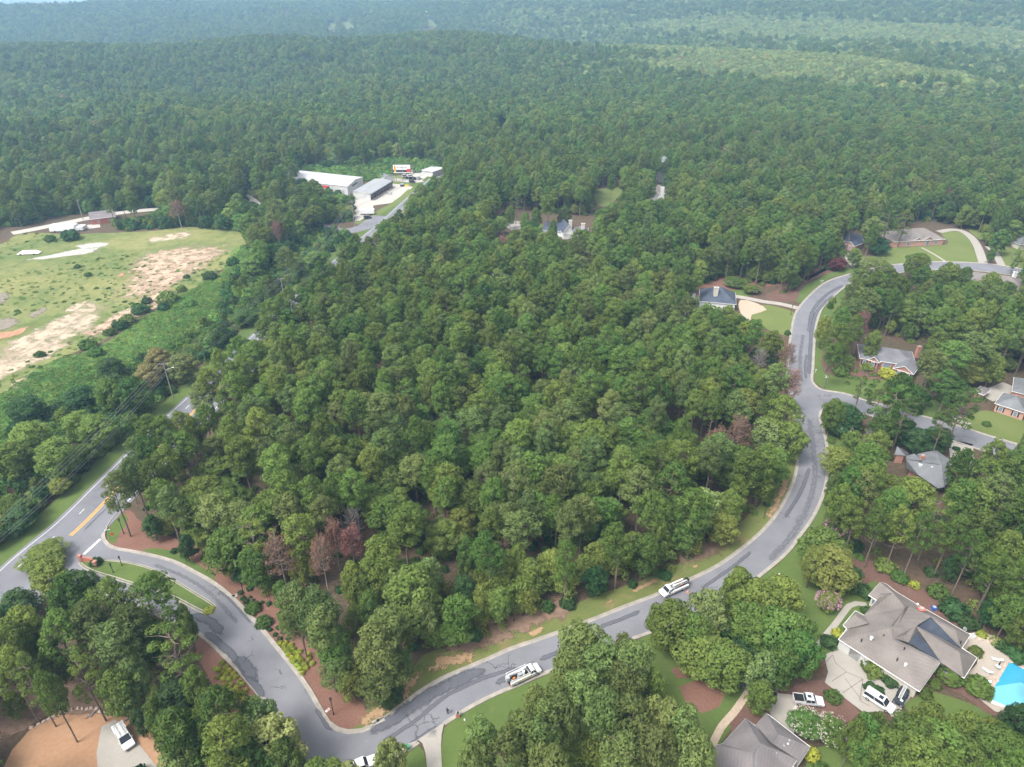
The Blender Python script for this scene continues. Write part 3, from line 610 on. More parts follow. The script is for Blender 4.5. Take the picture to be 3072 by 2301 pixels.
for s in range(3):   # loose, open pines with bare limbs between the plates of needles
    cl = env_clumps(20+3*s, 50+s, 7.5, 19.2, 3.9, 1.05, top=.45, lobes=.3, hollow=.6)
    pl.append((crown('pine_crown', M['pine'], cl, 112, .52, .45, .5, .6, 20+s), trunk('pine_trunk', M['bark'], 18.6, .27, [(random.Random(s*50+k).uniform(.35, .95), random.Random(s*9+k).uniform(2.4, 4.2), .2) for k in range(18)], 30+s)))
reg('openpine', 20, 4.9, pl, 14, 'pine_tree', 'pine tree')
pl = []
for s in range(5):
    r = random.Random(s+40); cl = env_clumps(50, 90+s, 4.0, 14.8, 4.4, 1.45, top=.42, lobes=.16, hollow=.5)
    pl.append((crown('broadleaf_crown', M['hardwood'], cl, 98, .53, .75, .8, .5, 60+s), trunk('broadleaf_trunk', M['bark'], 13, .3, [(r.uniform(.25, .9), r.uniform(2, 4), .6) for _ in range(12)], s+70)))
reg('hardwood', 16, 5.2, pl, 9.5, 'broadleaf_tree', 'broadleaf tree')
pl = []
for s in range(2):
    cl = env_clumps(46, 120+s, 2.6, 12.5, 3.9, 1.4, top=.4, lobes=.08, hollow=.55)
    pl.append((crown('dark_crown', M['darkleaf'], cl, 85, .55, .75, .85, .4, 80+s), trunk('broadleaf_trunk', M['bark'], 10, .25, [], s+80)))
reg('dark', 14, 4.6, pl, 8, 'evergreen_tree', 'evergreen tree')
pl = []
for s in range(4):   # wispy yellow-green understorey trees
    r = random.Random(s+140); cl = env_clumps(34, 140+s, 2.2, 8.6, 3.1, 1.15, top=.4, lobes=.25, hollow=.4)
    pl.append((crown('understorey_crown', M['yellowleaf'], cl, 62, .62, .42, .55, .8, 90+s, -.8, (.5, 1.2)), trunk('thin_trunk', M['bark'], 7.5, .13, [(r.uniform(.2, .9), r.uniform(1.5, 3), .7) for _ in range(8)], s+90)))
reg('yellow', 9.5, 4., pl, 6, 'understorey_tree', 'young tree')
pl = []
for s in range(2):
    r = random.Random(s+170); cl = []
    for i in range(40):
        t = i/40; a = i*2.4; q = 2.1*(1-t)**.8*(.6+.4*r.random()); cl.append((q*math.cos(a), q*math.sin(a), 3+11.5*t, .95*(1-.5*t)))
    pl.append((crown('cone_crown', M['hardwood'], cl, 60, .5, .6, .8, .6, 95+s), trunk('thin_trunk', M['bark'], 13, .2, [], s+95)))
reg('cone', 15.5, 2.8, pl, 8, 'conical_tree', 'conical tree')
def bare(seed, H, R, z0, n, needles=None, m=None):
    r = random.Random(seed); mb = MB(); tips = []
    mb.tube((0, 0, 0), (0, 0, H*.55), .24, .15, 6); mb.tube((0, 0, H*.55), (.2, .1, H*.95), .15, .03, 5)
    for i in range(n):
        t = (i+.5)/n; z = z0+(H-z0)*t*.92; a = i*2.4+r.uniform(-.4, .4); L_ = R*(1-.55*t)*r.uniform(.75, 1.15); up = .35+.5*t
        p = Vector((0, 0, z)); d = Vector((math.cos(a), math.sin(a), up)).normalized(); q = p+d*L_*.55; e = q+(d+Vector((r.uniform(-.3, .3), r.uniform(-.3, .3), .15)))*L_*.45
        mb.tube(p, q, .075, .05, 4); mb.tube(q, e, .05, .02, 3)
        for k in range(7):
            s = p.lerp(e, .3+.1*k); dd = (d+Vector((r.uniform(-1, 1), r.uniform(-1, 1), r.uniform(-.2, .8)))).normalized(); f = s+dd*r.uniform(.7, 1.7)
            mb.tube(s, f, .035, .015, 3); tips.append(f)
            for j in range(2):
                g = f+(dd+Vector((r.uniform(-1, 1), r.uniform(-1, 1), r.uniform(-.3, .6)))).normalized()*.7; mb.tube(s.lerp(f, .6), g, .028, .012, 3); tips.append(g)
    tr = bpy.data.meshes.new('bare_branches'); tr.from_pydata(mb.v, [], mb.f); tr.materials.append(M['twig'] if not needles else M['greybark'])
    cm = None
    if needles:
        T_ = np.array([tuple(t) for t in tips]); rr = np.random.default_rng(seed); C_ = np.repeat(T_, needles, 0)+rr.normal(0, .33, (len(T_)*needles, 3))
        cm = mesh_cards('dead_needles', cards(C_, rr.normal(size=C_.shape)+np.array([0, 0, .4]), rr.uniform(.3, .6, len(C_)), .4, rr), rr.uniform(0, 1, len(C_)), m)
    return cm, tr
reg('bare', 13, 5.2, [bare(1, 13, 4, 4.5, 26), bare(2, 13, 4, 5.5, 30)], 9.5, 'dead_tree', 'dead tree')
reg('brown', 17, 4.9, [bare(3, 17, 3.6, 7, 26, 5, M['brownneedle']), bare(4, 17, 3.6, 8, 24, 5, M['brownneedle'])], 12.5, 'dead_pine_tree', 'dead pine')
reg('rust', 15, 4.7, [bare(5, 15, 3.2, 7, 22, 12, M['redneedle'])], 11.5, 'dead_pine_tree', 'dead pine')
def recolour(base, key, m, **kw):
    d = dict(KIND[base]); vs = []
    for c, t in d['var']:
        c2 = c.copy(); c2.materials.clear(); c2.materials.append(m); vs.append((c2, t))
    d['var'] = vs; d.update(kw); KIND[key] = d
recolour('hardwood', 'sunny', M['sunleaf']); recolour('hardwood', 'maroon', M['maroon'], name='maroon_tree', cat='maple tree')
recolour('hardwood', 'yhard', M['yellowleaf']); recolour('cone', 'ycone', M['yellowleaf']); recolour('hardwood', 'tan', M['tanleaf'], name='vine_covered_tree', cat='vine-covered tree')
recolour('dark', 'kudzu', M['kudzu'], name='vine_covered_tree', cat='vine-covered tree')
M['olive'] = leaf('olive_leaves', (.10, .135, .03), (.15, .185, .045), (.22, .25, .07)); recolour('hardwood', 'olive', M['olive'])
M['lightpine'] = leaf('light_pine_needles', (.10, .145, .042), (.165, .215, .062), (.22, .27, .09)); recolour('pine', 'lightpine', M['lightpine'])
# shrubs (unit: 1 m radius, 1.4 m high)
def shrub(seed, m, n=640, size=.36, flat_=.85):
    r = np.random.default_rng(seed); d = r.normal(size=(n, 3)); d /= np.linalg.norm(d, axis=1, keepdims=True); d = d[d[:, 2] > -.35]
    lump = 1+.10*np.sin(5*d[:, :1]+seed)+.10*np.sin(6*d[:, 1:2]+2*seed)+.06*np.sin(9*d[:, 2:3])
    p = d*r.uniform(.8, 1.03, (len(d), 1))*lump*np.array([1, 1, flat_])+np.array([0, 0, .5])
    return mesh_cards('shrub_leaves', cards(p, d+.5*r.normal(size=d.shape), r.uniform(size*.7, size*1.3, len(d)), .7, r), np.clip(r.uniform(0, .6, len(d)), 0, 1), m)
SHR = {'green': [shrub(s, M['hardwood']) for s in range(3)], 'dark': [shrub(s+5, M['darkleaf']) for s in range(3)], 'golden': [shrub(s+9, M['golden'], 620, .3, .9) for s in range(3)],
       'maroon': [shrub(21, M['maroon'], 800, .18)], 'kudzu': [shrub(s+30, M['kudzu'], 260, .34, .6) for s in range(3)], 'yellow': [shrub(s+40, M['yellowleaf'], 320, .26) for s in range(2)]}
def blossom(seed, m, n, R, zc, hz):
    r = np.random.default_rng(seed); d = r.normal(size=(n, 3)); d /= np.linalg.norm(d, axis=1, keepdims=True); d = d[d[:, 2] > -.25]
    b = np.repeat(d*np.array([R, R, hz])*r.uniform(.82, 1.1, (len(d), 1))+np.array([0, 0, zc]), 7, 0)+r.normal(0, .2, (len(d)*7, 3))
    return mesh_cards('blossom', cards(b, r.normal(size=b.shape)+np.array([0, 0, .8]), r.uniform(.15, .32, len(b)), .8, r), r.uniform(0, 1, len(b)), m)
LAND = {}     # landmarks for labels: name -> px position
def stem_shared(): pass
TREES = []
def plant_tree(kind, x, y, R, H, label, group=None, var=None, z=0., extra=None):
    K = KIND[kind]; i = random.randrange(len(K['var'])) if var is None else var
    cm, tm = K['var'][i]; o = empty(K['name'], (x, y, z), random.uniform(0, 6.28))
    sx = R/K['R']; sz = H/K['H']; o.scale = (sx, sx, sz)
    tag(o, label, K['cat'], group)
    t = link('trunk', tm, o)
    if cm: link('crown', cm, o)
    if extra: link('blossom', extra, o)
    TREES.append(o); return o
# ------------------------------------------------------------------ open places of the photograph (no automatic crowns here)
OPEN = [
    [(0, 1650), (290, 1436), (300, 1490), (372, 1530), (440, 1580), (520, 1615), (640, 1690), (720, 1740), (740, 1780), (830, 1800), (850, 1900), (930, 1980), (990, 2060), (1080, 2120), (1180, 2090), (1250, 2010), (1290, 1970), (1480, 1905), (1640, 1850), (1750, 1815), (1880, 1770), (2000, 1730), (2100, 1680), (2200, 1590), (2280, 1530), (2330, 1480), (2375, 1400), (2397, 1330), (2400, 1180), (2385, 1100), (2378, 990), (2300, 985), (2262, 940), (2210, 910), (2160, 870), (2250, 890), (2330, 885), (2385, 870), (2400, 850), (2450, 815), (2540, 790), (2580, 800), (2560, 845), (2500, 895), (2475, 950), (2490, 1000), (2478, 1060), (2490, 1110), (2560, 1120), (2620, 1140), (2570, 1190), (2480, 1215), (2490, 1300), (2500, 1370), (2510, 1400), (2500, 1480), (2470, 1540), (2440, 1590), (2550, 1700), (2660, 1750), (2820, 1800), (2900, 1850), (2900, 1950), (3072, 1990), (3072, 2301), (900, 2301), (0, 2301)],
    [(2560, 1010), (2640, 1000), (2760, 1035), (2790, 1140), (2760, 1190), (2640, 1160), (2560, 1125)],
    [(2690, 1335), (2860, 1335), (2840, 1380), (2830, 1470), (2780, 1460), (2690, 1400)], [(2500, 1180), (2600, 1180), (2600, 1240), (2500, 1230)], [(2740, 1240), (2810, 1255), (2800, 1310), (2735, 1290)], [(2870, 1280), (2960, 1300), (2950, 1350), (2865, 1330)],
    [(2920, 1140), (3072, 1120), (3072, 1330), (2950, 1310), (2880, 1260)],
    [(2670, 690), (2740, 660), (2820, 660), (2870, 680), (2930, 680), (2960, 740), (3010, 730), (3072, 740), (3072, 830), (2780, 800), (2660, 790), (2580, 785), (2540, 750), (2580, 740)],
    [(2515, 690), (2590, 690), (2590, 760), (2540, 745)], [(2920, 790), (3072, 800), (3072, 850), (2990, 845)],
    [(2080, 850), (2180, 835), (2260, 850), (2340, 860), (2330, 900), (2300, 960), (2240, 960), (2200, 930), (2080, 910)], [(1975, 860), (2010, 860), (2010, 885), (1975, 885)],
    [(1780, 560), (1860, 558), (1870, 580), (1840, 610), (1780, 620)], [(1950, 550), (2030, 550), (2040, 590), (1960, 600)],
    [(1480, 625), (1780, 645), (1780, 705), (1680, 710), (1620, 680), (1500, 695)],
    [(895, 505), (1100, 500), (1120, 480), (1170, 480), (1320, 490), (1340, 520), (1250, 560), (1230, 590), (1200, 640), (1120, 680), (1110, 705), (1060, 700), (960, 690), (950, 670), (1060, 660), (1060, 590), (990, 575), (975, 560), (900, 530)],
    [(730, 560), (780, 560), (785, 620), (740, 610)],
    [(0, 670), (60, 680), (160, 645), (470, 615), (495, 630), (440, 655), (330, 665), (360, 690), (560, 675), (720, 690), (745, 720), (740, 780), (690, 850), (650, 930), (590, 990), (520, 1030), (455, 1050), (400, 1080), (300, 1130), (285, 1190), (170, 1215), (60, 1270), (0, 1310), (-220, 1480), (-400, 1100), (-400, 800), (-60, 690)],
    [(562, 1196), (592, 1166), (608, 1188), (578, 1222)],
    [(1490, 345), (1535, 350), (1525, 370), (1490, 375)], [(1160, 590), (1215, 590), (1210, 620), (1160, 660)],
]
HEIGHTS = {'pine': 20, 'openpine': 20, 'hardwood': 14, 'dark': 9, 'yellow': 7.5, 'cone': 11, 'bare': 12, 'brown': 16, 'rust': 14, 'sunny': 14, 'maroon': 6, 'yhard': 11, 'ycone': 11, 'tan': 11, 'kudzu': 11, 'olive': 13, 'lightpine': 20}
PLACED = []   # px, py, radius of crowns of hand-placed trees, with base
NOROOT = [dens(T, 5)+dens(B1, 5)+dens(B2, 5)+dens(B3, 5), ats(rd([(680, 800), (820, 690), (1415, 1078), (1380, 1120), (1240, 1270), (985, 1235), (690, 1010)])), ats(rd([(820, 680), (1030, 345), (1120, 245), (1805, 645), (1855, 820), (1415, 1078)])),
          ats(rd([(1790, 640), (1990, 660), (2100, 780), (2330, 860), (2330, 1260), (2100, 1255), (1760, 1000)])), ats([(2148, 2236), (2237, 2155), (2299, 2139), (2431, 2241), (2400, 2440), (2120, 2440)]), ats([(305, 2180), (345, 2160), (372, 2175), (470, 2300), (520, 2380), (300, 2380)])]
def put(kind, cx, cy, w, label=None, group=None, H=None, extra=None):
    """a tree whose crown is seen centred at (cx,cy), w pixels across"""
    if kind == 'pine' and ((cy > 1900 and 1400 < cx < 2110) or (cy > 1760 and 850 < cx < 1210) or random.random() < .22): kind = 'lightpine'
    K = KIND[kind]; H = (H or HEIGHTS[kind]); zc = K['zc']/K['H']*H
    x, y = at(cx, cy, zc)
    for k in range(14):     # a crown seen here must stand on ground where a tree can root
        bx, by, _ = to_px(x, y, 0.); ax = x-np.interp(y, np.array(HL)[:, 1], np.array(HL)[:, 0])
        bad = any(inpoly([x], [y], pg)[0] for pg in NOROOT) or (-2 < ax < 15.5)
        if not bad and 700 < cx < 2420 and cy < 2090 and not inpoly([cx], [cy], OPEN[0])[0]: bad = bool(inpoly([bx], [by-6], OPEN[0])[0]) and by > cy
        if not bad: break
        H *= .92; zc = K['zc']/K['H']*H; x, y = at(cx, cy, zc)
    ppm = to_px(x, y, zc)[2]; R = w/2/ppm
    PLACED.append((kind, cx, cy, w, x, y, R, H, label, group, extra))
P_ = put
# --- bottom left wood between the exit lane and the clay lot
for k, cx, cy, w, *lb in [
    ('hardwood', 135, 1668, 135, 'dark broadleaf tree overhanging the highway at the lower left'), ('yhard', 150, 1728, 125, 'yellow-green tree in front of the dark one beside the highway'),
    ('dark', 60, 1808, 110, 'dark low tree at the highway edge, lower left'), ('pine', 228, 1775, 150), ('pine', 320, 1800, 130), ('pine', 440, 1795, 160, 'flat-topped pine leaning over the exit lane behind the grass island'),
    ('bare', 455, 1868, 125, 'bare grey dead tree beside the exit lane below the grass island'), ('pine', 75, 1880, 120), ('pine', 185, 1905, 140), ('pine', 345, 1935, 165), ('openpine', 520, 1945, 165, 'pale open-crowned pine beside the shrub bed, left of the street'),
    ('hardwood', 120, 1930, 110), ('yhard', 100, 1970, 70), ('pine', 30, 2010, 120), ('openpine', 255, 2030, 115, 'open pine standing over the bare brown slope'), ('hardwood', 360, 2075, 120), ('yellow', 430, 1990, 100),
    ('dark', 527, 2098, 135, 'dense blue-green evergreen tree above the parked white van'), ('pine', 30, 1930, 110), ('pine', 270, 1860, 130), ('openpine', 90, 2035, 90), ('hardwood', 440, 1930, 100), ('hardwood', 590, 2060, 80),
    ('pine', 522, 2190, 140), ('sunny', 548, 2275, 130, 'light green tree at the bottom edge, left clump'), ('pine', 665, 2145, 165), ('sunny', 765, 2180, 150, 'bright green tree nearest the street bend at the bottom'), ('sunny', 812, 2225, 190, 'large bright green tree at the bottom, right of its clump'), ('pine', 680, 2235, 180), ('hardwood', 740, 2290, 170),
    ('yellow', 610, 2135, 90), ('yellow', 470, 2085, 70), ('hardwood', 600, 2230, 130), ('hardwood', 850, 2290, 130), ('pine', 150, 2070, 90), ('sunny', 405, 2035, 95), ('yellow', 40, 2105, 80), ('hardwood', 470, 2150, 75), ('dark', 425, 2165, 50), ('hardwood', 160, 2000, 80), ('dark', 20, 1860, 80), ('pine', 395, 1865, 120), ('hardwood', 560, 1870, 60), ('hardwood', 190, 1830, 90),
    # --- point of the woodlot at the street corner
    ('openpine', 760, 1615, 130), ('pine', 890, 1598, 130), ('brown', 838, 1665, 125, 'pinkish brown dead pine standing tallest by the mulch bed'), ('brown', 965, 1668, 85, 'smaller dead brown pine with its trunk showing'), ('rust', 1003, 1612, 80, 'rust-brown dead pine, left of a close pair'), ('rust', 1054, 1630, 85, 'rust-brown dead pine, right of a close pair'),
    ('bare', 1057, 1572, 100, 'grey leafless tree behind the rust-brown pair of pines'), ('hardwood', 770, 1700, 110), ('yhard', 905, 1700, 80), ('pine', 896, 1790, 135), ('pine', 955, 1830, 165, 'big rounded pine behind the golden shrubs'), ('pine', 893, 1848, 120), ('pine', 962, 1880, 125), ('hardwood', 1010, 1950, 105), ('pine', 995, 2010, 110),
    ('pine', 1143, 1672, 135), ('hardwood', 1120, 1732, 130), ('pine', 1211, 1568, 140), ('yhard', 1325, 1612, 120), ('yhard', 1390, 1568, 90), ('pine', 1468, 1645, 120), ('dark', 1395, 1760, 75), ('hardwood', 1400, 1667, 70), ('hardwood', 1552, 1685, 62),
    ('hardwood', 1107, 1828, 80), ('yhard', 1242, 1785, 195, 'large yellow-green tree with pale bare twigs showing', None, 18), ('sunny', 1270, 1850, 95), ('pine', 1150, 1880, 150), ('pine', 1125, 1945, 150), ('pine', 1140, 2015, 165, 'pine at the tip of the wood nearest the street corner'), ('pine', 1190, 1985, 110), ('yellow', 1040, 2000, 100), ('yellow', 1045, 2050, 90), ('dark', 1165, 2075, 100),
    ('pine', 1375, 1830, 115), ('pine', 1368, 1885, 120, 'narrow pine standing alone above the tan dirt strip'), ('yellow', 1491, 1755, 110), ('yellow', 1560, 1770, 130), ('yellow', 1625, 1722, 120), ('yellow', 1442, 1720, 100), ('pine', 1700, 1670, 80), ('yellow', 1690, 1740, 110), ('dark', 1790, 1735, 80), ('yellow', 1755, 1700, 100), ('yellow', 1850, 1690, 100), ('pine', 1860, 1620, 120), ('hardwood', 1930, 1660, 110), ('yellow', 1990, 1650, 80), ('yhard', 1520, 1700, 90), ('yhard', 1590, 1725, 95), ('yhard', 1660, 1690, 90), ('yhard', 1800, 1665, 90), ('yellow', 1450, 1790, 80), ('yellow', 1330, 1770, 70), ('yhard', 1900, 1640, 80), ('sunny', 1290, 1730, 90),
    # --- right edge of the woodlot
    ('bare', 2278, 1080, 75, 'grey leafless tree in the wood beside the street, below the house with blue-grey roof'), ('brown', 2362, 1075, 60, 'thin brown dead pine over the street opposite the brick house'), ('brown', 2375, 1155, 75, 'brown dead pine leaning over the street before the junction'), ('rust', 2148, 1330, 85, 'rust-red dead pine in the right part of the woodlot'), ('brown', 2218, 1300, 85, 'brown dead pine right of the rust-red one'),
    ('pine', 2360, 1240, 115, 'pine overhanging the street at the side-street junction'), ('sunny', 2312, 1300, 125), ('hardwood', 2370, 1315, 110), ('pine', 2300, 1380, 100), ('pine', 2240, 1400, 110), ('hardwood', 2330, 1395, 90), ('pine', 2330, 1130, 80), ('hardwood', 2280, 1440, 100), ('hardwood', 2215, 1480, 70),
    ('sunny', 2110, 1523, 125, 'pale green layered tree above the brown scrub'), ('yhard', 2165, 1580, 100), ('dark', 2066, 1325, 75), ('hardwood', 1984, 1610, 70), ('pine', 2020, 1450, 130), ('pine', 2045, 1370, 110), ('pine', 1960, 1530, 120), ('hardwood', 2190, 1525, 80),
    # --- clump between the street and the lower house
    ('pine', 1741, 1925, 165, 'tall pine right beside the utility truck with the ladder rack'), ('pine', 1796, 1990, 160), ('pine', 1698, 2010, 130), ('pine', 1899, 1990, 150), ('pine', 1749, 2082, 170), ('pine', 1875, 2060, 140), ('pine', 1820, 2130, 140), ('pine', 1990, 2150, 155), ('pine', 2050, 2190, 165), ('pine', 1899, 2165, 160), ('pine', 1679, 2145, 140), ('pine', 1624, 2205, 140), ('pine', 1954, 2239, 170), ('pine', 2085, 2262, 150), ('pine', 1855, 2265, 150),
    ('yellow', 1757, 2239, 140), ('yellow', 1690, 2290, 120), ('yellow', 1870, 1935, 90), ('pine', 1647, 2290, 140), ('pine', 1451, 2215, 130), ('pine', 1570, 2209, 160), ('pine', 1512, 2275, 160), ('pine', 1610, 2112, 95), ('pine', 1654, 2107, 110), ('pine', 1620, 2150, 110), ('pine', 1430, 2285, 110), ('yellow', 1810, 2290, 120), ('hardwood', 1960, 2070, 90),
    ('hardwood', 2012, 1868, 165, 'dark rounded tree below the utility truck facing left'), ('sunny', 2125, 1835, 120), ('hardwood', 2080, 1900, 110), ('yhard', 2105, 1950, 165, 'yellow-green tree standing in the round mulch bed, left crown'), ('yhard', 2170, 1990, 165, 'yellow-green tree by the round mulch bed, right crown'), ('hardwood', 2209, 1768, 110), ('hardwood', 2268, 1812, 160), ('hardwood', 2340, 1790, 130), ('hardwood', 2250, 1880, 140), ('hardwood', 2335, 1900, 180), ('hardwood', 2405, 1960, 115), ('hardwood', 2345, 1995, 105), ('hardwood', 2400, 1910, 110), ('dark', 2230, 1950, 90),
    ('sunny', 2291, 2015, 90), ('hardwood', 2279, 2088, 85, 'dark green small tree left of the silver pickup'), ('dark', 2170, 1890, 60), ('sunny', 1180, 2275, 85, 'light green tree at the bottom edge beside the green bin'), ('sunny', 1150, 2301, 70),
    # --- lawn trees of the big house
    ('olive', 2470, 1640, 140), ('olive', 2500, 1700, 150, 'big olive-green tree on the lawn beside the pink crape myrtle'), ('olive', 2440, 1690, 80), ('dark', 2560, 1735, 60),
    ('hardwood', 2724, 2226, 180), ('hardwood', 2831, 2245, 180), ('hardwood', 2988, 2250, 170), ('hardwood', 2600, 2218, 110), ('hardwood', 2618, 2195, 60), ('yhard', 2900, 2185, 95, 'yellow-green tree near the bottom right corner'), ('hardwood', 2760, 2280, 150), ('hardwood', 2890, 2290, 150), ('pine', 3040, 2290, 120), ('hardwood', 2660, 2255, 120), ('hardwood', 2560, 2215, 70), ('yhard', 2600, 2245, 90), ('dark', 3050, 2150, 85, 'dark round tree beside the pool at the right edge'), ('hardwood', 2780, 2180, 110), ('yhard', 2960, 2200, 80),
    # --- wood right of the curve
    ('pine', 2553, 1455, 110), ('pine', 2590, 1470, 90), ('pine', 2615, 1440, 100), ('pine', 2668, 1505, 110), ('openpine', 2807, 1548, 125, 'pale open pine with a long bare leaning trunk'), ('pine', 2934, 1494, 130), ('pine', 2945, 1570, 120), ('pine', 2520, 1500, 80), ('pine', 2885, 1485, 100), ('pine', 3010, 1480, 120), ('pine', 3050, 1560, 120), ('pine', 3020, 1640, 110), ('pine', 2610, 1380, 120), ('yhard', 2520, 1385, 110), ('pine', 2890, 1395, 90), ('pine', 2960, 1420, 110), ('pine', 3040, 1400, 100), ('hardwood', 2990, 1720, 120), ('hardwood', 3040, 1780, 120), ('dark', 2975, 1830, 65), ('hardwood', 3030, 1835, 90), ('dark', 2860, 1700, 50), ('pine', 2570, 1545, 85), ('pine', 2640, 1560, 85), ('pine', 2705, 1572, 85), ('pine', 2765, 1590, 80), ('pine', 2860, 1585, 85), ('pine', 2920, 1640, 85), ('pine', 3000, 1690, 85), ('pine', 3060, 1730, 80), ('bare', 3000, 1655, 60, 'bare grey dead tree leaning among the dark pines, right side'),
    ('hardwood', 3068, 1885, 80), ('pine', 2500, 1460, 50),
    ('dark', 2540, 1245, 115, 'glossy broad evergreen with white flowers at the junction corner'), ('hardwood', 2500, 1240, 70), ('openpine', 2680, 1215, 130, 'loose open pine over the side street'), ('openpine', 2890, 1215, 115, 'tall pine with bare leaning trunk over the side street'), ('dark', 2807, 1310, 95), ('dark', 2755, 1318, 80), ('openpine', 2590, 1138, 85, 'small open pine on the lawn before the brick house'), ('pine', 2700, 1160, 90), ('hardwood', 2740, 1190, 90), ('hardwood', 2640, 1290, 80), ('openpine', 2640, 1200, 80), ('openpine', 2715, 1235, 90), ('hardwood', 2672, 1262, 60), ('openpine', 2835, 1262, 70), ('pine', 2990, 1370, 90), ('dark', 2700, 1290, 70), ('bare', 2600, 1330, 60), ('yhard', 2560, 1330, 70), ('pine', 2630, 1340, 90),
    ('pine', 2503, 1005, 90), ('hardwood', 2470, 985, 50), ('yhard', 2525, 965, 50, 'yellow-green treetop beside the brown-topped pine'), ('brown', 2582, 978, 60, 'brown-topped dying pine with bare trunk by the brick house'), ('pine', 2550, 930, 80), ('pine', 2500, 1060, 55), ('pine', 2600, 900, 90), ('hardwood', 2620, 1030, 50),
    ('pine', 2860, 1060, 120), ('yhard', 2910, 1110, 90), ('pine', 2800, 1090, 100), ('pine', 2930, 1040, 110), ('pine', 2850, 1150, 90), ('hardwood', 2980, 1100, 70), ('pine', 2900, 990, 110), ('hardwood', 2870, 1180, 80),
    ('openpine', 2716, 665, 75, 'tall pine pair in front of the pink-brick house, right crown'), ('openpine', 2665, 665, 70, 'tall pine pair in front of the pink-brick house, left crown'), ('pine', 2620, 680, 75), ('dark', 2640, 735, 70), ('maroon', 2512, 790, 60, 'maroon round tree beside the upper street'), ('yhard', 2564, 768, 45), ('pine', 2755, 795, 75), ('pine', 2760, 830, 70), ('pine', 2845, 815, 60), ('pine', 2628, 808, 100), ('hardwood', 2592, 838, 85), ('pine', 2700, 860, 80), ('hardwood', 2752, 792, 85), ('pine', 2850, 825, 70), ('pine', 2900, 832, 60), ('pine', 2965, 845, 75), ('pine', 2670, 835, 70), ('pine', 2810, 850, 70),
    ('hardwood', 3000, 720, 60), ('hardwood', 3040, 690, 70), ('hardwood', 2975, 765, 25), ('sunny', 3048, 775, 24),
    # centre landmarks
    ('yhard', 2027, 830, 75, 'pale yellow-green tree on the lawn beside the blue-grey roofed house'), ('hardwood', 2085, 830, 55, 'small dark tree on the lawn behind the blue-grey roofed house'), ('ycone', 1811, 755, 50, 'yellow conical tree in the middle of the wood'), ('cone', 1980, 700, 32, 'light green conical tree near the centre'), ('hardwood', 1933, 530, 90, 'big billowing broadleaf tree behind the small green field'), ('rust', 1668, 500, 35, 'rust-red dead tree in the woods beyond the small green field'), ('rust', 1645, 512, 28), ('openpine', 1548, 600, 45), ('yhard', 1500, 672, 45), ('hardwood', 1575, 665, 35), ('hardwood', 1530, 645, 32),
    ('pine', 2060, 925, 80), ('pine', 2120, 948, 90), ('pine', 2180, 955, 80), ('pine', 2000, 938, 80), ('hardwood', 2218, 985, 60), ('pine', 2030, 905, 60), ('hardwood', 1590, 692, 50), ('pine', 1655, 718, 62), ('pine', 1740, 716, 60), ('hardwood', 1610, 652, 38), ('pine', 1792, 680, 50), ('hardwood', 1690, 648, 42), ('hardwood', 1660, 690, 30), ('pine', 1950, 570, 45), ('pine', 2015, 572, 45),
    ('pine', 440, 1355, 90), ('pine', 495, 1290, 90), ('pine', 530, 1335, 90), ('pine', 400, 1420, 90), ('pine', 620, 1255, 80), ('pine', 550, 1275, 80), ('pine', 545, 1335, 95), ('pine', 500, 1385, 95), ('pine', 460, 1425, 95), ('hardwood', 1062, 1745, 95), ('yellow', 1060, 1845, 80), ('yhard', 1215, 1880, 90), ('yellow', 1440, 1850, 80), ('yellow', 1300, 1900, 80), ('yhard', 1500, 1810, 80), ('yellow', 1580, 1800, 80),
    # left thicket landmarks
    ('dark', 333, 1105, 80, 'dark tree between the vine-covered ground and the highway'), ('dark', 350, 1150, 85), ('tan', 470, 1080, 85, 'tan-coloured tree beside the power line'), ('tan', 440, 1130, 90), ('hardwood', 400, 1180, 100), ('dark', 230, 1190, 95), ('hardwood', 330, 1180, 100), ('yhard', 235, 1270, 90), ('hardwood', 90, 1320, 140), ('hardwood', 30, 1380, 120), ('hardwood', 170, 1370, 130), ('dark', 70, 1220, 110),
    ('pine', 340, 1470, 95, 'pine leaning over the highway at the tip of the wood'), ('pine', 420, 1350, 100), ('pine', 450, 1290, 100), ('dark', 457, 1575, 55, 'dark clipped evergreen in the mulch at the edge of the wood'), ('dark', 555, 1640, 50), ('hardwood', 380, 1420, 90),
]: put(k, cx, cy, w, *lb)
WB = blossom(3, M['white_flower'], 300, 5.3, 9., 6.2); WS = blossom(5, M['white_flower'], 90, 4.4, 8., 5.2); PB = blossom(4, M['pink_flower'], 520, 5.2, 9., 6.)
put('hardwood', 2420, 2165, 95, 'white-flowering crape myrtle below the silver pickup, left crown', None, 7, WB); put('hardwood', 2495, 2188, 95, 'white-flowering crape myrtle below the silver pickup, right crown', None, 7, WB)
put('hardwood', 2486, 1800, 72, 'pink-flowering crape myrtle alone on the lawn of the large tan-roofed house', None, 5, PB); put('hardwood', 2512, 1580, 70, 'pink-flowering crape myrtle at the foot of the pines by the curve', None, 9, PB)
put('dark', 2516, 1270, 95, 'white-flowered bush beside the street at the junction', None, 7, WS)
put('hardwood', 2205, 845, 75, 'white-flowered hedge behind the blue-grey roofed house', None, 4, WS); put('hardwood', 2255, 865, 55, 'white-flowered hedge nearest the upper street', None, 4, WS)
put('dark', 1960, 880, 40, 'white-flowered bush left of the small blue-roofed pavilion', None, 4.5, WS)
KEEPOUT_W = []   # world polygons where nothing is rooted (roads, lawns, houses)
for px in [OPEN[5], OPEN[11], OPEN[12]]: pass
CROWN_CLEAR = [[(2540, 1625), (2700, 1630), (2860, 1680), (3000, 1760), (3072, 1800), (3072, 1990), (2900, 1850), (2650, 1740), (2550, 1690)]]
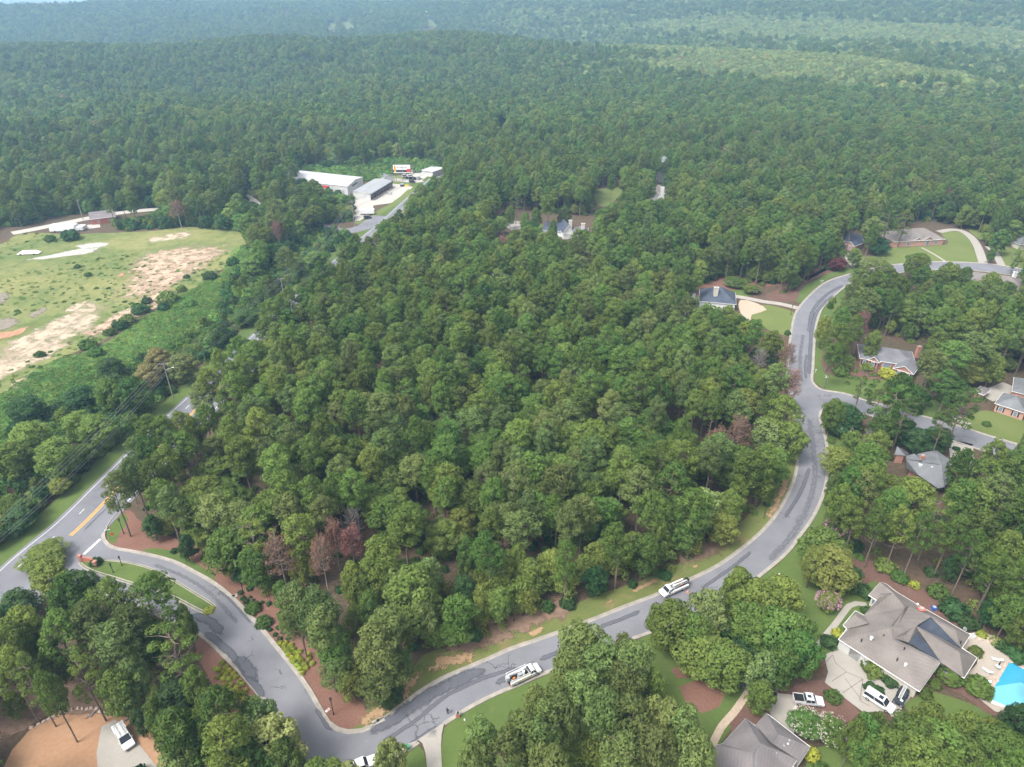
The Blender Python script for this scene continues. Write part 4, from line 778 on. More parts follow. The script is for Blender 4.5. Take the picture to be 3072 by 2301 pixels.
def img_open(x, y, z, rad):
    """true where a crown at (x,y,z) of radius rad would cover an open place"""
    px, py, ppm = to_px(x, y, z); r = rad*ppm; bad = np.zeros(px.shape, bool)
    for ox, oy in ((0, 0), (.55, 0), (-.55, 0), (0, .5), (0, -.6), (.4, -.45), (-.4, -.45)):
        for pg in OPEN+CROWN_CLEAR: bad |= inpoly(px+ox*r, py+oy*r, pg)
    return bad
WORLD_OPEN = [dens(T, 6) + dens(B1, 6) + dens(B2, 6) + dens(B3, 6)]
def world_open(x, y, margin=1.5):
    bad = np.zeros(x.shape, bool)
    for pg in WORLD_OPEN: bad |= inpoly(x, y, pg)
    A = np.array(HL); off = x-np.interp(y, A[:, 1], A[:, 0])
    bad |= (off > -6) & (off < 15.2) & (y < 520)
    return bad
# ------------------------------------------------------------------ automatic woods
def noise2(x, y, s, seed):
    r = np.random.default_rng(seed); v = 0
    for k in range(5):
        a = r.uniform(0, 6.28); f = r.uniform(.6, 1.7)/s; v = v+np.sin((x*np.cos(a)+y*np.sin(a))*f+r.uniform(0, 6.28))
    return v/5
def jgrid(x0, x1, y0, y1, s, r):
    gx_, gy_ = np.meshgrid(np.arange(x0, x1, s), np.arange(y0, y1, s*.87)); gx_[1::2] += s/2
    x = gx_.ravel()+r.uniform(-.36, .36, gx_.size)*s; y = gy_.ravel()+r.uniform(-.36, .36, gy_.size)*s; return x, y
PX = np.array([(p[4], p[5], p[6]) for p in PLACED])
def thin(x, y, rad):
    keep = np.ones(x.shape, bool)
    for (a, b_, c) in PX: keep &= np.hypot(x-a, y-b_) > (c*.9+rad*.55)
    return keep
# near / middle woods: every tree decided here, then the largest in view become objects
r = np.random.default_rng(5)
x, y = jgrid(-520, 560, 60, 700, 6.3, r)
w = (np.abs(x) < y*.78+75) & (y < 640)
x, y = x[w], y[w]
n1 = noise2(x, y, 28, 1); n2 = noise2(x, y, 60, 2); rnd = r.uniform(0, 1, x.shape)
A_ = np.array(HL); hwx = np.interp(y, A_[:, 1], A_[:, 0]); leftside = x < hwx
kind = np.full(x.shape, 'pine', object)
hardp = np.clip(.10+.30*(n2 > .25)+.25*(n1 > .45), 0, 1); hardp = np.where(leftside, .6, hardp+.22*(y < 165))
kind[rnd < hardp] = 'hardwood'
kind[(rnd > np.where(y < 170, .55, .84)) & (kind == 'pine')] = 'lightpine'
kind[rnd > np.where(y < 170, .90, .95)] = 'yhard'; kind[(rnd > .972)] = 'sunny'; kind[(rnd > .985)] = 'cone'; kind[rnd > .990] = 'ycone'; kind[rnd > .9935] = 'bare'; kind[rnd > .9965] = 'brown'
kind[leftside & (rnd > .3) & (rnd < .55)] = 'dark'; kind[leftside & (rnd > .55) & (rnd < .62)] = 'kudzu'
H = np.array([HEIGHTS[k] for k in kind])*r.uniform(.74, 1.16, x.shape); H = np.where(leftside & (y < 260), H*.72, H)
Rr = np.array([KIND[k]['R'] for k in kind])*r.uniform(.72, 1.22, x.shape)*np.where(kind == 'cone', .9, 1)
zc = np.array([KIND[k]['zc']/KIND[k]['H'] for k in kind])*H
bx_, by_, _ = to_px(x, y, 0.); based = np.zeros(x.shape, bool)
for pg in OPEN: based |= inpoly(bx_, by_-8, pg)
ok = ~img_open(x, y, zc, Rr) & ~based & ~world_open(x, y) & thin(x, y, Rr) & ~((np.abs(x-hwx+18) < 9) & (y < 560) & (y > 90))
tz = terrain_z(x, y)
# nearest street furniture clearance and random gaps
ok &= r.uniform(0, 1, x.shape) > .04
x, y, kind, H, Rr, zc, tz = [a[ok] for a in (x, y, kind, H, Rr, zc, tz)]
# low growth trees along the wood's edges
ex, ey = jgrid(-330, 330, 70, 420, 5.2, r); ok = np.abs(ex) < ey*.78+40; ex, ey = ex[ok], ey[ok]
ek = r.choice(np.array(['yellow', 'yellow', 'dark', 'hardwood', 'yhard', 'yhard', 'pine'], object), ex.shape); eH = np.array([{'yellow': 7., 'dark': 5.5, 'hardwood': 8., 'yhard': 7., 'pine': 10.}[k] for k in ek])*r.uniform(.75, 1.2, ex.shape)
eR = np.array([{'yellow': 3., 'dark': 2.3, 'hardwood': 3., 'yhard': 2.8, 'pine': 2.4}[k] for k in ek])*r.uniform(.8, 1.15, ex.shape); ez = eH*.62
bx_, by_, bp_ = to_px(ex, ey, 0.); based = np.zeros(ex.shape, bool); near_ = np.zeros(ex.shape, bool)
for pg in OPEN: based |= inpoly(bx_, by_-4, pg); near_ |= inpoly(bx_, by_+bp_*7, pg) | inpoly(bx_, by_+bp_*3, pg)
ok = near_ & ~based & ~world_open(ex, ey) & ~img_open(ex, ey, ez, eR*.6) & thin(ex, ey, eR*.3) & ~((by_ > 1700) & (bx_ > 1290)) & ~((by_ > 1690) & (bx_ < 700))
x, y, kind, H, Rr, zc, tz = [np.concatenate([a, b_[ok]]) for a, b_ in ((x, ex), (y, ey), (kind, ek), (H, eH), (Rr, eR), (zc, ez), (tz, ey*0))]
px, py, ppm = to_px(x, y, zc); size = Rr*ppm; inview = (px > -40) & (px < 3112) & (py > -40) & (py < 2360)
LANDM = [('silver pickup', 2425, 2100), ('white SUV', 2640, 2100), ('ladder-rack truck', 1573, 2020), ('left-facing utility truck', 2020, 1765), ('green bin', 1220, 2245), ('round mulch bed', 2110, 2090), ('white van', 370, 2215), ('grass island', 450, 1770), ('standing person', 1343, 2140), ('swimming pool', 3040, 2040),
         ('side-street junction', 2470, 1195), ('grey-roofed brick house', 2660, 1080), ('grey roof among pines', 2770, 1390), ('pink-brick house', 2760, 700), ('blue-grey roofed house', 2165, 890), ('rust-red dead pine', 2148, 1330), ('largest leafless tree', 1057, 1572), ('biggest yellow-green tree', 1242, 1780), ('small green field', 1815, 585), ('nearest power pole', 510, 1150), ('maroon tree', 2512, 790), ('white stop bar', 275, 1640), ('house at right edge', 3010, 1220), ('yellow conical tree', 1811, 755), ('white flat warehouse', 1000, 560), ('street corner lamp', 995, 2119), ('lamp inside the curve', 2295, 1532)]
ORD = ['', 'second ', 'third ', 'fourth ', 'fifth ', 'sixth ', 'seventh ', 'eighth ']
LOOK = {'pine': 'rounded green pine', 'openpine': 'open-crowned pine', 'hardwood': 'broad green leafy tree', 'dark': 'dark dense evergreen tree', 'yellow': 'wispy yellow-green young tree', 'cone': 'green conical tree', 'bare': 'bare grey dead tree', 'brown': 'brown dead pine', 'rust': 'rust-red dead pine', 'sunny': 'light green leafy tree', 'maroon': 'maroon tree', 'yhard': 'yellow-green leafy tree', 'ycone': 'yellow-green conical tree', 'tan': 'tan vine-covered tree', 'kudzu': 'vine-covered tree', 'olive': 'olive-green leafy tree', 'lightpine': 'light olive-green pine'}
ALLT = [[p[0], p[4], p[5], p[6], p[7], p[1], p[2], p[8], p[9], p[10], True] for p in PLACED]
cap = {'pine_tree': 300, 'broadleaf_tree': 300, 'evergreen_tree': 150}
cnt = {}
for t in ALLT: cnt[KIND[t[0]]['name']] = cnt.get(KIND[t[0]]['name'], 0)+1
order = np.argsort(-size*inview); stuff = []
for i in order:
    nm = KIND[kind[i]]['name']; c = cnt.get(nm, 0)
    if inview[i] and c < cap.get(nm, 200) and py[i] > 500:
        cnt[nm] = c+1; ALLT.append([kind[i], x[i], y[i], Rr[i], H[i], px[i], py[i], None, None, None, False])
    else: stuff.append(i)
used = {}
LP = np.array([(a, b_) for _, a, b_ in LANDM])
def region(cx, cy):
    u = math.atan2(0, 1)
    if cy > 1680 and cx < 900: return 'in the wood left of the entrance street'
    if cx < 900 and cy > 1250 and cx < 620-(cy-1250)*.9: return 'in the thicket on the far side of the highway'
    if cx < 1000-(cy-620)*.85 and cy > 600: return 'in the thicket between highway and field'
    if cy > 1850 and cx > 2550: return 'behind the lawn at the bottom right'
    if cy > 1850 and cx > 1300: return 'in the clump below the curving street'
    if cx > 2430: return 'in the wood right of the curving street'
    if cy < 760: return 'in the woods beyond the central wood'
    if cy > 1450: return 'in the near part of the central wood'
    return 'in the middle of the dense central wood'
bykl = {}
for k, t in enumerate(ALLT):
    if t[7]: continue
    d = np.hypot(LP[:, 0]-t[5], LP[:, 1]-t[6]); j = int(d.argmin()); t.append((j, d[j])); bykl.setdefault((LOOK[t[0]], j), []).append((d[j], k))
for (lk_, j), L_ in bykl.items():
    L_.sort()
    for q, (d_, k) in enumerate(L_):
        if q < 8 and d_ < 420: ALLT[k][7] = f'{lk_}, {ORD[q]}nearest such tree to the {LANDM[j][0]}'
for t in ALLT:
    if not t[7] and len(t) > 11:
        j = t[11][0]; cw = 2*t[3]*to_px(t[1], t[2], t[4]*.7)[2]; ux = round((t[5]-LP[j, 0])/cw); uy = round((LP[j, 1]-t[6])/(cw*.8))
        NUM = ['no', 'one', 'two', 'three', 'four', 'five', 'six', 'seven', 'eight', 'nine', 'ten', 'eleven', 'twelve', 'thirteen', 'fourteen', 'fifteen', 'sixteen']
        q = []
        if uy and abs(uy) < 17: q.append(f'{NUM[abs(uy)]} crowns {"up" if uy > 0 else "down"}'.replace('one crowns', 'one crown'))
        if ux and abs(ux) < 17: q.append(f'{NUM[abs(ux)]}{"" if q else " crowns"} {"right" if ux > 0 else "left"}')
        t[7] = f'{LOOK[t[0]]} {", ".join(q)} of the {LANDM[j][0]}' if q else f'{LOOK[t[0]]} {region(t[5], t[6])}'
    t[8] = {'pine': 'pines ', 'lightpine': 'pines ', 'openpine': 'pines ', 'dark': 'evergreen trees ', 'yellow': 'young trees ', 'cone': 'conical trees ', 'ycone': 'conical trees ', 'bare': 'dead trees ', 'brown': 'dead trees ', 'rust': 'dead trees ', 'tan': 'vine-covered trees ', 'kudzu': 'vine-covered trees '}.get(t[0], 'leafy trees ')+region(t[5], t[6])
dupl = {}
for t in ALLT: dupl.setdefault(t[7], []).append(t)
for L_ in dupl.values():
    if 1 < len(L_) < 6:
        L_.sort(key=lambda t: t[5]); nm_ = ['leftmost', 'second-left', 'third-left', 'fourth-left'][:len(L_)-1]+['rightmost']
        for t, w_ in zip(L_, nm_):
            if len(t[7].split()) < 15: t[7] = f'{w_} such {t[7]}'
for t in ALLT:
    plant_tree(t[0], t[1], t[2], t[3], t[4], t[7], t[8], extra=t[9])
# ---- mass woods: one object, geometry nodes
PROTO = {}
def proto_coll(name, meshes):
    c = bpy.data.collections.new(name)
    for i, me in enumerate(meshes):
        o = bpy.data.objects.new(f'{name}_{i:02d}', me); c.objects.link(o)
    return c
def scatter(name, pts, rots, scl, idx, coll, label=None):
    me = bpy.data.meshes.new(name); n = len(pts); me.vertices.add(n); me.vertices.foreach_set('co', np.asarray(pts, np.float32).ravel())
    a = me.attributes.new('rot', 'FLOAT_VECTOR', 'POINT'); rv = np.zeros((n, 3), np.float32); rv[:, 2] = rots; a.data.foreach_set('vector', rv.ravel())
    a = me.attributes.new('scl', 'FLOAT_VECTOR', 'POINT'); a.data.foreach_set('vector', np.asarray(scl, np.float32).ravel())
    a = me.attributes.new('idx', 'INT', 'POINT'); a.data.foreach_set('value', np.asarray(idx, np.int32))
    o = link(name, me); o['kind'] = 'stuff'
    ng = bpy.data.node_groups.new(name, 'GeometryNodeTree')
    ng.interface.new_socket('Geometry', in_out='INPUT', socket_type='NodeSocketGeometry'); ng.interface.new_socket('Geometry', in_out='OUTPUT', socket_type='NodeSocketGeometry')
    N = ng.nodes; K = ng.links; gi = N.new('NodeGroupInput'); go = N.new('NodeGroupOutput')
    ip = N.new('GeometryNodeInstanceOnPoints'); ci = N.new('GeometryNodeCollectionInfo'); ci.inputs['Collection'].default_value = coll
    ci.inputs['Separate Children'].default_value = True; ci.inputs['Reset Children'].default_value = True
    K.new(gi.outputs[0], ip.inputs['Points']); K.new(ci.outputs[0], ip.inputs['Instance']); ip.inputs['Pick Instance'].default_value = True
    for an, sock, ty in (('rot', 'Rotation', 'FLOAT_VECTOR'), ('scl', 'Scale', 'FLOAT_VECTOR'), ('idx', 'Instance Index', 'INT')):
        q = N.new('GeometryNodeInputNamedAttribute'); q.data_type = ty; q.inputs['Name'].default_value = an
        K.new(q.outputs['Attribute'], ip.inputs[sock])
    K.new(ip.outputs[0], go.inputs[0])
    md = o.modifiers.new('scatter', 'NODES'); md.node_group = ng; return o
def joined(cm, tm):
    """crown and trunk in one mesh, for the mass woods"""
    if cm is None: return tm
    bm = bmesh.new(); bm.from_mesh(cm); k = len(bm.faces); bm.from_mesh(tm); bm.faces.ensure_lookup_table()
    for f in bm.faces[k:]: f.material_index = 1
    me = bpy.data.meshes.new('tree'); bm.to_mesh(me); bm.free(); me.materials.append(cm.materials[0]); me.materials.append(tm.materials[0]); return me
kinds = ['yellow', 'lightpine', 'pine', 'hardwood', 'dark', 'yhard', 'sunny', 'cone', 'ycone', 'bare', 'brown', 'kudzu']
near_m = []; near_i = {}
for k in kinds:
    near_i[k] = (len(near_m), len(KIND[k]['var'])); near_m += [joined(c, t) for c, t in KIND[k]['var']]
pc = proto_coll('near_tree', near_m)
st = np.array(stuff, int)
pts = np.stack([x[st], y[st], tz[st]-.1], 1)
scl = np.stack([Rr[st]/np.array([KIND[k]['R'] for k in kind[st]])]*2+[H[st]/np.array([KIND[k]['H'] for k in kind[st]])], 1)
ix = np.array([near_i[k][0]+r.integers(near_i[k][1]) for k in kind[st]])
pinemask = np.isin(kind[st], ['pine', 'lightpine', 'brown', 'bare'])
for nm, mk in (('pine_forest', pinemask), ('broadleaf_forest', ~pinemask)):
    scatter(nm, pts[mk], r.uniform(0, 6.28, mk.sum()), scl[mk], ix[mk], pc)
# far woods with lighter meshes
far_m = []; far_i = {}
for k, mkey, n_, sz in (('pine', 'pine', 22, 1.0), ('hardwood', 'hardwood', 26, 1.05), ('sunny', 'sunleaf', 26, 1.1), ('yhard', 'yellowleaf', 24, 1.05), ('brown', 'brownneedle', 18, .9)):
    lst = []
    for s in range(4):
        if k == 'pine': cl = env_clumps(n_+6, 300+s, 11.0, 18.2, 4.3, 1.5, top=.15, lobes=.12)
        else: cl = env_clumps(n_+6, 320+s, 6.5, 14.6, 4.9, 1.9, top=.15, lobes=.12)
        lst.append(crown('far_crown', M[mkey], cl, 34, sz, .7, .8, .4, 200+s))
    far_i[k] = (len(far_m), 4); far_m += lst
fc = proto_coll('far_tree', far_m)
FP = []; 
for (ya, yb, s, sc_) in ((600, 1150, 6.6, 1.0), (1150, 2000, 8.2, 1.12), (2000, 3500, 11.5, 1.45), (3500, 6200, 34, 3.2)):
    x, y = jgrid(-yb*.8-60, yb*.8+60, ya*.8, yb, s, r); d = np.hypot(x, y); w = (d > 0) & (np.abs(x) < y*.8+60) & (y > (640 if ya == 600 else ya)) & (y <= yb)
    x, y = x[w], y[w]; n1 = noise2(x, y, 70*sc_, 11); n2 = noise2(x, y, 260, 12); rd_ = r.uniform(0, 1, x.shape); n3 = noise2(x, y, 600, 14)
    z = terrain_z(x, y); px, py, _ = to_px(x, y, z+12)
    k = np.where(rd_ < np.clip(.30+.45*(n1 > .25)+.5*n2+.3*n3, .04, .95), 'hardwood', 'pine').astype(object)
    # upper-right stands: cloud-gap sunlight painted as paler leaf colour, some lighter hardwoods among them
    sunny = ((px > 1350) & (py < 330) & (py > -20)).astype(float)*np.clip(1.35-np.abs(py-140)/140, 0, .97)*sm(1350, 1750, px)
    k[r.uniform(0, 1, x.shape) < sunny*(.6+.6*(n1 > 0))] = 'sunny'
    rr_ = r.uniform(0, 1, x.shape); k[rr_ > .965] = 'yhard'; k[rr_ > .972] = 'sunny'; k[rr_ > .9965] = 'brown'
    H = np.where(k == 'pine', 19, 15)*r.uniform(.75, 1.15, x.shape)*(sc_**.35); R_w = 4.1*sc_*r.uniform(.7, 1.3, x.shape)
    bad = img_open(x, y, z+12, 4.)
    for pg in ([(985, 60), (1012, 58), (1008, 92), (972, 92)], [(1020, 58), (1048, 50), (1070, 84), (1035, 88)], [(1275, 30), (1290, 48), (1318, 72), (1310, 82), (1280, 80)], [(850, 20), (870, 40), (862, 58), (850, 55)], [(-200, -30), (310, -30), (250, 6), (-200, 12)]): bad |= inpoly(px, py, pg) | inpoly(px, py-9, pg)
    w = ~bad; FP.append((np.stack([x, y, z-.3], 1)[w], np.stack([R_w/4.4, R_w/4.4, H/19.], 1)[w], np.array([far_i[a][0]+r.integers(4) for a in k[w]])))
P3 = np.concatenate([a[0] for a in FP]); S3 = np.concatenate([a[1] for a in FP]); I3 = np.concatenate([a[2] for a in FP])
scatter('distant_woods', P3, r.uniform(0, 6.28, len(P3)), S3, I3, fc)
print('far', len(P3), 'stuff', len(st), 'trees', len(ALLT), cnt)
# low growth under and between the trees
x, y = jgrid(-330, 420, 60, 470, 3.0, r); w = (np.abs(x) < y*.78+30)
x, y = x[w], y[w]; px, py, ppm = to_px(x, y, 1.0)
A_ = np.array(HL); hwx = np.interp(y, A_[:, 1], A_[:, 0]); left = x < hwx-7
bad = np.zeros(x.shape, bool)
for pg in OPEN: bad |= inpoly(px, py, pg)
bad |= world_open(x, y)
keep = ~bad & (r.uniform(0, 1, x.shape) < np.where(left, .85, .30+.25*noise2(x, y, 20, 31)))
x, y, left = x[keep], y[keep], left[keep]
sc_ = r.uniform(.7, 1.7, x.shape)*np.where(left, 1.6, 1); scl = np.stack([sc_, sc_, sc_*r.uniform(.7, 1.5, x.shape)], 1)
um = SHR['green']+SHR['dark']+SHR['yellow']+SHR['kudzu']; ui = np.where(left, r.choice([0, 1, 2, 3, 4, 5, 8, 9, 10], x.shape), r.choice([0, 1, 2, 6, 7, 3], x.shape))
scatter('undergrowth', np.stack([x, y, np.zeros_like(x)-.3], 1), r.uniform(0, 6.28, len(x)), scl, ui, proto_coll('undergrowth_leaf', um))
# vine cover and weeds left of the highway
x, y = jgrid(-330, -90, 150, 420, 1.9, r); px, py, _ = to_px(x, y, 0.)
KZ = [(740, 730), (760, 790), (690, 880), (640, 960), (560, 1050), (430, 1150), (300, 1250), (150, 1320), (-100, 1500), (-200, 1400), (0, 1190), (160, 1080), (300, 1040), (420, 960), (540, 890), (660, 820)]
w = inpoly(px, py, KZ) & (x < np.interp(y, A_[:, 1], A_[:, 0])-7); x, y = x[w], y[w]; q = noise2(x, y, 12, 41)
s_ = r.uniform(.9, 1.7, x.shape); scatter('kudzu_vines', np.stack([x, y, np.full_like(x, -.4)], 1), r.uniform(0, 6.28, len(x)), np.stack([s_, s_, s_*(.45+.5*np.clip(q+.4, 0, 1))], 1), r.integers(0, 3, len(x)), proto_coll('vine_leaf', SHR['kudzu']))
x, y = jgrid(-420, -90, 190, 480, 3.2, r); px, py, _ = to_px(x, y, 0.)
w = inpoly(px, py, FIELD) & (noise2(x, y, 18, 43) > .02) & (r.uniform(0, 1, x.shape) < .6); x, y = x[w], y[w]; s_ = r.uniform(.4, 1.1, x.shape)
scatter('field_weeds', np.stack([x, y, np.full_like(x, -.2)], 1), r.uniform(0, 6.28, len(x)), np.stack([s_, s_, s_*.55], 1), r.choice([0, 1, 6, 7, 8, 9], len(x)), proto_coll('weed_leaf', SHR['green']+SHR['dark']+SHR['yellow']+SHR['kudzu']))
# vine-smothered clearing behind the warehouses
x, y = jgrid(-240, -20, 500, 680, 3.2, r); px, py, _ = to_px(x, y, 3.)
area('vine_ground', [(880, 505), (960, 450), (1100, 410), (1300, 395), (1440, 405), (1400, 450), (1340, 490), (1180, 500), (1100, 545), (1000, 540)], .03, M['kudzu_ground'], 8, 1.)
w = inpoly(px, py, [(870, 515), (960, 470), (1100, 400), (1300, 380), (1440, 400), (1400, 450), (1340, 500), (1180, 510), (1130, 545), (1000, 540)]); x, y = x[w], y[w]; s_ = r.uniform(1.8, 3.6, x.shape)
scatter('kudzu_vines', np.stack([x, y, np.full_like(x, -.5)], 1), r.uniform(0, 6.28, len(x)), np.stack([s_, s_, s_*r.uniform(.6, 1.6, len(x))], 1), r.integers(0, 3, len(x)), proto_coll('vine_leaf_far', SHR['kudzu']))
# ------------------------------------------------------------------ buildings
def inset(pts, d):
    """offset a world polygon inwards by d"""
    n = len(pts); P = [np.array(p[:2]) for p in pts]
    ar = sum(P[i][0]*P[(i+1) % n][1]-P[(i+1) % n][0]*P[i][1] for i in range(n)); s_ = 1 if ar > 0 else -1; out = []
    for i in range(n):
        a, b_, c = P[i-1], P[i], P[(i+1) % n]
        e1 = (b_-a)/(np.linalg.norm(b_-a)+1e-9); e2 = (c-b_)/(np.linalg.norm(c-b_)+1e-9)
        n1 = np.array((-e1[1], e1[0]))*s_; n2 = np.array((-e2[1], e2[0]))*s_; m_ = n1+n2; L_ = np.dot(m_, m_)
        out.append(tuple(b_+m_*(2*d/max(L_, .6))))
    return out
def window(root, p, q, s, zb, w, h, name='window', shutters=False, glass='windowglass', frame='white'):
    """window on the wall running p->q (outside on the right-hand side of p->q), centred at fraction s"""
    p, q = Vector((*p, 0)), Vector((*q, 0)); d = (q-p).normalized(); nr = Vector((d.y, -d.x, 0)); c = p+(q-p)*s+nr*.03; a = math.atan2(d.y, d.x)
    o = MB().box(c.x, c.y, zb, w, .08, h, a).build(name, M[frame], root)
    g = MB().box(c.x+nr.x*.04, c.y+nr.y*.04, zb+.1, w-.2, .06, h-.2, a).build('pane', M[glass], root)
    g.parent = o; 
    if shutters:
        for k in (-1, 1):
            e = c+d*(w/2+.26)*k; sh = MB().box(e.x, e.y, zb-.02, .42, .07, h+.04, a).build('shutter', M['blackmetal'], root)
    return o
def roofmesh(name, root, faces, m, thick=.12):
    mb = MB()
    for f in faces:
        n = len(f); mb.add(f, [tuple(range(n))]); mb.add([(x, y, z-thick) for x, y, z in f], [tuple(range(n-1, -1, -1))])
        b_ = len(mb.v)-2*n; mb.f += [(b_+i, b_+n+i, b_+n+(i+1) % n, b_+(i+1) % n) for i in range(n)]
    me = bpy.data.meshes.new(name); lx, ly, lz = root.location
    me.from_pydata([(x-lx, y-ly, z-lz) for x, y, z in mb.v], [], mb.f); me.materials.append(m); return link(name, me, root)
def gutters(root, pts, z, m='white', w=.16, closed=True):
    mb = MB(); n = len(pts)
    for i in range(n if closed else n-1):
        a, b_ = Vector(pts[i][:2]), Vector(pts[(i+1) % n][:2]); za = pts[i][2] if len(pts[i]) > 2 else z; zb = pts[(i+1) % n][2] if len(pts[(i+1) % n]) > 2 else z
        mb.tube((a.x, a.y, za-.04), (b_.x, b_.y, zb-.04), w*.55, None, 4)
    return mb.build('gutter', M[m], root)
def block(root, p, q, depth, eave=3., rise=2.4, roof='hip', roofm='roof_grey', wallm='brick', over=.45, wins=(), ridge_along=True, z0=0.):
    """rectangular wing: front wall runs p->q (left to right seen from the front), body behind it"""
    p, q = Vector((*p, 0)), Vector((*q, 0)); d = (q-p).normalized(); bk = Vector((-d.y, d.x, 0)); W_ = (q-p).length
    C0 = [p, q, q+bk*depth, p+bk*depth]
    MB().poly([(c.x, c.y) for c in C0], z0, eave-.02).build('wall', M[wallm], root)
    o_ = over; E = [p-d*o_-bk*o_, q+d*o_-bk*o_, q+d*o_+bk*(depth+o_), p-d*o_+bk*(depth+o_)]
    E = [(e.x, e.y, eave) for e in E]; fw, fd = W_+2*o_, depth+2*o_
    if roof == 'hip':
        if fw >= fd: a = Vector(E[0])+d*fd/2+bk*fd/2; b_ = Vector(E[1])-d*fd/2+bk*fd/2
        else: a = Vector(E[0])+d*fw/2+bk*fw/2; b_ = Vector(E[3])+d*fw/2-bk*fw/2
        a = (a.x, a.y, eave+rise); b_ = (b_.x, b_.y, eave+rise)
        F_ = [[E[0], E[1], b_, a], [E[1], E[2], b_], [E[2], E[3], a, b_], [E[3], E[0], a]] if fw >= fd else [[E[0], E[1], a], [E[1], E[2], b_, a], [E[2], E[3], b_], [E[3], E[0], a, b_]]
    elif roof == 'gable':   # ridge along the front
        a = Vector(E[0])+bk*fd/2; b_ = Vector(E[1])+bk*fd/2; a = (a.x, a.y, eave+rise); b_ = (b_.x, b_.y, eave+rise)
        F_ = [[E[0], E[1], b_, a], [E[2], E[3], a, b_]]
        for s_, t_ in ((C0[0], C0[3]), (C0[1], C0[2])):
            m_ = (s_+t_)/2; MB().add([(s_.x, s_.y, eave-.02), (t_.x, t_.y, eave-.02), (m_.x, m_.y, eave+rise-.25)], [(0, 1, 2)]).build('gable_wall', M[wallm], root)
    else:                   # front gable, ridge runs back
        a = Vector(E[0])+d*fw/2; b_ = Vector(E[3])+d*fw/2; a = (a.x, a.y, eave+rise); b_ = (b_.x, b_.y, eave+rise)
        F_ = [[E[1], E[2], b_, a], [E[3], E[0], a, b_]]
        for s_, t_ in ((C0[0], C0[1]), (C0[3], C0[2])):
            m_ = (s_+t_)/2; MB().add([(s_.x, s_.y, eave-.02), (t_.x, t_.y, eave-.02), (m_.x, m_.y, eave+rise-.25)], [(0, 1, 2)]).build('gable_wall', M[wallm], root)
        gutters(root, [E[0], a, E[1]], 0, closed=False)
    roofmesh('roof', root, F_, M[roofm]); gutters(root, E, eave)
    for (s_, w, h, zb, sh) in wins: window(root, (p.x, p.y), (q.x, q.y), s_, zb, w, h, shutters=sh)
    return E
def chimney(root, x, y, z0, z1, w=1.1, m='brickpaint', cap='grey'):
    o = MB().box(x, y, z0, w, w*.7, z1-z0).box(x, y, z1, w*1.15, w*.85, .15).build('chimney', M[m], root)
    c = MB().box(x, y, z1+.15, w*.5, w*.4, .25).build('flue', M[cap], root); c.parent = o; return o
def house_root(name, px, label, cat='house'):
    o = empty(name, (*at(*px), 0)); tag(o, label, cat); return o

# ---- large tan-roofed house with garage
hA = house_root('house', (2600, 1950), 'large house with sprawling tan shingle roof and two dark roof panels beside the pool')
def R4(x, y, z): a = at(2200+x/2.5367, 1650+y/2.5367, z); return (a[0], a[1], z)
J0 = (1205, 590, 6.4)
FA = [[(1115, 355, 3.2), (990, 500, 3), (865, 600, 3), (800, 680, 3), J0, (1310, 437, 6.2), (1215, 325, 5)],
      [(800, 680, 3), (1415, 1078, 3), (1575, 850, 5.6), (1213, 668, 6.3), J0],
      [(1400, 622, 4.9), (1390, 580, 6.1), (1720, 780, 6), (1755, 975, 3), (1577, 852, 3.6)], [(1720, 780, 6), (1855, 820, 3), (1755, 975, 3)],
      [(1393, 577, 6.1), (1735, 745, 3.2), (1855, 820, 3), (1722, 778, 6)],
      [(1475, 490, 5.2), (1505, 508, 5.6), (1690, 610, 5.4), (1735, 745, 3)], [(1690, 610, 5.4), (1805, 645, 3), (1740, 745, 3)],
      [(1340, 425, 4.8), (1395, 410, 3), (1805, 645, 3), (1690, 610, 5.4), (1505, 508, 5.6)],
      [(1310, 437, 6.2), (1340, 425, 4.8), (1505, 508, 5.6), (1475, 490, 5.2), (1405, 585, 4.8), (1390, 580, 6.1), (1400, 622, 4.9), (1335, 703, 4.9), (1213, 668, 6.3), J0],
      [(1215, 325, 5), (1240, 318, 3.6), (1395, 410, 3), (1340, 425, 4.8), (1310, 437, 6.2)],
      [(1030, 345, 3), (1118, 245, 4.6), (1215, 325, 4.9), (1115, 358, 3.3), (1090, 381, 3)], [(1118, 245, 4.6), (1160, 255, 3), (1240, 318, 3), (1215, 325, 4.9)],
      [(835, 572, 3), (922, 490, 4.6), (1030, 557, 4.9), (865, 600, 3)], [(922, 490, 4.6), (928, 462, 3), (1000, 500, 3), (1030, 557, 4.9)]]
roofmesh('roof', hA, [[R4(*v) for v in f] for f in FA], M['roof_tan'])
for f in ([(1335, 703, 5.05), (1400, 622, 5.05), (1575, 845, 5.5)], [(1408, 583, 5.3), (1475, 490, 5.4), (1733, 745, 3.9)]): roofmesh('roof_panel', hA, [[R4(*v) for v in f]], M['roof_dark'])
EA = [(1030, 345), (1118, 247), (1160, 255), (1240, 318), (1395, 410), (1805, 645), (1740, 745), (1855, 820), (1755, 975), (1577, 852), (1415, 1078), (800, 680), (865, 600), (835, 572), (928, 462), (1000, 500), (1090, 381)]
ea = [R4(x, y, 3)[:2] for x, y in EA]; wa = inset(ea, .55)
MB().poly(wa, 0, 2.88).build('wall', M['cream'], hA)
gutters(hA, [(x, y) for x, y in ea], 3.02)
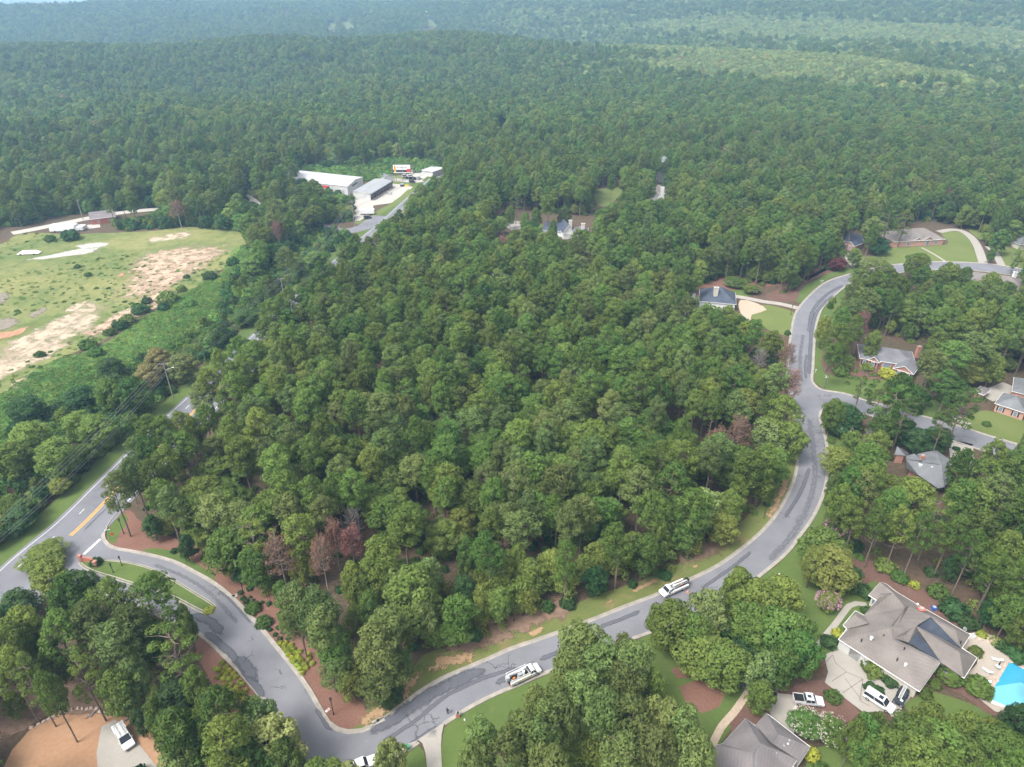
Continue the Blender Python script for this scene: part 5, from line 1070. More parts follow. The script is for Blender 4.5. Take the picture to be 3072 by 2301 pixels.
for a, b_, m_ in (((1215, 672, 6.4), (1575, 850, 5.7), 'roof_brown'), ((1240, 690, 6.1), (1510, 858, 5.2), 'roof_brown'), ((1392, 578, 6.2), (1720, 780, 6.1), 'roof_brown'), ((1310, 437, 6.3), (1205, 575, 6.5), 'roof_brown'), ((1505, 508, 5.7), (1690, 610, 5.5), 'roof_brown'), ((920, 490, 4.7), (1030, 557, 5), 'roof_brown'), ((1118, 330, 4.2), (1215, 325, 5), 'roof_brown')):
    MB().tube(R4(*a), R4(*b_), .1, None, 4).build('ridge_cap', M[m_], hA)
g0, g1 = Vector((*wa[11], 0)), Vector((*wa[10], 0)); gd = (g1-g0).normalized()
for s_ in (.07, .22): 
    c = g0.lerp(g1, s_+.06); nr = Vector((-gd.y, gd.x, 0)); nr = nr if nr.y < 0 else -nr; c = c+nr*.05
    o = MB().box(c.x, c.y, 0, 4.6, .12, 2.4, math.atan2(gd.y, gd.x)).build('garage_door', M['white'], hA)
    for k in range(4): q = MB().box(c.x+nr.x*.08, c.y+nr.y*.08, .1+k*.58, 4.4, .05, .5, math.atan2(gd.y, gd.x)).build('panel', M['whitesteel'], hA); q.parent = o
c = R4(1425, 470, 4.6); chimney(hA, c[0], c[1], 2.6, 5.4, 1.3, 'brickpaint'); 
for (x_, y_, z_, s_, m_) in ((1050, 672, 5.4, .35, 'white'), (1238, 615, 5.6, .3, 'white'), (1310, 875, 4.6, .3, 'white'), (975, 688, 4.7, .15, 'blackmetal'), (1143, 655, 5.7, .15, 'blackmetal'), (1300, 753, 5.8, .15, 'blackmetal'), (1247, 833, 5.0, .15, 'blackmetal'), (1310, 650, 5.4, .12, 'bark'), (1400, 418, 3.4, .25, 'white'), (1730, 703, 3.9, .15, 'blackmetal')):
    p_ = R4(x_, y_, z_); MB().tube((p_[0], p_[1], z_-.4), (p_[0], p_[1], z_+.35), s_*.7, None, 8).tube((p_[0], p_[1], z_+.35), (p_[0], p_[1], z_+.5), s_, s_*.5, 8).build('roof_vent', M[m_], hA)
p_ = R4(1760, 605, 3.3); MB().tube((p_[0], p_[1], 3), (p_[0], p_[1], 3.5), .05).tube((p_[0], p_[1], 3.5), (p_[0]+.05, p_[1]-.12, 3.62), .45, .4, 12).build('satellite_dish', M['steel'], hA)
for i, s_ in ((0, .5), (16, .5), (15, .3), (15, .7), (9, .5), (8, .35), (8, .7), (7, .5), (6, .5), (5, .3), (5, .6)):
    a, b_ = wa[i], wa[(i+1) % len(wa)]
    if i != 0 or True: window(hA, b_, a, s_, .9, 1.3, 1.3)
# ---- brown-roofed house at the bottom
hB = house_root('house', (2290, 2240), 'house with grey-brown hipped roof cut by the bottom edge')
FB = [[(2168, 2231, 3), (2237, 2155, 3), (2279, 2229, 6), (2261, 2258, 6)], [(2237, 2155, 3), (2391, 2277, 3), (2373, 2306, 3), (2400, 2400, 4), (2255, 2460, 6), (2261, 2258, 6), (2279, 2229, 6)],
      [(2168, 2231, 3), (2261, 2258, 6), (2255, 2460, 6), (2120, 2440, 3), (2130, 2330, 3), (2148, 2236, 3)],
      [(2267, 2174, 3.3), (2299, 2139, 3), (2334, 2202, 5.4), (2314, 2228, 5.4)], [(2299, 2139, 3), (2431, 2241, 3), (2391, 2300, 3), (2391, 2277, 3.4), (2314, 2228, 5.4), (2334, 2202, 5.4)]]
roofmesh('roof', hB, [[(*at(x_, y_, z_), z_) for x_, y_, z_ in f] for f in FB], M['roof_brown'])
EB = [(2148, 2236), (2168, 2231), (2237, 2155), (2267, 2177), (2299, 2139), (2431, 2241), (2391, 2300), (2400, 2440), (2120, 2440), (2130, 2330)]
eb = ats(EB, 3.); MB().poly(inset(eb, .5), 0, 2.85).build('wall', M['cream'], hB); gutters(hB, eb, 3.02, 'steel')
for a, b_ in (((2237, 2155, 3.1), (2279, 2229, 6.1)), ((2279, 2229, 6.1), (2261, 2258, 6.1)), ((2299, 2139, 3.1), (2334, 2202, 5.5)), ((2261, 2258, 6.1), (2255, 2460, 6.1)), ((2334, 2202, 5.5), (2314, 2228, 5.5)), ((2237, 2155, 3.2), (2391, 2277, 3.2))):
    MB().tube((*at(*a), a[2]), (*at(*b_), b_[2]), .09, None, 4).build('ridge_cap', M['roof_light'], hB)
for (x_, y_, z_, s_) in ((2363, 2233, 4.2, .3), (2351, 2240, 4.4, .2), (2328, 2262, 4.2, .15), (2305, 2290, 4.4, .3), (2367, 2224, 4.2, .2)):
    p_ = at(x_, y_, z_); MB().tube((*p_, z_-.4), (*p_, z_+.3), s_*.7, None, 8).tube((*p_, z_+.3), (*p_, z_+.45), s_, s_*.5, 8).build('roof_vent', M['steel'], hB)
# ---- brick house C on the right
def wxy(px, z=3.): return at(*px, z)
hC = house_root('house', (2660, 1090), 'red brick house with hipped grey roof and brick chimney beside the curving street')
block(hC, wxy((2583, 1074)), wxy((2745, 1098)), 11.5, 3, 3., 'hip', 'roof_grey', 'brick', wins=((.08, 1.1, 1.5, .8, True), (.5, 2.6, 1.7, .7, False)))
block(hC, wxy((2606, 1078)), wxy((2636, 1086)), 7, 2.9, 1.7, 'front', 'roof_grey', 'brick', wins=((.5, 1.3, 1.7, .7, True),))
block(hC, wxy((2684, 1104)), wxy((2738, 1120)), 8, 2.9, 2.0, 'front', 'roof_grey', 'brick', wins=((.28, 1.3, 1.7, .7, True), (.78, 1.3, 1.7, .7, True)))
a = at(2755, 1052, 4.8); chimney(hC, a[0], a[1], 2, 6.4, 1.4, 'brick')
# ---- D at the right edge
hD = house_root('house', (3030, 1210), 'brick house with pale grey roof and white windows at the right edge')
block(hD, wxy((2990, 1210)), wxy((3075, 1238)), 9, 3, 2.4, 'hip', 'roof_light', 'brickpink', wins=((.2, 1.2, 1.7, .6, True), (.72, 1.2, 1.7, .6, True)))
block(hD, wxy((3040, 1175)), wxy((3140, 1200)), 11, 3.2, 3., 'hip', 'roof_light', 'brickpink')
hD2 = house_root('house', (2945, 1178), 'small low roof glimpsed under trees left of the right-edge brick house'); block(hD2, wxy((2928, 1172)), wxy((2950, 1180)), 5, 2.6, 1., 'hip', 'roof_brown', 'brick')
# ---- E roof among the pines
hE = house_root('house', (2770, 1400), 'grey hipped roof half hidden among pines below the side street')
def E2(x, y, z): a = at(2300+x/2.7617, 1150+y/2.7617, z); return (a[0], a[1], z)
FE = [[(1060, 590, 3), (1155, 600, 3), (1180, 580, 4.5), (1080, 520, 4.5)], [(1155, 600, 3.6), (1225, 582, 5), (1290, 640, 5.8), (1160, 630, 5.6)], [(1245, 585, 3), (1370, 557, 3.4), (1400, 665, 5.95), (1290, 652, 5.9)],
      [(1370, 557, 3.4), (1410, 555, 3.2), (1450, 680, 6), (1400, 665, 5.95)], [(1410, 555, 3.2), (1525, 640, 3), (1540, 700, 3), (1450, 680, 6)],
      [(1155, 630, 6), (1380, 668, 6), (1450, 680, 6), (1470, 860, 3), (1420, 870, 3), (1260, 760, 3), (1160, 700, 3.2)], [(1450, 680, 6), (1540, 700, 3), (1520, 800, 3), (1470, 860, 3)]]
roofmesh('roof', hE, [[E2(*v) for v in f] for f in FE], M['roof_light'])
MB().poly(inset([E2(*v)[:2] for v in ((1170, 690, 3), (1250, 605, 3), (1405, 572, 3), (1508, 640, 3), (1525, 700, 3), (1462, 835, 3), (1262, 748, 3))], .6), 0, 2.7).build('wall', M['brick'], hE)
MB().poly(inset([E2(*v)[:2] for v in ((1062, 592, 3), (1150, 602, 3), (1178, 582, 3), (1082, 524, 3))], .4), 0, 2.8).build('wall', M['brick'], hE)
a = E2(1285, 632, 5); chimney(hE, a[0], a[1], 3, 6.3, 1., 'brick')
for v in ((1272, 682, 5), (1373, 700, 5)): p_ = E2(*v); MB().box(p_[0], p_[1], v[2]-.3, .8, .6, .8).build('roof_vent', M['white'], hE)
# ---- F pink brick
hF = house_root('house', (2760, 710), 'pink brick house with tan roof and arched gabled windows across its lawn')
block(hF, wxy((2685, 726)), wxy((2832, 718)), 15, 3.2, 4.2, 'hip', 'roof_tan', 'brickpink', wins=((.28, 1.9, 1.9, .6, False), (.85, 1.9, 1.9, .6, False)))
block(hF, wxy((2768, 722)), wxy((2800, 720)), 8, 3.2, 2., 'front', 'roof_tan', 'brickpink', wins=((.5, 2.2, 2.8, .3, False),))
block(hF, wxy((2742, 722)), wxy((2764, 722)), 7, 3.2, 1.8, 'front', 'roof_light', 'brickpink', wins=((.5, 1.6, 1.9, .5, False),))
# ---- G dark roof
hG = house_root('house', (2550, 740), 'small dark-roofed brick house mostly behind trees above the maroon tree')
block(hG, wxy((2530, 722)), wxy((2590, 728)), 12, 3, 2.8, 'hip', 'roof_blue', 'brick'); block(hG, wxy((2540, 732)), wxy((2562, 738)), 8, 3, 1.8, 'front', 'roof_blue', 'brick', wins=((.5, 1.2, 1.6, .6, False),))
# ---- H
hH = house_root('house', (2980, 850), 'low tan roof with white chimney showing over treetops near the right edge')
block(hH, wxy((2905, 850)), wxy((3090, 880)), 17, 3., 3.6, 'hip', 'roof_tan', 'cream'); a = at(3042, 830, 6); chimney(hH, a[0], a[1], 3, 8.2, 1.4, 'white')
# ---- I blue roof with chimneys
hI = house_root('house', (2160, 910), 'house with steep blue-grey roof and white chimneys beside the gravel court')
block(hI, wxy((2100, 905)), wxy((2205, 915)), 13, 3.4, 4.8, 'hip', 'roof_blue', 'white', wins=((.2, 1.2, 1.6, .8, False), (.8, 1.2, 1.6, .8, False)))
block(hI, wxy((2020, 935)), wxy((2100, 925)), 9, 3.2, 3.4, 'hip', 'roof_blue', 'white'); a = at(2148, 872, 7.6); chimney(hI, a[0], a[1], 4, 9., 1.8, 'cream'); a = at(2080, 892, 6.5); chimney(hI, a[0], a[1], 3, 8., 1.3, 'white')
hP = house_root('pavilion', (1993, 885), 'small blue-grey pyramid roof peeping from the trees left of the chimneyed house', 'pavilion')
block(hP, wxy((1978, 882)), wxy((2008, 884)), 5.5, 2.6, 1.9, 'hip', 'roof_blue', 'white')
# ---- J and K in the woods
hJ = house_root('house', (1700, 700), 'house with dark blue roof and white gable deep in the central wood')
block(hJ, wxy((1630, 690)), wxy((1700, 696)), 11, 3, 3.4, 'gable', 'roof_blue', 'white'); block(hJ, wxy((1690, 702)), wxy((1722, 700)), 12, 3.4, 4.6, 'front', 'roof_blue', 'white'); block(hJ, wxy((1722, 695)), wxy((1760, 697)), 8, 3, 2., 'hip', 'roof_grey', 'white')
a = at(1711, 672, 6); chimney(hJ, a[0], a[1], 3, 8., 1.8, 'cream'); a = at(1749, 682, 5); chimney(hJ, a[0], a[1], 3, 7., 2., 'cream')
hK = house_root('house', (1985, 590), 'brown-roofed house with tall white chimneys right of the small green field')
block(hK, wxy((1958, 588)), wxy((2015, 584)), 13, 4, 4.4, 'hip', 'roof_tan', 'white'); block(hK, wxy((1978, 590)), wxy((1995, 590)), 8, 5, 2., 'front', 'roof_tan', 'white'); a = at(1987, 572, 8); chimney(hK, a[0], a[1], 4, 10.2, 2., 'white')
for nm, px, w_, lab, rf in (('house', (1996, 478), 26, 'grey roof just visible in the far centre-right woods', 'roof_light'), ('house', (3000, 452), 30, 'grey gabled roof far off near the right edge', 'roof_light'), ('house', (1905, 310), 22, 'faint roof in the far woods right of centre', 'roof_light'), ('house', (3072, 733), 24, 'pale gabled house end at the right edge above the lawn', 'roof_light')):
    hx = house_root(nm, px, lab); p_ = np.array(at(px[0]-w_/2, px[1], 16 if px[1] < 600 else 3)); q_ = np.array(at(px[0]+w_/2, px[1], 16 if px[1] < 600 else 3)); block(hx, p_, q_, 9, 14.5 if px[1] < 600 else 3, 3.5, 'hip', rf, 'grey' if px[1] < 600 else 'cream')
# ---- commercial buildings
def Q3(x, y, z): a = at(700+x/3.16, 420+y/3.16, z); return (a[0], a[1], z)
def shed(name, corners, ez, rise, label, roofm, wallm, cat='building', ridge='long', groundz=0.):
    """corners NW, NE, SE, SW at eave height (world xy)"""
    o = empty(name, (sum(c[0] for c in corners)/4, sum(c[1] for c in corners)/4, 0)); tag(o, label, cat)
    MB().poly([c[:2] for c in corners[::-1]], groundz, ez-.05).build('wall', M[wallm], o)
    big = inset([c[:2] for c in corners], -.3); nw, ne, se, sw = [(*c, ez) for c in big]
    if ridge == 'long': a = tuple((np.array(nw)+np.array(sw))/2+np.array((0, 0, rise))); b_ = tuple((np.array(ne)+np.array(se))/2+np.array((0, 0, rise))); F_ = [[sw, se, b_, a], [ne, nw, a, b_]]; G_ = [[nw, sw, a], [se, ne, b_]]
    else: a = tuple((np.array(nw)+np.array(ne))/2+np.array((0, 0, rise))); b_ = tuple((np.array(sw)+np.array(se))/2+np.array((0, 0, rise))); F_ = [[nw, sw, b_, a], [se, ne, a, b_]]; G_ = [[sw, se, b_], [ne, nw, a]]
    roofmesh('roof', o, F_, M[roofm], .08)
    gi = [[tuple(np.array(v)*.985+np.array(f[2])*.015 - np.array((0, 0, .06))) for v in f] for f in G_]
    mb = MB(); [mb.add(f, [(0, 1, 2)]) for f in G_]; mb.build('gable_wall', M[wallm], o)
    return o, (nw, ne, se, sw)
SE_, NE_, SW_ = [np.array(Q3(*v)[:2]) for v in ((1080, 440, 6.5), (1225, 352, 6.5), (885, 418, 6.5))]
LE = NE_-SE_; d1 = (SW_-SE_)/np.linalg.norm(SW_-SE_); SWx = SE_+d1*58; NWx = SWx+LE
w1, cw = shed('warehouse', [tuple(NWx), tuple(NE_), tuple(SE_), tuple(SWx)], 6.5, 1.6, 'white metal warehouse with low white roof and a red sign on its front', 'roof_white', 'whitesteel', ridge='long')
def on_wall(root, a, b_, s, zb, w, h, name, m, out=.1):
    a, b_ = np.array(a[:2]), np.array(b_[:2]); d = (b_-a)/np.linalg.norm(b_-a); nr = np.array((d[1], -d[0])); c = a+(b_-a)*s+nr*out
    return MB().box(c[0], c[1], zb, w, .15, h, math.atan2(d[1], d[0])).build(name, M[m], root)
on_wall(w1, tuple(SWx), tuple(SE_), .70, 4., 5.2, 1.5, 'sign', 'red'); on_wall(w1, tuple(SWx), tuple(SE_), .86, 2.4, 4.5, 1.2, 'canopy', 'grey', .5); on_wall(w1, tuple(SE_), tuple(NE_), .45, 4.6, 9, .9, 'window', 'glass')
for s_ in (.64, .79): on_wall(w1, tuple(SWx), tuple(SE_), s_, 0, .25, 6.3, 'downpipe', 'grey')
for s_ in (.3, .5, .92): on_wall(w1, tuple(SWx), tuple(SE_), s_, 0, 3.4, 3.6, 'door', 'grey', .08)
A2, B2_, C2 = [np.array(Q3(*v)[:2]) for v in ((1130, 488, 4.2), (1298, 513, 4.2), (1500, 390, 4.2))]
D2 = A2+(C2-B2_)
w2, c2 = shed('shop_building', [tuple(D2), tuple(C2), tuple(B2_), tuple(A2)], 4.2, 1.1, 'long low shop building with grey metal roof and brick storefront facing the parking', 'roof_greymetal', 'whitesteel', ridge='short')
dd = (C2-B2_)/np.linalg.norm(C2-B2_); nn = np.array((dd[1], -dd[0]))
o = MB(); 
for k in range(2): pass
on_wall(w2, tuple(B2_), tuple(C2), .5, 0, np.linalg.norm(C2-B2_)*.98, .5, 'kerb_walk', 'concrete', 2.2)
on_wall(w2, tuple(B2_), tuple(C2), .5, 3.2, np.linalg.norm(C2-B2_), .9, 'awning', 'green', .9).data.materials[0] = M['roof_dark']
for k in range(9):
    s_ = (k+.5)/9; on_wall(w2, tuple(B2_), tuple(C2), s_, .3, 3.6, 2.5, 'shop_window', 'glass', .1); on_wall(w2, tuple(B2_), tuple(C2), s_+.055, 0, .6, 3.2, 'pillar', 'brickpaint', .35)
sheet('parking_lot', [Q3(*v, 0)[:2] for v in ((1130, 555), (1140, 480), (1300, 470), (1500, 395), (1660, 420), (1700, 450), (1510, 590), (1490, 600), (1330, 620), (1310, 700), (1200, 765), (1155, 770), (1130, 650), (860, 600), (860, 480))], .05, M['parking'])
ribbon_mesh('verge', [Q3(*v, 0)[:2] for v in ((1155, 790), (1210, 780), (1310, 745), (1420, 660), (1560, 590), (1690, 470))], (-2.5, 2.5), (.06, .06), M['lawn_bright'])
ribbon_mesh('verge', [Q3(*v, 0)[:2] for v in ((1440, 350), (1600, 350), (1760, 380))], (-5, 5), (.05, .05), M['lawn_bright'])
ribbon_mesh('verge', [Q3(*v, 0)[:2] for v in ((1490, 400), (1700, 420))], (-3.5, 3.5), (.062, .062), M['lawn_bright'])
ribbon_mesh('side_road', [Q3(*v, 0)[:2] for v in ((1470, 372), (1600, 382), (1720, 395), (1790, 385))], (-4, 4), (.08, .08), M['parking'])
ribbon_mesh('side_road', crom([Q3(*v, 0)[:2] for v in ((700, 760), (820, 820), (900, 850), (1010, 862), (1130, 858), (1230, 830), (1310, 780), (1400, 720))], 4), (-5, 5), (.085, .085), M['street'])
area('lawn', [(732, 572), (776, 562), (780, 582), (736, 590)], .05, M['lawn_bright']); path('side_road', [(700, 560), (740, 590), (770, 612), (800, 650)], 6, .07, M['parking'])
# white outbuilding, shed, vehicles' depot behind
p_, q_ = Q3(1785, 285, 4), Q3(1890, 300, 4); hL = empty('building', (*p_[:2], 0)); tag(hL, 'small flat-roofed white building beyond the parking lot', 'building'); block(hL, p_[:2], q_[:2], 14, 4, .4, 'hip', 'roof_white', 'whitesteel')
p_, q_ = Q3(1385, 345, 3), Q3(1430, 360, 3); hM = empty('shed', (*p_[:2], 0)); tag(hM, 'small dark-roofed shed between the shop building and the billboard', 'shed'); block(hM, p_[:2], q_[:2], 8, 3, 1.6, 'gable', 'roof_grey', 'white')
sheet('parking_lot', [Q3(*v, 0)[:2] for v in ((1600, 300), (1780, 280), (1900, 300), (1780, 390), (1640, 375))], .05, M['parking'])
# billboard
bb = Q3(1596, 268, 9); bo = empty('billboard', (bb[0], bb[1], 0)); tag(bo, 'billboard on posts beyond the shop parking, white and red poster with a bottle', 'billboard')
for k in (-4.5, 0, 4.5): MB().box(bb[0]+k, bb[1]+.4, 0, .35, .35, 6.2).build('post', M['pole'], bo)
MB().box(bb[0], bb[1]+.15, 5.4, 13., .35, 6.4).build('frame', M['blackmetal'], bo)
def flatat(x0, z0, x1, z1, m, name, dy): return MB().box(bb[0]+(x0+x1)/2, bb[1]-dy, z0, x1-x0, .04, z1-z0).build(name, M[m], bo)
flatat(-6.2, 5.7, 6.2, 11.5, 'white', 'poster', .08); flatat(-6.2, 6.3, 6.2, 7.9, 'carblack', 'poster_print', .12); flatat(3.6, 6.3, 6.2, 8.6, 'red', 'poster_print', .14); flatat(-5.6, 6.4, -4.2, 10.4, 'yellow', 'poster_bottle', .15); flatat(-5.2, 7., -4.6, 11., 'red', 'poster_bottle', .17)
for k in range(4): flatat(-3.4+k*1.9, 9.2, -2.1+k*1.9, 9.9, 'grey', 'poster_print', .12)
# brown building at the far left, trailers
hN = house_root('building', (310, 660), 'long dark red-brown building on the far side of the field'); block(hN, at(272, 660, 3), at(345, 651, 3), 13, 3.4, 2.6, 'gable', 'roof_brown', 'brickpaint', wins=((.3, 1.2, 1.2, 1, False), (.75, 1.2, 1.2, 1, False)))
path('side_road', [(36, 700), (90, 690), (180, 672), (280, 652), (350, 640), (420, 632), (500, 625)], 7.5, .06, M['parking']); path('side_road', [(170, 690), (240, 684), (300, 676)], 9, .07, M['parking'])
for px, L_, W2, h_, nm, lab, m_ in (((195, 692), 14, 5.5, 3.6, 'trailer', 'white box trailer standing at the far edge of the field', 'white'), ((228, 690), 11, 6, 2.4, 'trailer', 'lower pale trailer right of the white box trailer', 'whitesteel'), ((88, 762), 11, 4, 1.7, 'boat', 'white upturned hull lying in the weeds of the field', 'white')):
    a = at(*px); o = empty(nm, (a[0], a[1], 0), .12); tag(o, lab, nm)
    b_ = MB().box(0, 0, .5, L_, W2, h_-.5, 0, .96 if nm == 'trailer' else .6).build('body', M[m_], o, rel=False, bevel=.12)
    for k in (-.3, .3):
        for j in (-1, 1): MB().tube((L_*k, j*W2*.42, .45), (L_*k, j*W2*.5, .45), .45, None, 10).build('wheel', M['rubber'], o, rel=False)
# far clearings on the hillsides
def at_hill(px, py, up=0.):
    u = (px-1536)/F_PX; v = (py-1150.5)/F_PX; yy = 700.
    while yy < 6000:
        s_ = yy/(CP-v*SP); zz = CAM_H+s_*(-SP-v*CP); xx = u*s_
        if zz < float(terrain_z(xx, yy))+up: break
        yy += 6
    return xx, yy, float(terrain_z(xx, yy))
for px in ([(985, 62), (1012, 58), (1010, 78), (996, 92), (970, 92), (978, 74)], [(1020, 60), (1048, 52), (1058, 70), (1070, 84), (1035, 88)], [(1278, 52), (1295, 58), (1318, 74), (1308, 82), (1280, 80)], [(852, 36), (868, 40), (862, 58), (850, 55)]):
    cx = sum(p[0] for p in px)/len(px); cy = sum(p[1] for p in px)/len(px); vs = []; n = len(px)
    for t_ in (1., .75, .5, .25): vs += [at_hill(cx+(a_-cx)*t_, cy+(b_-cy)*t_) for a_, b_ in px]
    vs.append(at_hill(cx, cy)); fs = [(k*n+i, k*n+(i+1) % n, (k+1)*n+(i+1) % n, (k+1)*n+i) for k in range(3) for i in range(n)]+[(3*n+i, 3*n+(i+1) % n, 4*n) for i in range(n)]
    me = bpy.data.meshes.new('clearing'); me.from_pydata([(x_, y_, z_+1.2) for x_, y_, z_ in vs], [], fs); me.materials.append(M['lawn_bright']); tag(link('clearing', me), kind='structure')
# far houses on the clearings
for px, w_, lab, m_ in (((1272, 40), 22, 'tiny white house beside a far clearing, top centre', 'white'), ((862, 28), 26, 'tiny brown house at the far top, left of the pale clearings', 'brick'), ((970, 32), 10, 'tiny brown house above the far pale clearing', 'brick'), ((85, 106), 20, 'tiny white roof in the far woods, top left', 'white'), ((755, 102), 16, 'tiny pale roof in the far valley, top centre left', 'cream')):
    # stand it where the sight line meets the hillside
    t0 = 1500.
    for t_ in np.arange(900, 4200, 10):
        u = (px[0]-1536)/F_PX; v = (px[1]-1150.5)/F_PX; yy = t_; k = (CP-v*SP); s_ = yy/k; zz = CAM_H+s_*(-SP-v*CP); xx = u*s_
        if zz < float(terrain_z(xx, yy))+10: break
    hx = empty('house', (xx, yy, float(terrain_z(xx, yy)))); tag(hx, lab, 'house'); wv = w_*s_/F_PX
    block(hx, (xx-wv/2, yy), (xx+wv/2, yy), wv*.7, zz+2, 3.5, 'gable', 'roof_white' if m_ == 'white' else 'roof_tan', m_, z0=zz-14)
# ------------------------------------------------------------------ pool garden
DECK = rd([(1790, 640), (1900, 630), (1990, 660), (2000, 740), (2100, 780), (2250, 860), (2330, 1150), (2250, 1260), (2100, 1255), (1990, 1230), (1900, 1160), (1760, 1000), (1860, 830), (1745, 750)])
sheet('pool_deck', crom(ats(DECK), 1.5, True), .10, M['pooldeck'])
PL = rd([(2085, 853), (2130, 858), (2300, 960), (2330, 1100), (2250, 1215), (2080, 1205), (1960, 1150), (1935, 1100), (1960, 1060), (2005, 985)])
pool = empty('swimming_pool', (*at(3040, 2050), 0)); tag(pool, 'bright blue swimming pool cut by the right edge', 'swimming pool')
pp = ats(PL); MB().poly(pp, -.2, .13).build('water', M['pool'], pool)
po = crom(pp, 30, True); ribbon_mesh('coping', pp+[pp[0]], (-.28, .28), (.16, .16), M['stone'], parent=None); cop = bpy.data.objects['coping']; cop.parent = pool; del cop['kind']; cop.matrix_parent_inverse = Matrix.Translation(-Vector(pool.location))
MB().poly(ats(rd([(1940, 1050), (2190, 1010), (2330, 1100), (2250, 1210), (2080, 1198), (1962, 1145)])), .131, .14).build('shallow_water', M['poolstep'], pool)
MB().poly(ats(rd([(1942, 1112), (1975, 1148), (2070, 1190), (2050, 1200), (1960, 1170), (1938, 1130)])), .12, .19).build('pool_step', M['white'], pool)
def on4(x, y): return at(2200+x/2.5367, 1650+y/2.5367)
def lounger(x, y, rz, label):
    a = on4(x, y); o = empty('sun_lounger', (*a, .1), rz); tag(o, label, 'sun lounger', 'sun loungers by the pool')
    MB().box(-.25, 0, .32, 1.35, .62, .1).build('seat', M['cloth'], o, rel=False); MB().add([(.4, -.31, .36), (.4, .31, .36), (1.05, .31, .78), (1.05, -.31, .78), (.4, -.31, .44), (.4, .31, .44), (1.0, .31, .86), (1.0, -.31, .86)], [(0, 1, 2, 3), (7, 6, 5, 4), (0, 3, 7, 4), (1, 5, 6, 2), (3, 2, 6, 7), (0, 4, 5, 1)]).build('backrest', M['cloth'], o, rel=False)
    for i in (-.8, .4):
        for j in (-.27, .27): MB().box(i, j, 0, .06, .06, .32).build('leg', M['white'], o, rel=False)
lounger(2000, 845, -.45, 'pale sun lounger on the deck beyond the pool'); lounger(1925, 930, -.95, 'pale sun lounger left of the pool beside the table'); lounger(1910, 1005, -.6, 'white sun lounger nearest the round shrub')
a = on4(2005, 905); o = empty('pool_table', (*a, .1)); tag(o, 'small round table with folded dark parasol beside the pool', 'table'); MB().tube((0, 0, .68), (0, 0, .73), .5, None, 14).build('tabletop', M['cloth'], o, rel=False); MB().tube((0, 0, 0), (0, 0, 2.2), .04).build('pole', M['white'], o, rel=False); MB().tube((0, 0, 1.2), (0, 0, 2.3), .16, .04, 8).build('parasol', M['blackmetal'], o, rel=False)
a = on4(1985, 990); o = empty('boulder', (*a, .1)); tag(o, 'tan flat boulders stacked at the pool corner', 'boulder')
for i, (q, w_, s_) in enumerate(((-.5, 1.1, .35), (.5, 1.2, .3), (0, 1., .5))): MB().box(q, .1*i, 0, w_, .9, s_, i, .75).build('stone', M['stone'], o, rel=False, bevel=.1)
a = on4(1935, 690); o = empty('boulder', (*a, .05)); tag(o, 'large flat garden stones at the far end of the pool deck', 'boulder')
for i in range(3): MB().box(-1.2+1.3*i, .5-.5*i, 0, 1.8, 1.4, .35, i*.7, .8).build('stone', M['stone'], o, rel=False, bevel=.12)
for x_, y_, m_, lab in ((1810, 668, 'white', 'white air conditioner unit at the back corner of the tan-roofed house'), (1522, 455, 'blue', 'blue bin behind the tan-roofed house')):
    a = on4(x_, y_); o = empty('air_conditioner' if m_ == 'white' else 'bin', (*a, 0)); tag(o, lab, 'air conditioner' if m_ == 'white' else 'bin'); MB().box(0, 0, 0, .9, .9, .95).build('casing', M[m_], o, rel=False, bevel=.05); MB().tube((0, 0, .95), (0, 0, 1.), .35, None, 10).build('lid', M['grey'], o, rel=False)
# ------------------------------------------------------------------ shrubs
ONES = ['', 'first', 'second', 'third', 'fourth', 'fifth', 'sixth', 'seventh', 'eighth', 'ninth', 'tenth', 'eleventh', 'twelfth', 'thirteenth', 'fourteenth', 'fifteenth', 'sixteenth', 'seventeenth', 'eighteenth', 'nineteenth', 'twentieth']
def ordw(i): return ONES[i] if i <= 20 else ('thirtieth' if i == 30 else ('twenty-' if i < 30 else 'thirty-')+ONES[i % 10])
def put_shrub(kind, px, w, label, group=None, hs=1., name='shrub', z=0.):
    x_, y_ = at(px[0], px[1], .6); ppm = to_px(x_, y_, .6)[2]; R = w/2/ppm
    v = SHR[kind]; o = link(name, v[random.randrange(len(v))]); o.location = (x_, y_, z); o.scale = (R, R, R*hs); o.rotation_euler = (0, 0, random.uniform(0, 6.28)); tag(o, label, 'shrub', group); return o
def r1(l): return [(x/1.8389, 1400+y/1.8389) for x, y in l]
def r2(l): return [(800+x/2.4578, 1700+y/2.4578) for x, y in l]
GL = r1([(1545, 968), (1575, 968), (1605, 980), (1565, 990), (1590, 1010), (1612, 1000), (1640, 1020), (1588, 1032), (1610, 1050), (1640, 1045), (1618, 1070), (1640, 1090)]) + r2([(100, 560), (125, 583), (170, 575), (142, 610), (190, 600), (165, 642), (215, 625), (183, 668), (230, 658), (197, 692), (250, 680), (222, 717), (277, 710), (240, 747), (290, 740), (262, 775), (310, 670), (335, 705), (305, 640), (240, 620)])
for i, p_ in enumerate(sorted(GL, key=lambda q: q[1])): put_shrub('golden', p_, 17, f'{ordw(i+1)} golden ball shrub, counted from the top of the bed right of the street', 'golden shrubs right of the street', .95, 'golden_shrub')
GL2 = r1([(1190, 1110), (1225, 1075), (1245, 1100), (1205, 1112), (1230, 1128), (1262, 1118), (1200, 1155), (1242, 1142), (1288, 1135), (1228, 1165), (1260, 1165), (1298, 1155), (1240, 1200), (1275, 1195), (1258, 1220), (1300, 1215), (1335, 1195), (1320, 1185), (1280, 1230), (1315, 1235), (1352, 1228), (1295, 1262), (1332, 1252), (1390, 1270), (1345, 1275), (1402, 1288), (1270, 1270)])
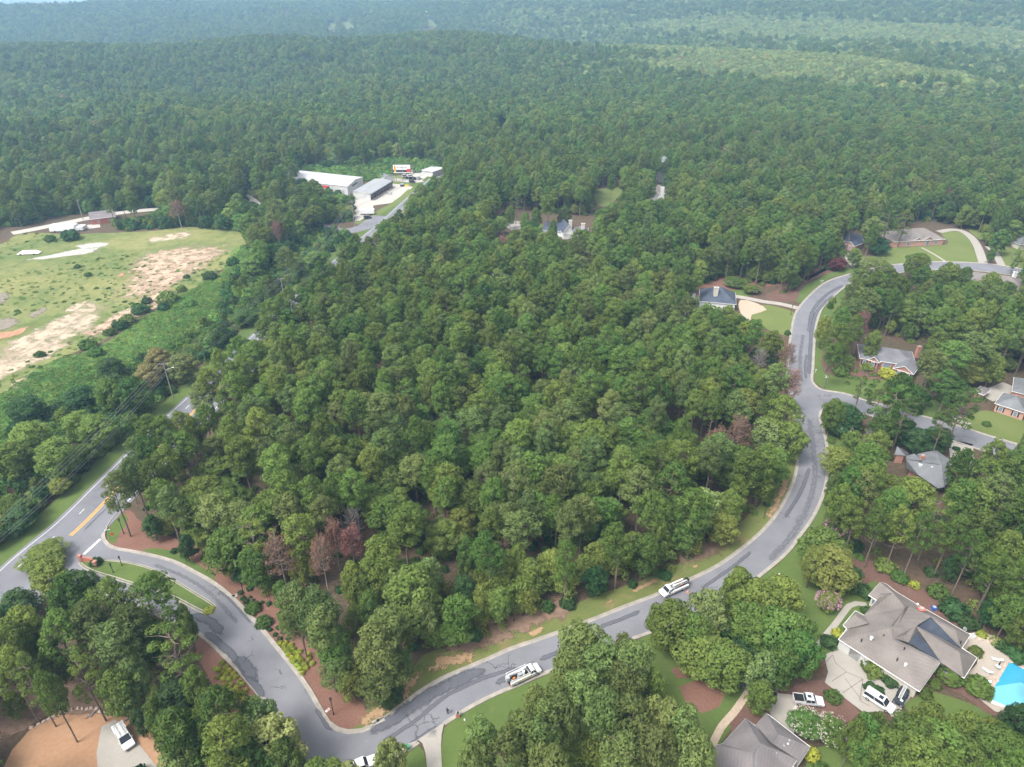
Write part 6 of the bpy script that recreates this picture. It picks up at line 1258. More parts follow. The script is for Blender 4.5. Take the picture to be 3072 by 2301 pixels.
for i, p_ in enumerate(sorted(GL2, key=lambda q: q[1])): put_shrub('golden', p_, 17, f'{ordw(i+1)} golden ball shrub, counted from the top of the bed left of the street', 'golden shrubs left of the street', .95, 'golden_shrub')
for i, ((x_, y_), w) in enumerate(zip(r1([(1375, 668), (1325, 690), (1338, 722), (1355, 738), (1378, 712), (1395, 728), (1443, 742), (1482, 750), (1488, 892), (1533, 882), (1515, 920), (1540, 945), (1562, 905), (1585, 940), (960, 462), (1072, 460)]), (18, 16, 16, 18, 10, 10, 12, 17, 14, 14, 14, 16, 15, 12, 20, 20))): put_shrub('dark', (x_, y_), w, f'small dark green mulch-bed shrub by the entrance street, {ordw(i+1)} of its group' if i < 14 else ['small round shrub at the wood edge near the highway, left', 'small round shrub at the wood edge near the highway, right'][i-14], 'dark shrubs by the street', .9)
a = r1([(1395, 782), (1455, 856), (530, 528)]); put_shrub('green', a[0], 48, 'large clipped oval shrub nearest the post lamp', None, .7); put_shrub('green', a[1], 48, 'large clipped oval shrub nearer the golden rows', None, .7); put_shrub('dark', a[2], 34, 'dark round shrub beside the red sign wall on the grass island', None, .9)
put_shrub('golden', r1([(1150, 787)])[0], 32, 'low yellow-green bed at the tip of the grass island', None, .4)
for p_, w, k, lab in ((on4, 0, 0, 0),): pass
for (x_, y_), w, k, lab in (((1070, 910), 72, 'green', 'bright green spreading shrub at the driveway edge of the large house'), ((1640, 965), 82, 'green', 'bright green round shrub below the roof notch of the large house'), ((1855, 1055), 78, 'green', 'dense round green shrub left of the pool'), ((1195, 1000), 45, 'dark', 'dark shrub over the parked dark jeep'), ((1450, 1080), 45, 'green', 'green shrub at the lower roof corner'), ((990, 320), 50, 'dark', 'dark clipped hedge by the front gable'), ((735, 705), 50, 'dark', 'dark shrub at the garage corner'), ((790, 640), 38, 'golden', 'yellow-green shrub beside the front path'), ((590, 1560), 52, 'golden', 'yellow-green round shrub at the corner of the bottom house'), ((1845, 770), 40, 'green', 'low ring of plants in the pool deck'), ((2150, 800), 60, 'dark', 'purplish hedge along the pool deck'), ((2060, 740), 45, 'dark', 'dark shrub left of the pool hedge'), ((1150, 130), 60, 'green', 'leafy shrub at the wood edge behind the large house, left'), ((1260, 210), 50, 'green', 'leafy shrub at the wood edge behind the large house, middle'), ((1380, 265), 32, 'golden', 'yellow-green shrub at the wood edge'), ((1560, 330), 60, 'green', 'leafy shrub at the wood edge behind the large house, right'), ((1680, 470), 75, 'dark', 'big dark shrub behind the chimney of the large house'), ((1780, 560), 60, 'dark', 'dark shrub behind the satellite dish'), ((1890, 640), 30, 'golden', 'yellow-green plants at the far deck edge'), ((900, 235), 40, 'green', 'clipped hedge in the mulch behind the olive tree'), ((700, 440), 20, 'green', 'small plant under the pink myrtle'), ((1010, 460), 30, 'dark', 'dark shrub between the two front gables'), ((1540, 1020), 36, 'green', 'low green shrub under the lower eave'), ((760, 1120), 50, 'green', 'green shrub left of the white SUV'), ((1050, 1050), 40, 'dark', 'dark low hedge in the curved driveway bed'), ((1110, 1065), 30, 'dark', 'dark low hedge beside the white SUV')):
    put_shrub(k, (2200+x_/2.5367, 1650+y_/2.5367), w, lab, None, .8)
for px, w, k, lab in (((2660, 1128), 50, 'golden', 'yellow-green bed shrub before the brick house'), ((2520, 1118), 45, 'green', 'low green shrubs on the lawn edge by the brick house'), ((2600, 1105), 35, 'golden', 'yellow-green shrub under the brick house window'), ((2675, 1100), 30, 'golden', 'yellow-green shrub in the brick house court'), ((2960, 1272), 24, 'green', 'small shrub on the right-edge lawn'), ((3055, 780), 22, 'green', 'round shrub on the lawn at the far right'), ((1510, 655), 30, 'green', 'round shrub by the gravel court in the central wood'), ((2138, 1000), 26, 'green', 'shrub beside the gravel court wall'), ((2500, 808), 22, 'maroon', 'maroon shrub under the maroon tree'), ((2115, 590), 30, 'maroon', 'maroon bush right of the white-chimneyed house'), ((900, 838), 40, 'green', 'round shrub'), ): 
    if lab != 'round shrub': put_shrub(k, px, w, lab, None, .8)
for i, (px, w) in enumerate((((503, 902), 55), ((420, 935), 50), ((385, 965), 45), ((362, 982), 45), ((264, 1040), 50), ((630, 833), 42), ((568, 917), 40), ((490, 925), 36), ((150, 720), 30), ((215, 715), 50), ((265, 825), 22), ((232, 800), 18), ((290, 1060), 42), ((700, 790), 38), ((545, 870), 30), ((440, 905), 30), ((330, 1000), 34), ((560, 830), 18), ((120, 1065), 30))):
    put_shrub('dark' if i % 2 else 'green', px, w, f'{["round", "dark", "low", "spreading", "bushy"][i % 5]} shrub on the edge of the clay field, {["first", "second", "third", "fourth", "fifth", "sixth", "seventh", "eighth", "ninth", "tenth"][i % 10]} of its {"near" if i < 10 else "further"} row', 'shrubs along the clay field', .8)
# ------------------------------------------------------------------ vehicles
def wheel(root, x, y, r, w=.24):
    t = MB().tube((x, y-w/2, r), (x, y+w/2, r), r, None, 14).build('wheel', M['rubber'], root, rel=False)
    s_ = 1 if y > 0 else -1
    h = MB().tube((x, y+s_*w*.45, r), (x, y+s_*(w*.55), r), r*.55, None, 10).build('rim', M['steel'], root, rel=False); h.parent = t; return t
def car_body(root, prof_, w, m): return MB().prof(prof_, w).build('body', m, root, rel=False, bevel=.07)
def cabin(root, x0, x1, x2, x3, z0, z1, w, m, glass=True, inset_=.14):
    """greenhouse: base x0..x3, roof x1..x2"""
    a, b_ = w/2-.03, w/2-inset_
    vs = [(x0, -a, z0), (x3, -a, z0), (x3, a, z0), (x0, a, z0), (x1, -b_, z1), (x2, -b_, z1), (x2, b_, z1), (x1, b_, z1)]
    MB().add(vs, [(0, 3, 2, 1), (4, 5, 6, 7), (0, 1, 5, 4), (1, 2, 6, 5), (2, 3, 7, 6), (3, 0, 4, 7)]).build('windows', M['glass'], root, rel=False)
    MB().box((x1+x2)/2, 0, z1-.01, x2-x1+.06, 2*b_+.04, .07).build('cab_roof', m, root, rel=False, bevel=.03)
    mb = MB()
    for s_ in (-1, 1):
        for (p_, q_) in (((x0, s_*a, z0), (x1, s_*b_, z1)), ((x3, s_*a, z0), (x2, s_*b_, z1)), (((x0+x3)/2, s_*a, z0), ((x1+x2)/2, s_*b_, z1))): mb.tube(p_, q_, .05, None, 4)
    mb.build('window_pillars', m, root, rel=False)
def lights(root, xf, xr, w, z):
    for s_ in (-1, 1): MB().box(xf, s_*(w/2-.25), z, .1, .36, .18).build('headlight', M['steel'], root, rel=False); MB().box(xr, s_*(w/2-.12), z+.05, .08, .16, .3).build('tail_light', M['red'], root, rel=False)
def heading(px0, px1): a, b_ = at(*px0), at(*px1); return math.atan2(b_[1]-a[1], b_[0]-a[0])
def pickup(px, rz, label, m, L_=5.8, spare=False):
    a = at(*px, .8); o = empty('pickup_truck', (*a, ROADZ+.0), rz); tag(o, label, 'pickup truck'); w = 1.98
    k = L_/5.8; P = [(-2.9, .45), (2.75, .42), (2.88, .6), (2.85, .95), (1.35, 1.12), (-.75, 1.14), (-2.9, 1.12)]
    car_body(o, [(x_*k, z_) for x_, z_ in P], w, m); cabin(o, -.85*k, -.62*k, .75*k, 1.4*k, 1.1, 1.78, w, m)
    MB().box(-1.85*k, 0, 1.12, 1.85*k, w-.3, .02).build('bed_liner', M['blackmetal'], o, rel=False)
    for s_ in (-1, 1): MB().box(-1.85*k, s_*(w/2-.07), 1.12, 2.05*k, .12, .1).build('bed_rail', m, o, rel=False); MB().box(.95*k, s_*(w/2+.1), 1.12, .15, .22, .16).build('mirror', m, o, rel=False)
    MB().box(-2.86*k, 0, 1.1, .1, w-.1, .12).build('tailgate', m, o, rel=False)
    if spare: MB().tube((-1.7, 0, 1.15), (-1.7, 0, 1.35), .38, None, 14).build('spare_wheel', M['rubber'], o, rel=False); MB().box(.0, 0, 1.84, .7, .6, .02).build('sunroof', M['glass'], o, rel=False)
    for x_ in (-1.85*k, 1.85*k):
        for s_ in (-1, 1): wheel(o, x_, s_*(w/2-.12), .39)
    lights(o, 2.84*k, -2.9*k, w, .68); return o
def suv(px, rz, label, m, L_=5.6, van=False, name='suv', cat='SUV'):
    a = at(*px, .9); o = empty(name, (*a, ROADZ), rz); tag(o, label, cat); w = 2.0; k = L_/5.6; zt = 1.92 if not van else 2.15
    car_body(o, [(x_*k, z_) for x_, z_ in ((-2.8, .45), (2.65, .42), (2.78, .62), (2.72, .98), (1.45, 1.16), (-2.75, 1.2), (-2.82, .9))], w, m)
    cabin(o, -2.78*k, -2.55*k, .75*k, 1.5*k, 1.16, zt, w, m)
    for s_ in (-1, 1): MB().box(1.1*k, s_*(w/2+.1), 1.15, .15, .22, .16).build('mirror', m, o, rel=False); MB().box(-.9*k, s_*.72, zt+.08, 2.9*k, .05, .07).build('roof_rail', M['steel'], o, rel=False)
    if not van: MB().box(.1, 0, zt+.065, .8, .9, .02).build('sunroof', M['glass'], o, rel=False)
    else:
        MB().box(-1.7*k, 0, 1.2, 2.0*k, w-.02, zt-1.24).build('cargo_side', m, o, rel=False)
        for j in (-.4, .4): MB().box(-.9*k, j, zt+.18, 3.4*k, .06, .08).build('ladder_rack', M['steel'], o, rel=False)
        for i in range(9): MB().box((-2.4+i*.4)*k, 0, zt+.24, .06, 1.3, .05).build('rack_bar', M['steel'], o, rel=False)
    for x_ in (-1.75*k, 1.75*k):
        for s_ in (-1, 1): wheel(o, x_, s_*(w/2-.12), .38)
    lights(o, 2.76*k, -2.8*k, w, .7); return o
def utility(px, rz, label, ladder=True, boom_back=True):
    a = at(*px, 1.); o = empty('utility_truck', (*a, ROADZ), rz); tag(o, label, 'utility truck', 'utility trucks parked on the street'); w = 2.25; m = M['carwhite']
    car_body(o, [(1.0, .55), (3.35, .5), (3.5, .75), (3.42, 1.15), (2.35, 1.35), (.95, 1.38)], 2.1, m); cabin(o, .95, 1.1, 1.85, 2.4, 1.35, 2.05, 2.0, m)
    MB().box(-1.4, 0, .5, 4.6, 1.6, .2).build('chassis', M['blackmetal'], o, rel=False)
    for s_ in (-1, 1):
        MB().box(-1.35, s_*.98, .7, 4.5, .34, .72).build('tool_cabinet', m, o, rel=False, bevel=.03)
        for i in range(4):
            if s_: MB().box(-3.0+i*1.1, s_*1.17, .76, .95, .03, .6).build('cabinet_door', M['whitesteel'], o, rel=False)
        MB().box(2.0, s_*1.2, 1.4, .16, .28, .3).build('mirror', M['blackmetal'], o, rel=False)
    MB().box(-1.5, 0, .7, 4.3, 1.45, .08).build('deck', M['blackmetal'], o, rel=False)
    MB().tube((-.2, 0, .75), (-.2, 0, 1.9), .34, .28, 10).build('turret', m, o, rel=False)
    MB().tube((-.2, .3, 2.0), (-3.4, .35, 2.3), .13, .11, 6).tube((-3.3, .35, 2.3), (.9, .5, 2.5), .1, .08, 6).build('boom', m, o, rel=False)
    MB().box(-3.75, .1, 1.2, .75, .8, 1.1, 0, 1.05).build('bucket', M['grey'] if ladder else M['blackmetal'], o, rel=False, bevel=.05)
    MB().box(-1., .1, .8, .8, .8, .9).build('tool_box', M['grey'], o, rel=False); MB().tube((-2.3, -.15, .95), (-2.3, .15, .95), .32, None, 12).build('cable_reel', M['orange'], o, rel=False)
    for i in range(3): MB().box(-2.9+.7*i, -.2, .8, .4, .35, .35, i).build('crate', M['carblack'] if i % 2 else M['steel'], o, rel=False)
    if ladder:
        rk = MB().box(-1.4, -.98, 1.95, 4.6, .06, .07).box(-1.4, -1.0, 1.62, 4.6, .06, .07).build('ladder_rack', m, o, rel=False)
        for i in range(11): s_ = MB().box(-3.5+i*.42, -.99, 1.66, .05, .04, .3).build('rung', M['white'], o, rel=False)
        for x_ in (-3.4, .6): MB().box(x_, -.98, 1.6, .08, .08, .6).box(x_, .98, 1.6, .08, .08, .8).build('rack_post', m, o, rel=False)
        MB().box(-1.4, 1.0, 2.2, 4.6, .06, .07).build('rack_rail', m, o, rel=False); MB().box(-.9, -1.17, 1.35, 3.6, .03, .14).build('yellow_stripe', M['yellow'], o, rel=False)
    else:
        MB().box(-1.0, 1.0, 2.3, 5., .1, .1).box(-1., .6, 2.3, 5., .08, .08).build('rack_rail', M['steel'], o, rel=False)
        for i in range(8): MB().box(-3.2+i*.6, .8, 2.31, .06, .4, .06).build('rung', M['steel'], o, rel=False)
    for x_ in (-2.2, 2.35):
        for s_ in (-1, 1): wheel(o, x_, s_*.95, .44, .3)
    lights(o, 3.44, -3.7, 2.1, .85); return o
utility((1573, 2022), heading((1530, 2048), (1614, 2008)), 'white utility truck with boom and yellow-striped ladder rack, parked by the lower kerb')
utility((2020, 1765), heading((2062, 1748), (1980, 1785)), 'white utility truck facing left with folded boom, parked at the upper kerb', False)
pickup((2425, 2100), heading((2385, 2098), (2468, 2108)), 'silver crew-cab pickup with a spare wheel in its bed, on the lower driveway', M['carsilver'], 5.7, True)
suv((2638, 2102), heading((2600, 2080), (2680, 2132)), 'long white SUV parked on the driveway of the large tan-roofed house', M['carwhite'], 5.7)
pickup((1080, 2298), heading((1060, 2312), (1112, 2290)), 'white pickup half cut off by the bottom edge', M['carwhite'], 5.9)
# dark jeep with ladder
a = at(2703, 2092, .9); o = empty('jeep', (*a, ROADZ), heading((2715, 2066), (2693, 2110))); tag(o, 'small dark jeep with an aluminium ladder on its roof beside the white SUV', 'jeep')
car_body(o, [(-2., .5), (1.9, .5), (2.0, .7), (1.95, 1.1), (.8, 1.2), (-2., 1.2)], 1.8, M['carblack']); cabin(o, -1.95, -1.85, .35, .75, 1.2, 1.85, 1.7, M['carblack'])
ld = MB().box(-.4, -.35, 2.0, 3.9, .07, .1).box(-.4, .15, 2.0, 3.9, .07, .1).build('ladder', M['white'], o, rel=False)
for i in range(12): q = MB().box(-2.2+i*.33, -.1, 2.02, .07, .5, .06).build('rung', M['white'], o, rel=False); q.parent = ld
MB().box(.9, .3, 1.2, .7, .5, .02).build('bonnet_sticker', M['cloth'], o, rel=False)
for x_ in (-1.3, 1.3):
    for s_ in (-1, 1): wheel(o, x_, s_*.85, .42, .28)
lights(o, 1.98, -2., 1.8, .75); MB().tube((-2.05, 0, 1.0), (-2.3, 0, 1.0), .38, None, 12).build('spare_wheel', M['rubber'], o, rel=False)
suv((372, 2212), heading((362, 2195), (388, 2240)), 'white van with ladder rack parked on the concrete pad, bottom left', M['carwhite'], 5.6, True, 'van', 'van')
def small_car(px, rz, m, label, z=.06): o = suv(px, rz, label, m, 4.6, False, 'parked_car', 'car'); return o
small_car((1103, 652), .5, M['carblack'], 'dark car parked in front of the white box trailer'); small_car((1237, 545), -.2, M['carblack'], 'dark car on the side road by the billboard')
for i, (px, m_, lab) in enumerate((((1232, 528), 'carwhite', 'white vehicle in the depot below the billboard, right'), ((1215, 528), 'carsilver', 'silver vehicle in the depot below the billboard, middle'), ((1222, 518), 'carwhite', 'white vehicle in the depot, second row left'), ((1240, 515), 'carwhite', 'white vehicle in the depot, second row right'), ((1255, 535), 'carsilver', 'silver vehicle at the right end of the depot'))): small_car(px, .2+.3*i, M[m_], lab)
a = at(1101, 634, 2); o = empty('box_trailer', (*a, .05), .05); tag(o, 'white box trailer parked at the front of the shop parking lot', 'trailer')
MB().box(0, 0, .8, 9., 2.6, 2.6).build('box', M['white'], o, rel=False, bevel=.06); MB().box(0, 0, .55, 8.6, 1.6, .25).build('chassis', M['blackmetal'], o, rel=False)
for x_ in (-.6, .6):
    for s_ in (-1, 1): wheel(o, x_, s_*1.1, .42)
for px, m_, lab in (((890+0, 0), 0, 0),): pass
a = Q3(1605, 440, 0); o = empty('dumpster', (*a[:2], .06)); tag(o, 'dark dumpster beside the tall pole on the parking lot', 'dumpster'); MB().box(0, 0, 0, 3, 2, 1.5, 0, 1.1).build('body', M['carblack'], o, rel=False); MB().box(0, 0, 1.5, 3.3, 2.2, .1).build('lid', M['grey'], o, rel=False)
a = Q3(1642, 440, 0); o = empty('dumpster', (*a[:2], .06)); tag(o, 'yellow-green dumpster at the far end of the parking lot', 'dumpster'); MB().box(0, 0, 0, 3, 2, 1.5, 0, 1.1).build('body', M['yellow'], o, rel=False); MB().box(0, 0, 1.5, 3.3, 2.2, .1).build('lid', M['green'], o, rel=False)
a = Q3(1490, 575, 0); o = empty('sign_frame', (*a[:2], .06)); tag(o, 'white signboard on posts at the parking lot edge', 'sign')
for k in (-1.5, 1.5): MB().box(k, 0, 0, .2, .2, 6).build('post', M['white'], o, rel=False)
MB().box(0, 0, 3.6, 3.2, .2, 2.2).build('board', M['whitesteel'], o, rel=False); MB().box(0, -.12, 4.2, 2.4, .05, .5).build('lettering_band', M['grey'], o, rel=False)
# ------------------------------------------------------------------ person
def person(px):
    a = at(*px); o = empty('person', (*a, ROADZ), -.4); tag(o, 'person in dark clothes standing in the street by the lower kerb', 'person')
    J = {'pel': (0, 0, .95, .15), 'sp': (0, 0, 1.2, .15), 'ch': (0, .02, 1.4, .17), 'nk': (0, .02, 1.53, .06), 'hd': (.0, .04, 1.68, .1), 'tp': (0, .04, 1.75, .08),
         'hl': (-.1, 0, .9, .1), 'kl': (-.12, .03, .5, .07), 'al': (-.13, -.02, .08, .045), 'fl': (-.14, .14, .03, .04), 'hr': (.1, 0, .9, .1), 'kr': (.12, .02, .5, .07), 'ar': (.14, 0, .08, .045), 'fr': (.15, .16, .03, .04),
         'sl': (-.2, .02, 1.43, .07), 'el': (-.27, .04, 1.15, .05), 'wl': (-.16, .22, 1.05, .035), 'll': (-.08, .28, 1.08, .03), 'sr': (.2, .02, 1.43, .07), 'er': (.28, .03, 1.15, .05), 'wr': (.2, .24, 1.12, .035), 'lr': (.12, .3, 1.16, .03)}
    E_ = ['pel-sp', 'sp-ch', 'ch-nk', 'nk-hd', 'hd-tp', 'pel-hl', 'hl-kl', 'kl-al', 'al-fl', 'pel-hr', 'hr-kr', 'kr-ar', 'ar-fr', 'ch-sl', 'sl-el', 'el-wl', 'wl-ll', 'ch-sr', 'sr-er', 'er-wr', 'wr-lr']
    ks = list(J); me = bpy.data.meshes.new('body'); me.from_pydata([J[k][:3] for k in ks], [tuple(ks.index(q) for q in e.split('-')) for e in E_], [])
    me.materials.append(M['navy']); b_ = link('body', me, o); md = b_.modifiers.new('skin', 'SKIN')
    for i, k in enumerate(ks): me.skin_vertices[0].data[i].radius = (J[k][3],)*2
    me.skin_vertices[0].data[0].use_root = True; sb = b_.modifiers.new('sub', 'SUBSURF'); sb.levels = sb.render_levels = 1
    MB().tube((0, .05, 1.6), (0, .05, 1.78), .105, .09, 10).build('head', M['skin'], o, rel=False, smooth=True); MB().tube((0, .03, 1.72), (0, .03, 1.83), .115, .08, 10).build('cap', M['navy'], o, rel=False, smooth=True)
    for s_ in (-1, 1): MB().box(s_*.1, .3, 1.08, .07, .1, .08).build('hand', M['skin'], o, rel=False, bevel=.02)
    MB().box(0, .4, 1.12, .22, .16, .05).build('controller', M['grey'], o, rel=False)
me = None
bpy.context.view_layer.update()
def skinsafe(): pass
person((1343, 2143))
a = at(2063, 1778); o = empty('traffic_cone', (*a, ROADZ)); tag(o, 'orange traffic cone behind the left-facing utility truck', 'traffic cone')
MB().tube((0, 0, .04), (0, 0, .72), .2, .05, 10).build('cone', M['orange'], o, rel=False); MB().box(0, 0, 0, .45, .45, .05).build('base', M['orange'], o, rel=False); MB().tube((0, 0, .4), (0, 0, .52), .125, .1, 10).build('stripe', M['white'], o, rel=False)
a = at(1222, 2250); o = empty('wheelie_bin', (*a, .15), .5); tag(o, 'green wheelie bin at the foot of the driveway', 'bin')
MB().box(0, 0, .08, .62, .62, .95, 0, 1.18).build('body', M['green'], o, rel=False); MB().box(0, 0, 1.03, .8, .82, .08).build('lid', M['green'], o, rel=False); MB().box(0, .42, .95, .6, .06, .06).build('handle', M['blackmetal'], o, rel=False)
for s_ in (-1, 1): MB().tube((s_*.3, .3, .1), (s_*.36, .3, .1), .12, None, 10).build('wheel', M['rubber'], o, rel=False)
a = at(1214, 2262); o = empty('manhole_cover', (*a, .15)); tag(o, 'round rusty utility cover beside the green bin', 'manhole cover'); MB().tube((0, 0, 0), (0, 0, .03), .42, None, 16).build('cover', M['brickpaint'], o, rel=False); MB().tube((0, 0, .03), (0, 0, .05), .3, None, 16).build('rim', M['bark'], o, rel=False)
def mailbox(px, label, m='brickpaint', big=True):
    a = at(*px); o = empty('mailbox', (*a, .03)); tag(o, label, 'mailbox')
    if big: MB().box(0, 0, 0, .7, .6, 1.1).build('pillar', M[m], o, rel=False); MB().box(0, 0, 1.1, .8, .7, .08).build('cap', M['concrete'], o, rel=False); MB().box(0, -.1, 1.18, .3, .5, .25).build('box', M['blackmetal'], o, rel=False, bevel=.04)
    else: MB().box(0, 0, 0, .12, .12, 1.1).build('post', M[m], o, rel=False); MB().box(0, 0, 1.1, .26, .5, .3).build('box', M['white'], o, rel=False, bevel=.05)
mailbox((1374, 2150), 'red-brown mailbox pillar by the kerb beside the standing person')
mailbox((2446, 1118), 'white mailbox by the kerb above the side-street junction', 'white', False); mailbox((2462, 850), 'left white mailbox of a pair on the upper street verge', 'white', False); mailbox((2467, 849), 'right white mailbox of a pair on the upper street verge', 'white', False)
def lamp(px, label, h=4.3):
    a = at(*px); o = empty('street_lamp', (*a, .03)); tag(o, label, 'street lamp', 'black post lamps')
    MB().tube((0, 0, 0), (0, 0, .5), .16, .12, 8).tube((0, 0, .5), (0, 0, h), .085, .07, 8).build('post', M['blackmetal'], o, rel=False)
    l = MB().tube((0, 0, h), (0, 0, h+.5), .14, .24, 6).build('lantern', M['glass'], o, rel=False); c = MB().tube((0, 0, h+.5), (0, 0, h+.75), .3, .04, 6).build('cap', M['blackmetal'], o, rel=False); MB().box(0, 0, h-.25, .7, .05, .05).build('ladder_bar', M['blackmetal'], o, rel=False)
for px, lb in (((372, 1601), 'black post lamp in the mulch at the highway junction'), ((734, 1792), 'black post lamp among small dark shrubs by the entrance street'), ((1001, 2144), 'black post lamp in the mulch at the street corner'), ((2291, 1555), 'black post lamp on the verge inside the long curve'), ((367, 1699), 'short black post lamp at the upper kerb of the grass island'), ((341, 1720), 'short black post lamp on the lower side of the grass island'), ((2372, 945), 'slim post lamp by the pale driveway mouth')):
    lamp(px, lb, 2.6 if 'short' in lb else 4.3)
def streetsign(px, label, stop=False):
    a = at(*px); o = empty('street_sign', (*a, .03), .3); tag(o, label, 'street sign')
    MB().tube((0, 0, 0), (0, 0, 3.0), .05, None, 6).build('post', M['green'], o, rel=False)
    MB().box(0, 0, 2.95, 1.3, .05, .26).build('blade', M['white'], o, rel=False); MB().box(0, 0, 3.23, .05, 1.2, .26).build('blade', M['white'], o, rel=False)
    if stop: s_ = MB().tube((.7, -.05, 1.6), (.7, .0, 1.6), .4, None, 8).build('stop_plate', M['red'], o, rel=False); p_ = MB().tube((.7, .04, 0), (.7, .04, 2.), .04, None, 6).build('plate_post', M['steel'], o, rel=False)
streetsign((332, 1618), 'crossed street-name blades with a red stop plate at the highway junction', True); streetsign((2474, 1155), 'white street-name blades on the lawn at the side-street junction')
# brick entrance wall on the island
a, b_ = at(245, 1684), at(290, 1702); o = empty('entrance_wall', (*a, .2)); tag(o, 'red-brown curved entrance wall at the highway end of the grass island', 'wall')
wl_ = crom([a, ((a[0]+b_[0])/2+.4, (a[1]+b_[1])/2+.5), b_], 1); mb = MB()
for i in range(len(wl_)-1):
    p_, q_ = wl_[i], wl_[i+1]; mb.box((p_[0]+q_[0])/2, (p_[1]+q_[1])/2, .2, math.dist(p_, q_)+.02, .4, 1.3, math.atan2(q_[1]-p_[1], q_[0]-p_[0]))
mb.build('wall', M['brickpaint'], o)
for p_ in (wl_[0], wl_[-1]): MB().box(p_[0], p_[1], .2, .7, .7, 1.7).box(p_[0], p_[1], 1.9, .85, .85, .12).build('pillar', M['brick'], o)
# power line beside the highway
pole_px = [((521, 1198), 14.), ((858, 925), 14.), ((1064, 680), 15.)]
PB_ = [at(*p[0]) for p in pole_px]; d_ = np.array(PB_[0])-np.array(PB_[1]); PB_ = [tuple(np.array(PB_[0])+np.array((-6.5, -95)))]+PB_
PB_ += [at(1335, 520), at(1415, 430)]; HT = [14, 14, 14, 15, 13, 13]; tops = []
LB = ['wooden power pole standing outside the lower left', 'nearest wooden power pole with a cross-arm and street light arm, beside the highway', 'wooden power pole rising among trees along the highway', 'tall pale power pole at the shop parking entrance', 'distant power pole in the cleared strip beyond the shops', 'farthest power pole in the cleared strip']
for i, (p_, h) in enumerate(zip(PB_, HT)):
    if i: 
        o = empty('power_pole', (*p_, 0), .15); tag(o, LB[i], 'power pole', 'power poles')
        MB().tube((0, 0, 0), (0, 0, h), .2, .12, 8).build('pole', M['pole'], o, rel=False); MB().box(0, 0, h-.5, 2.8, .12, .14).build('crossarm', M['pole'], o, rel=False)
        for k in (-1.25, 0, 1.25): MB().tube((k, 0, h-.36), (k, 0, h-.1), .07, .05, 6).build('insulator', M['white'], o, rel=False)
        if i == 1: MB().tube((0, 0, h-2.6), (2.4, 0, h-1.9), .05, None, 6).build('lamp_arm', M['steel'], o, rel=False); MB().box(2.6, 0, h-1.98, .7, .25, .12).build('lamp_head', M['white'], o, rel=False)
    tops.append([(p_[0]+k, p_[1], h-.1) for k in (-1.25, 0, 1.25)]+[(p_[0], p_[1], h-3.2), (p_[0]+.3, p_[1], h-3.8)])
wo = empty('power_lines', (*PB_[1], 0)); tag(wo, 'overhead wires strung from pole to pole along the highway', 'power line')
for k in range(5):
    mb = MB()
    for i in range(len(tops)-1):
        p_, q_ = np.array(tops[i][k]), np.array(tops[i+1][k]); prev = p_
        for j in range(1, 11):
            t = j/10; c_ = p_+(q_-p_)*t; c_[2] -= 4*t*(1-t)*(2.2 if k < 3 else 2.8); mb.tube(prev, c_, .05, None, 3); prev = c_.copy()
    mb.build('wire', M['wire'], wo)
for px, lab, h in (((1210, 553), 'tall dark pole beside the dumpster at the shop parking lot', 13), ((1240, 548), 'power pole right of the dark parking-lot pole', 11), ((250, 660), 'pale light pole by the far road left of the red-brown building', 12), ((750, 597), 'thin pole beside the small far lawn', 9)):
    a = at(*px); o = empty('light_pole', (*a, 0)); tag(o, lab, 'light pole'); MB().tube((0, 0, 0), (0, 0, h), .22, .14, 8).build('pole', M['pole'], o, rel=False); MB().box(.5, 0, h-.1, 1.4, .2, .15).build('arm', M['steel'], o, rel=False)
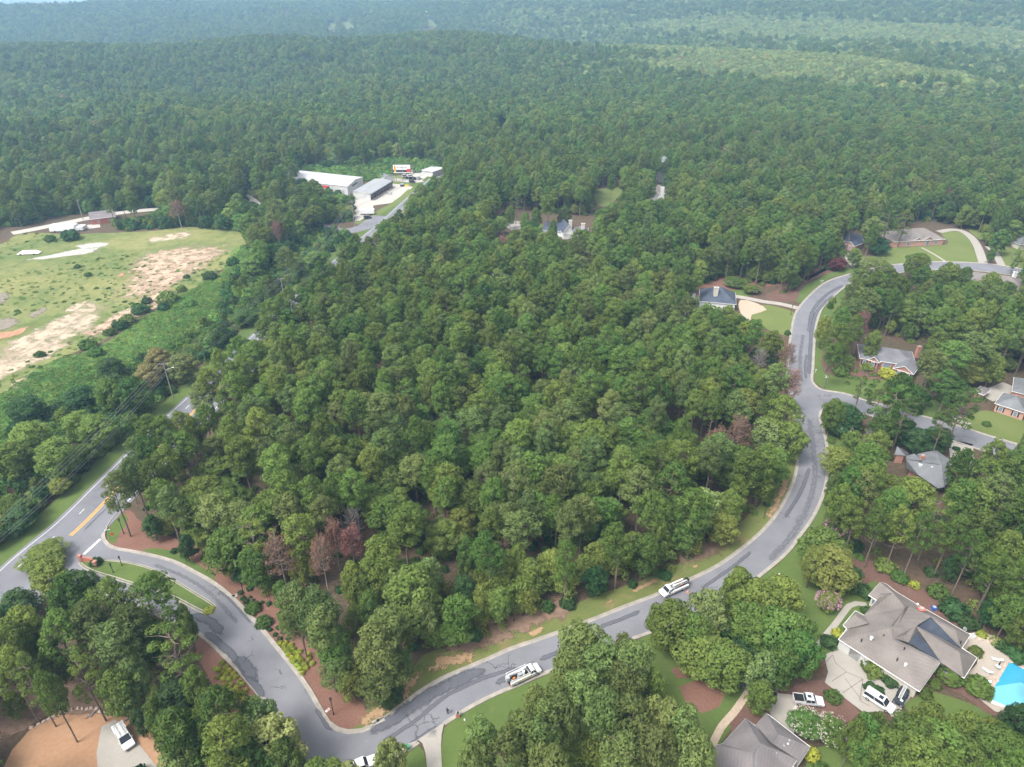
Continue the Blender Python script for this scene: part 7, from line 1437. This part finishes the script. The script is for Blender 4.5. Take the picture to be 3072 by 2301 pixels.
# storm drains, litter and small marks
for px, w, lab in (((1135, 2165), 2.4, 'concrete storm drain inlet at the street corner verge'), ((702, 1790), 1.6, 'concrete storm drain inlet by the entrance street mulch')):
    a = at(*px); o = empty('storm_drain', (*a, .1), .5); tag(o, lab, 'storm drain'); MB().box(0, 0, 0, w, 1.1, .16).build('slab', M['concrete'], o, rel=False, bevel=.03); MB().tube((0, .1, .16), (0, .1, .19), .32, None, 14).build('cover', M['blackmetal'], o, rel=False)
a = at(983, 2131); o = empty('flag_sign', (*a, .04), .9); tag(o, 'small white and red flag sign stuck in the mulch by the corner lamp', 'sign'); MB().box(0, 0, .0, .9, .45, .06).build('panel', M['white'], o, rel=False); MB().box(.1, 0, .065, .5, .2, .02).build('panel_print', M['red'], o, rel=False)
for px, lab in (((1394, 2161), 'small white ball on the lawn near the standing person'), ((1948, 1920), 'tiny white marker on the grass by the lower kerb'), ((2337, 1724), 'tiny white marker on the big lawn'), ((818, 1867), 'white scrap lying in the mulch')):
    a = at(*px); o = empty('marker', (*a, .05)); tag(o, lab, 'marker'); MB().tube((0, 0, 0), (0, 0, .3), .16, .12, 8).build('body', M['white'], o, rel=False)
# stone retaining edge of the clay lot and cleared logs
pts_ = crom(ats(r1([(180, 1440), (270, 1395), (360, 1352), (480, 1335), (560, 1350), (615, 1370)])), .8); o = empty('retaining_edge', (*pts_[0], 0)); tag(o, 'rough pale rubble edge around the clay lot at the bottom left', 'rubble edge')
for i, p_ in enumerate(pts_[:70]): MB().box(p_[0]+random.uniform(-.2, .2), p_[1]+random.uniform(-.2, .2), 0, random.uniform(.5, .9), random.uniform(.4, .7), random.uniform(.25, .5), random.uniform(0, 3), .7).build('stone', M['stone'], o)
for i, (x_, y_, a_, l_) in enumerate(((520, 1360, .9, 3.), (530, 1350, 1.3, 2.5), (715, 1390, .8, 2.6), (800, 1250, .3, 4.))):
    a = at(*r1([(x_, y_)])[0]); o = link('log', MB().tube((-l_/2, 0, .15), (l_/2, .2, .2), .13, .08, 6).build('tmp', M['greybark']).data, None, (*a, .05), a_); tag(o, ['pale fallen log at the rubble edge, lower', 'pale fallen log at the rubble edge, upper', 'fallen log between rubble edge and concrete pad', 'long fallen log under the open pine'][i], 'log'); bpy.data.objects.remove([q for q in COL.objects if q.name.startswith('tmp')][0])
HAZE = 2.0e-4
# ------------------------------------------------------------------ haze
hb = MB(); hb.box(0, 5800, -60, 26000, 13800, 205)
hz = hb.build('haze', M['lake'].copy()); hz.data.materials.clear()
m = bpy.data.materials.new('haze_air'); m.use_nodes = True; m.node_tree.nodes.remove(m.node_tree.nodes['Principled BSDF'])
pv = m.node_tree.nodes.new('ShaderNodeVolumePrincipled'); pv.inputs['Density'].default_value = HAZE; pv.inputs['Color'].default_value = (.42, .68, 1., 1); pv.inputs['Anisotropy'].default_value = .2
m.node_tree.links.new(pv.outputs[0], m.node_tree.nodes['Material Output'].inputs['Volume'])
hz.data.materials.append(m); hz['kind'] = 'stuff'
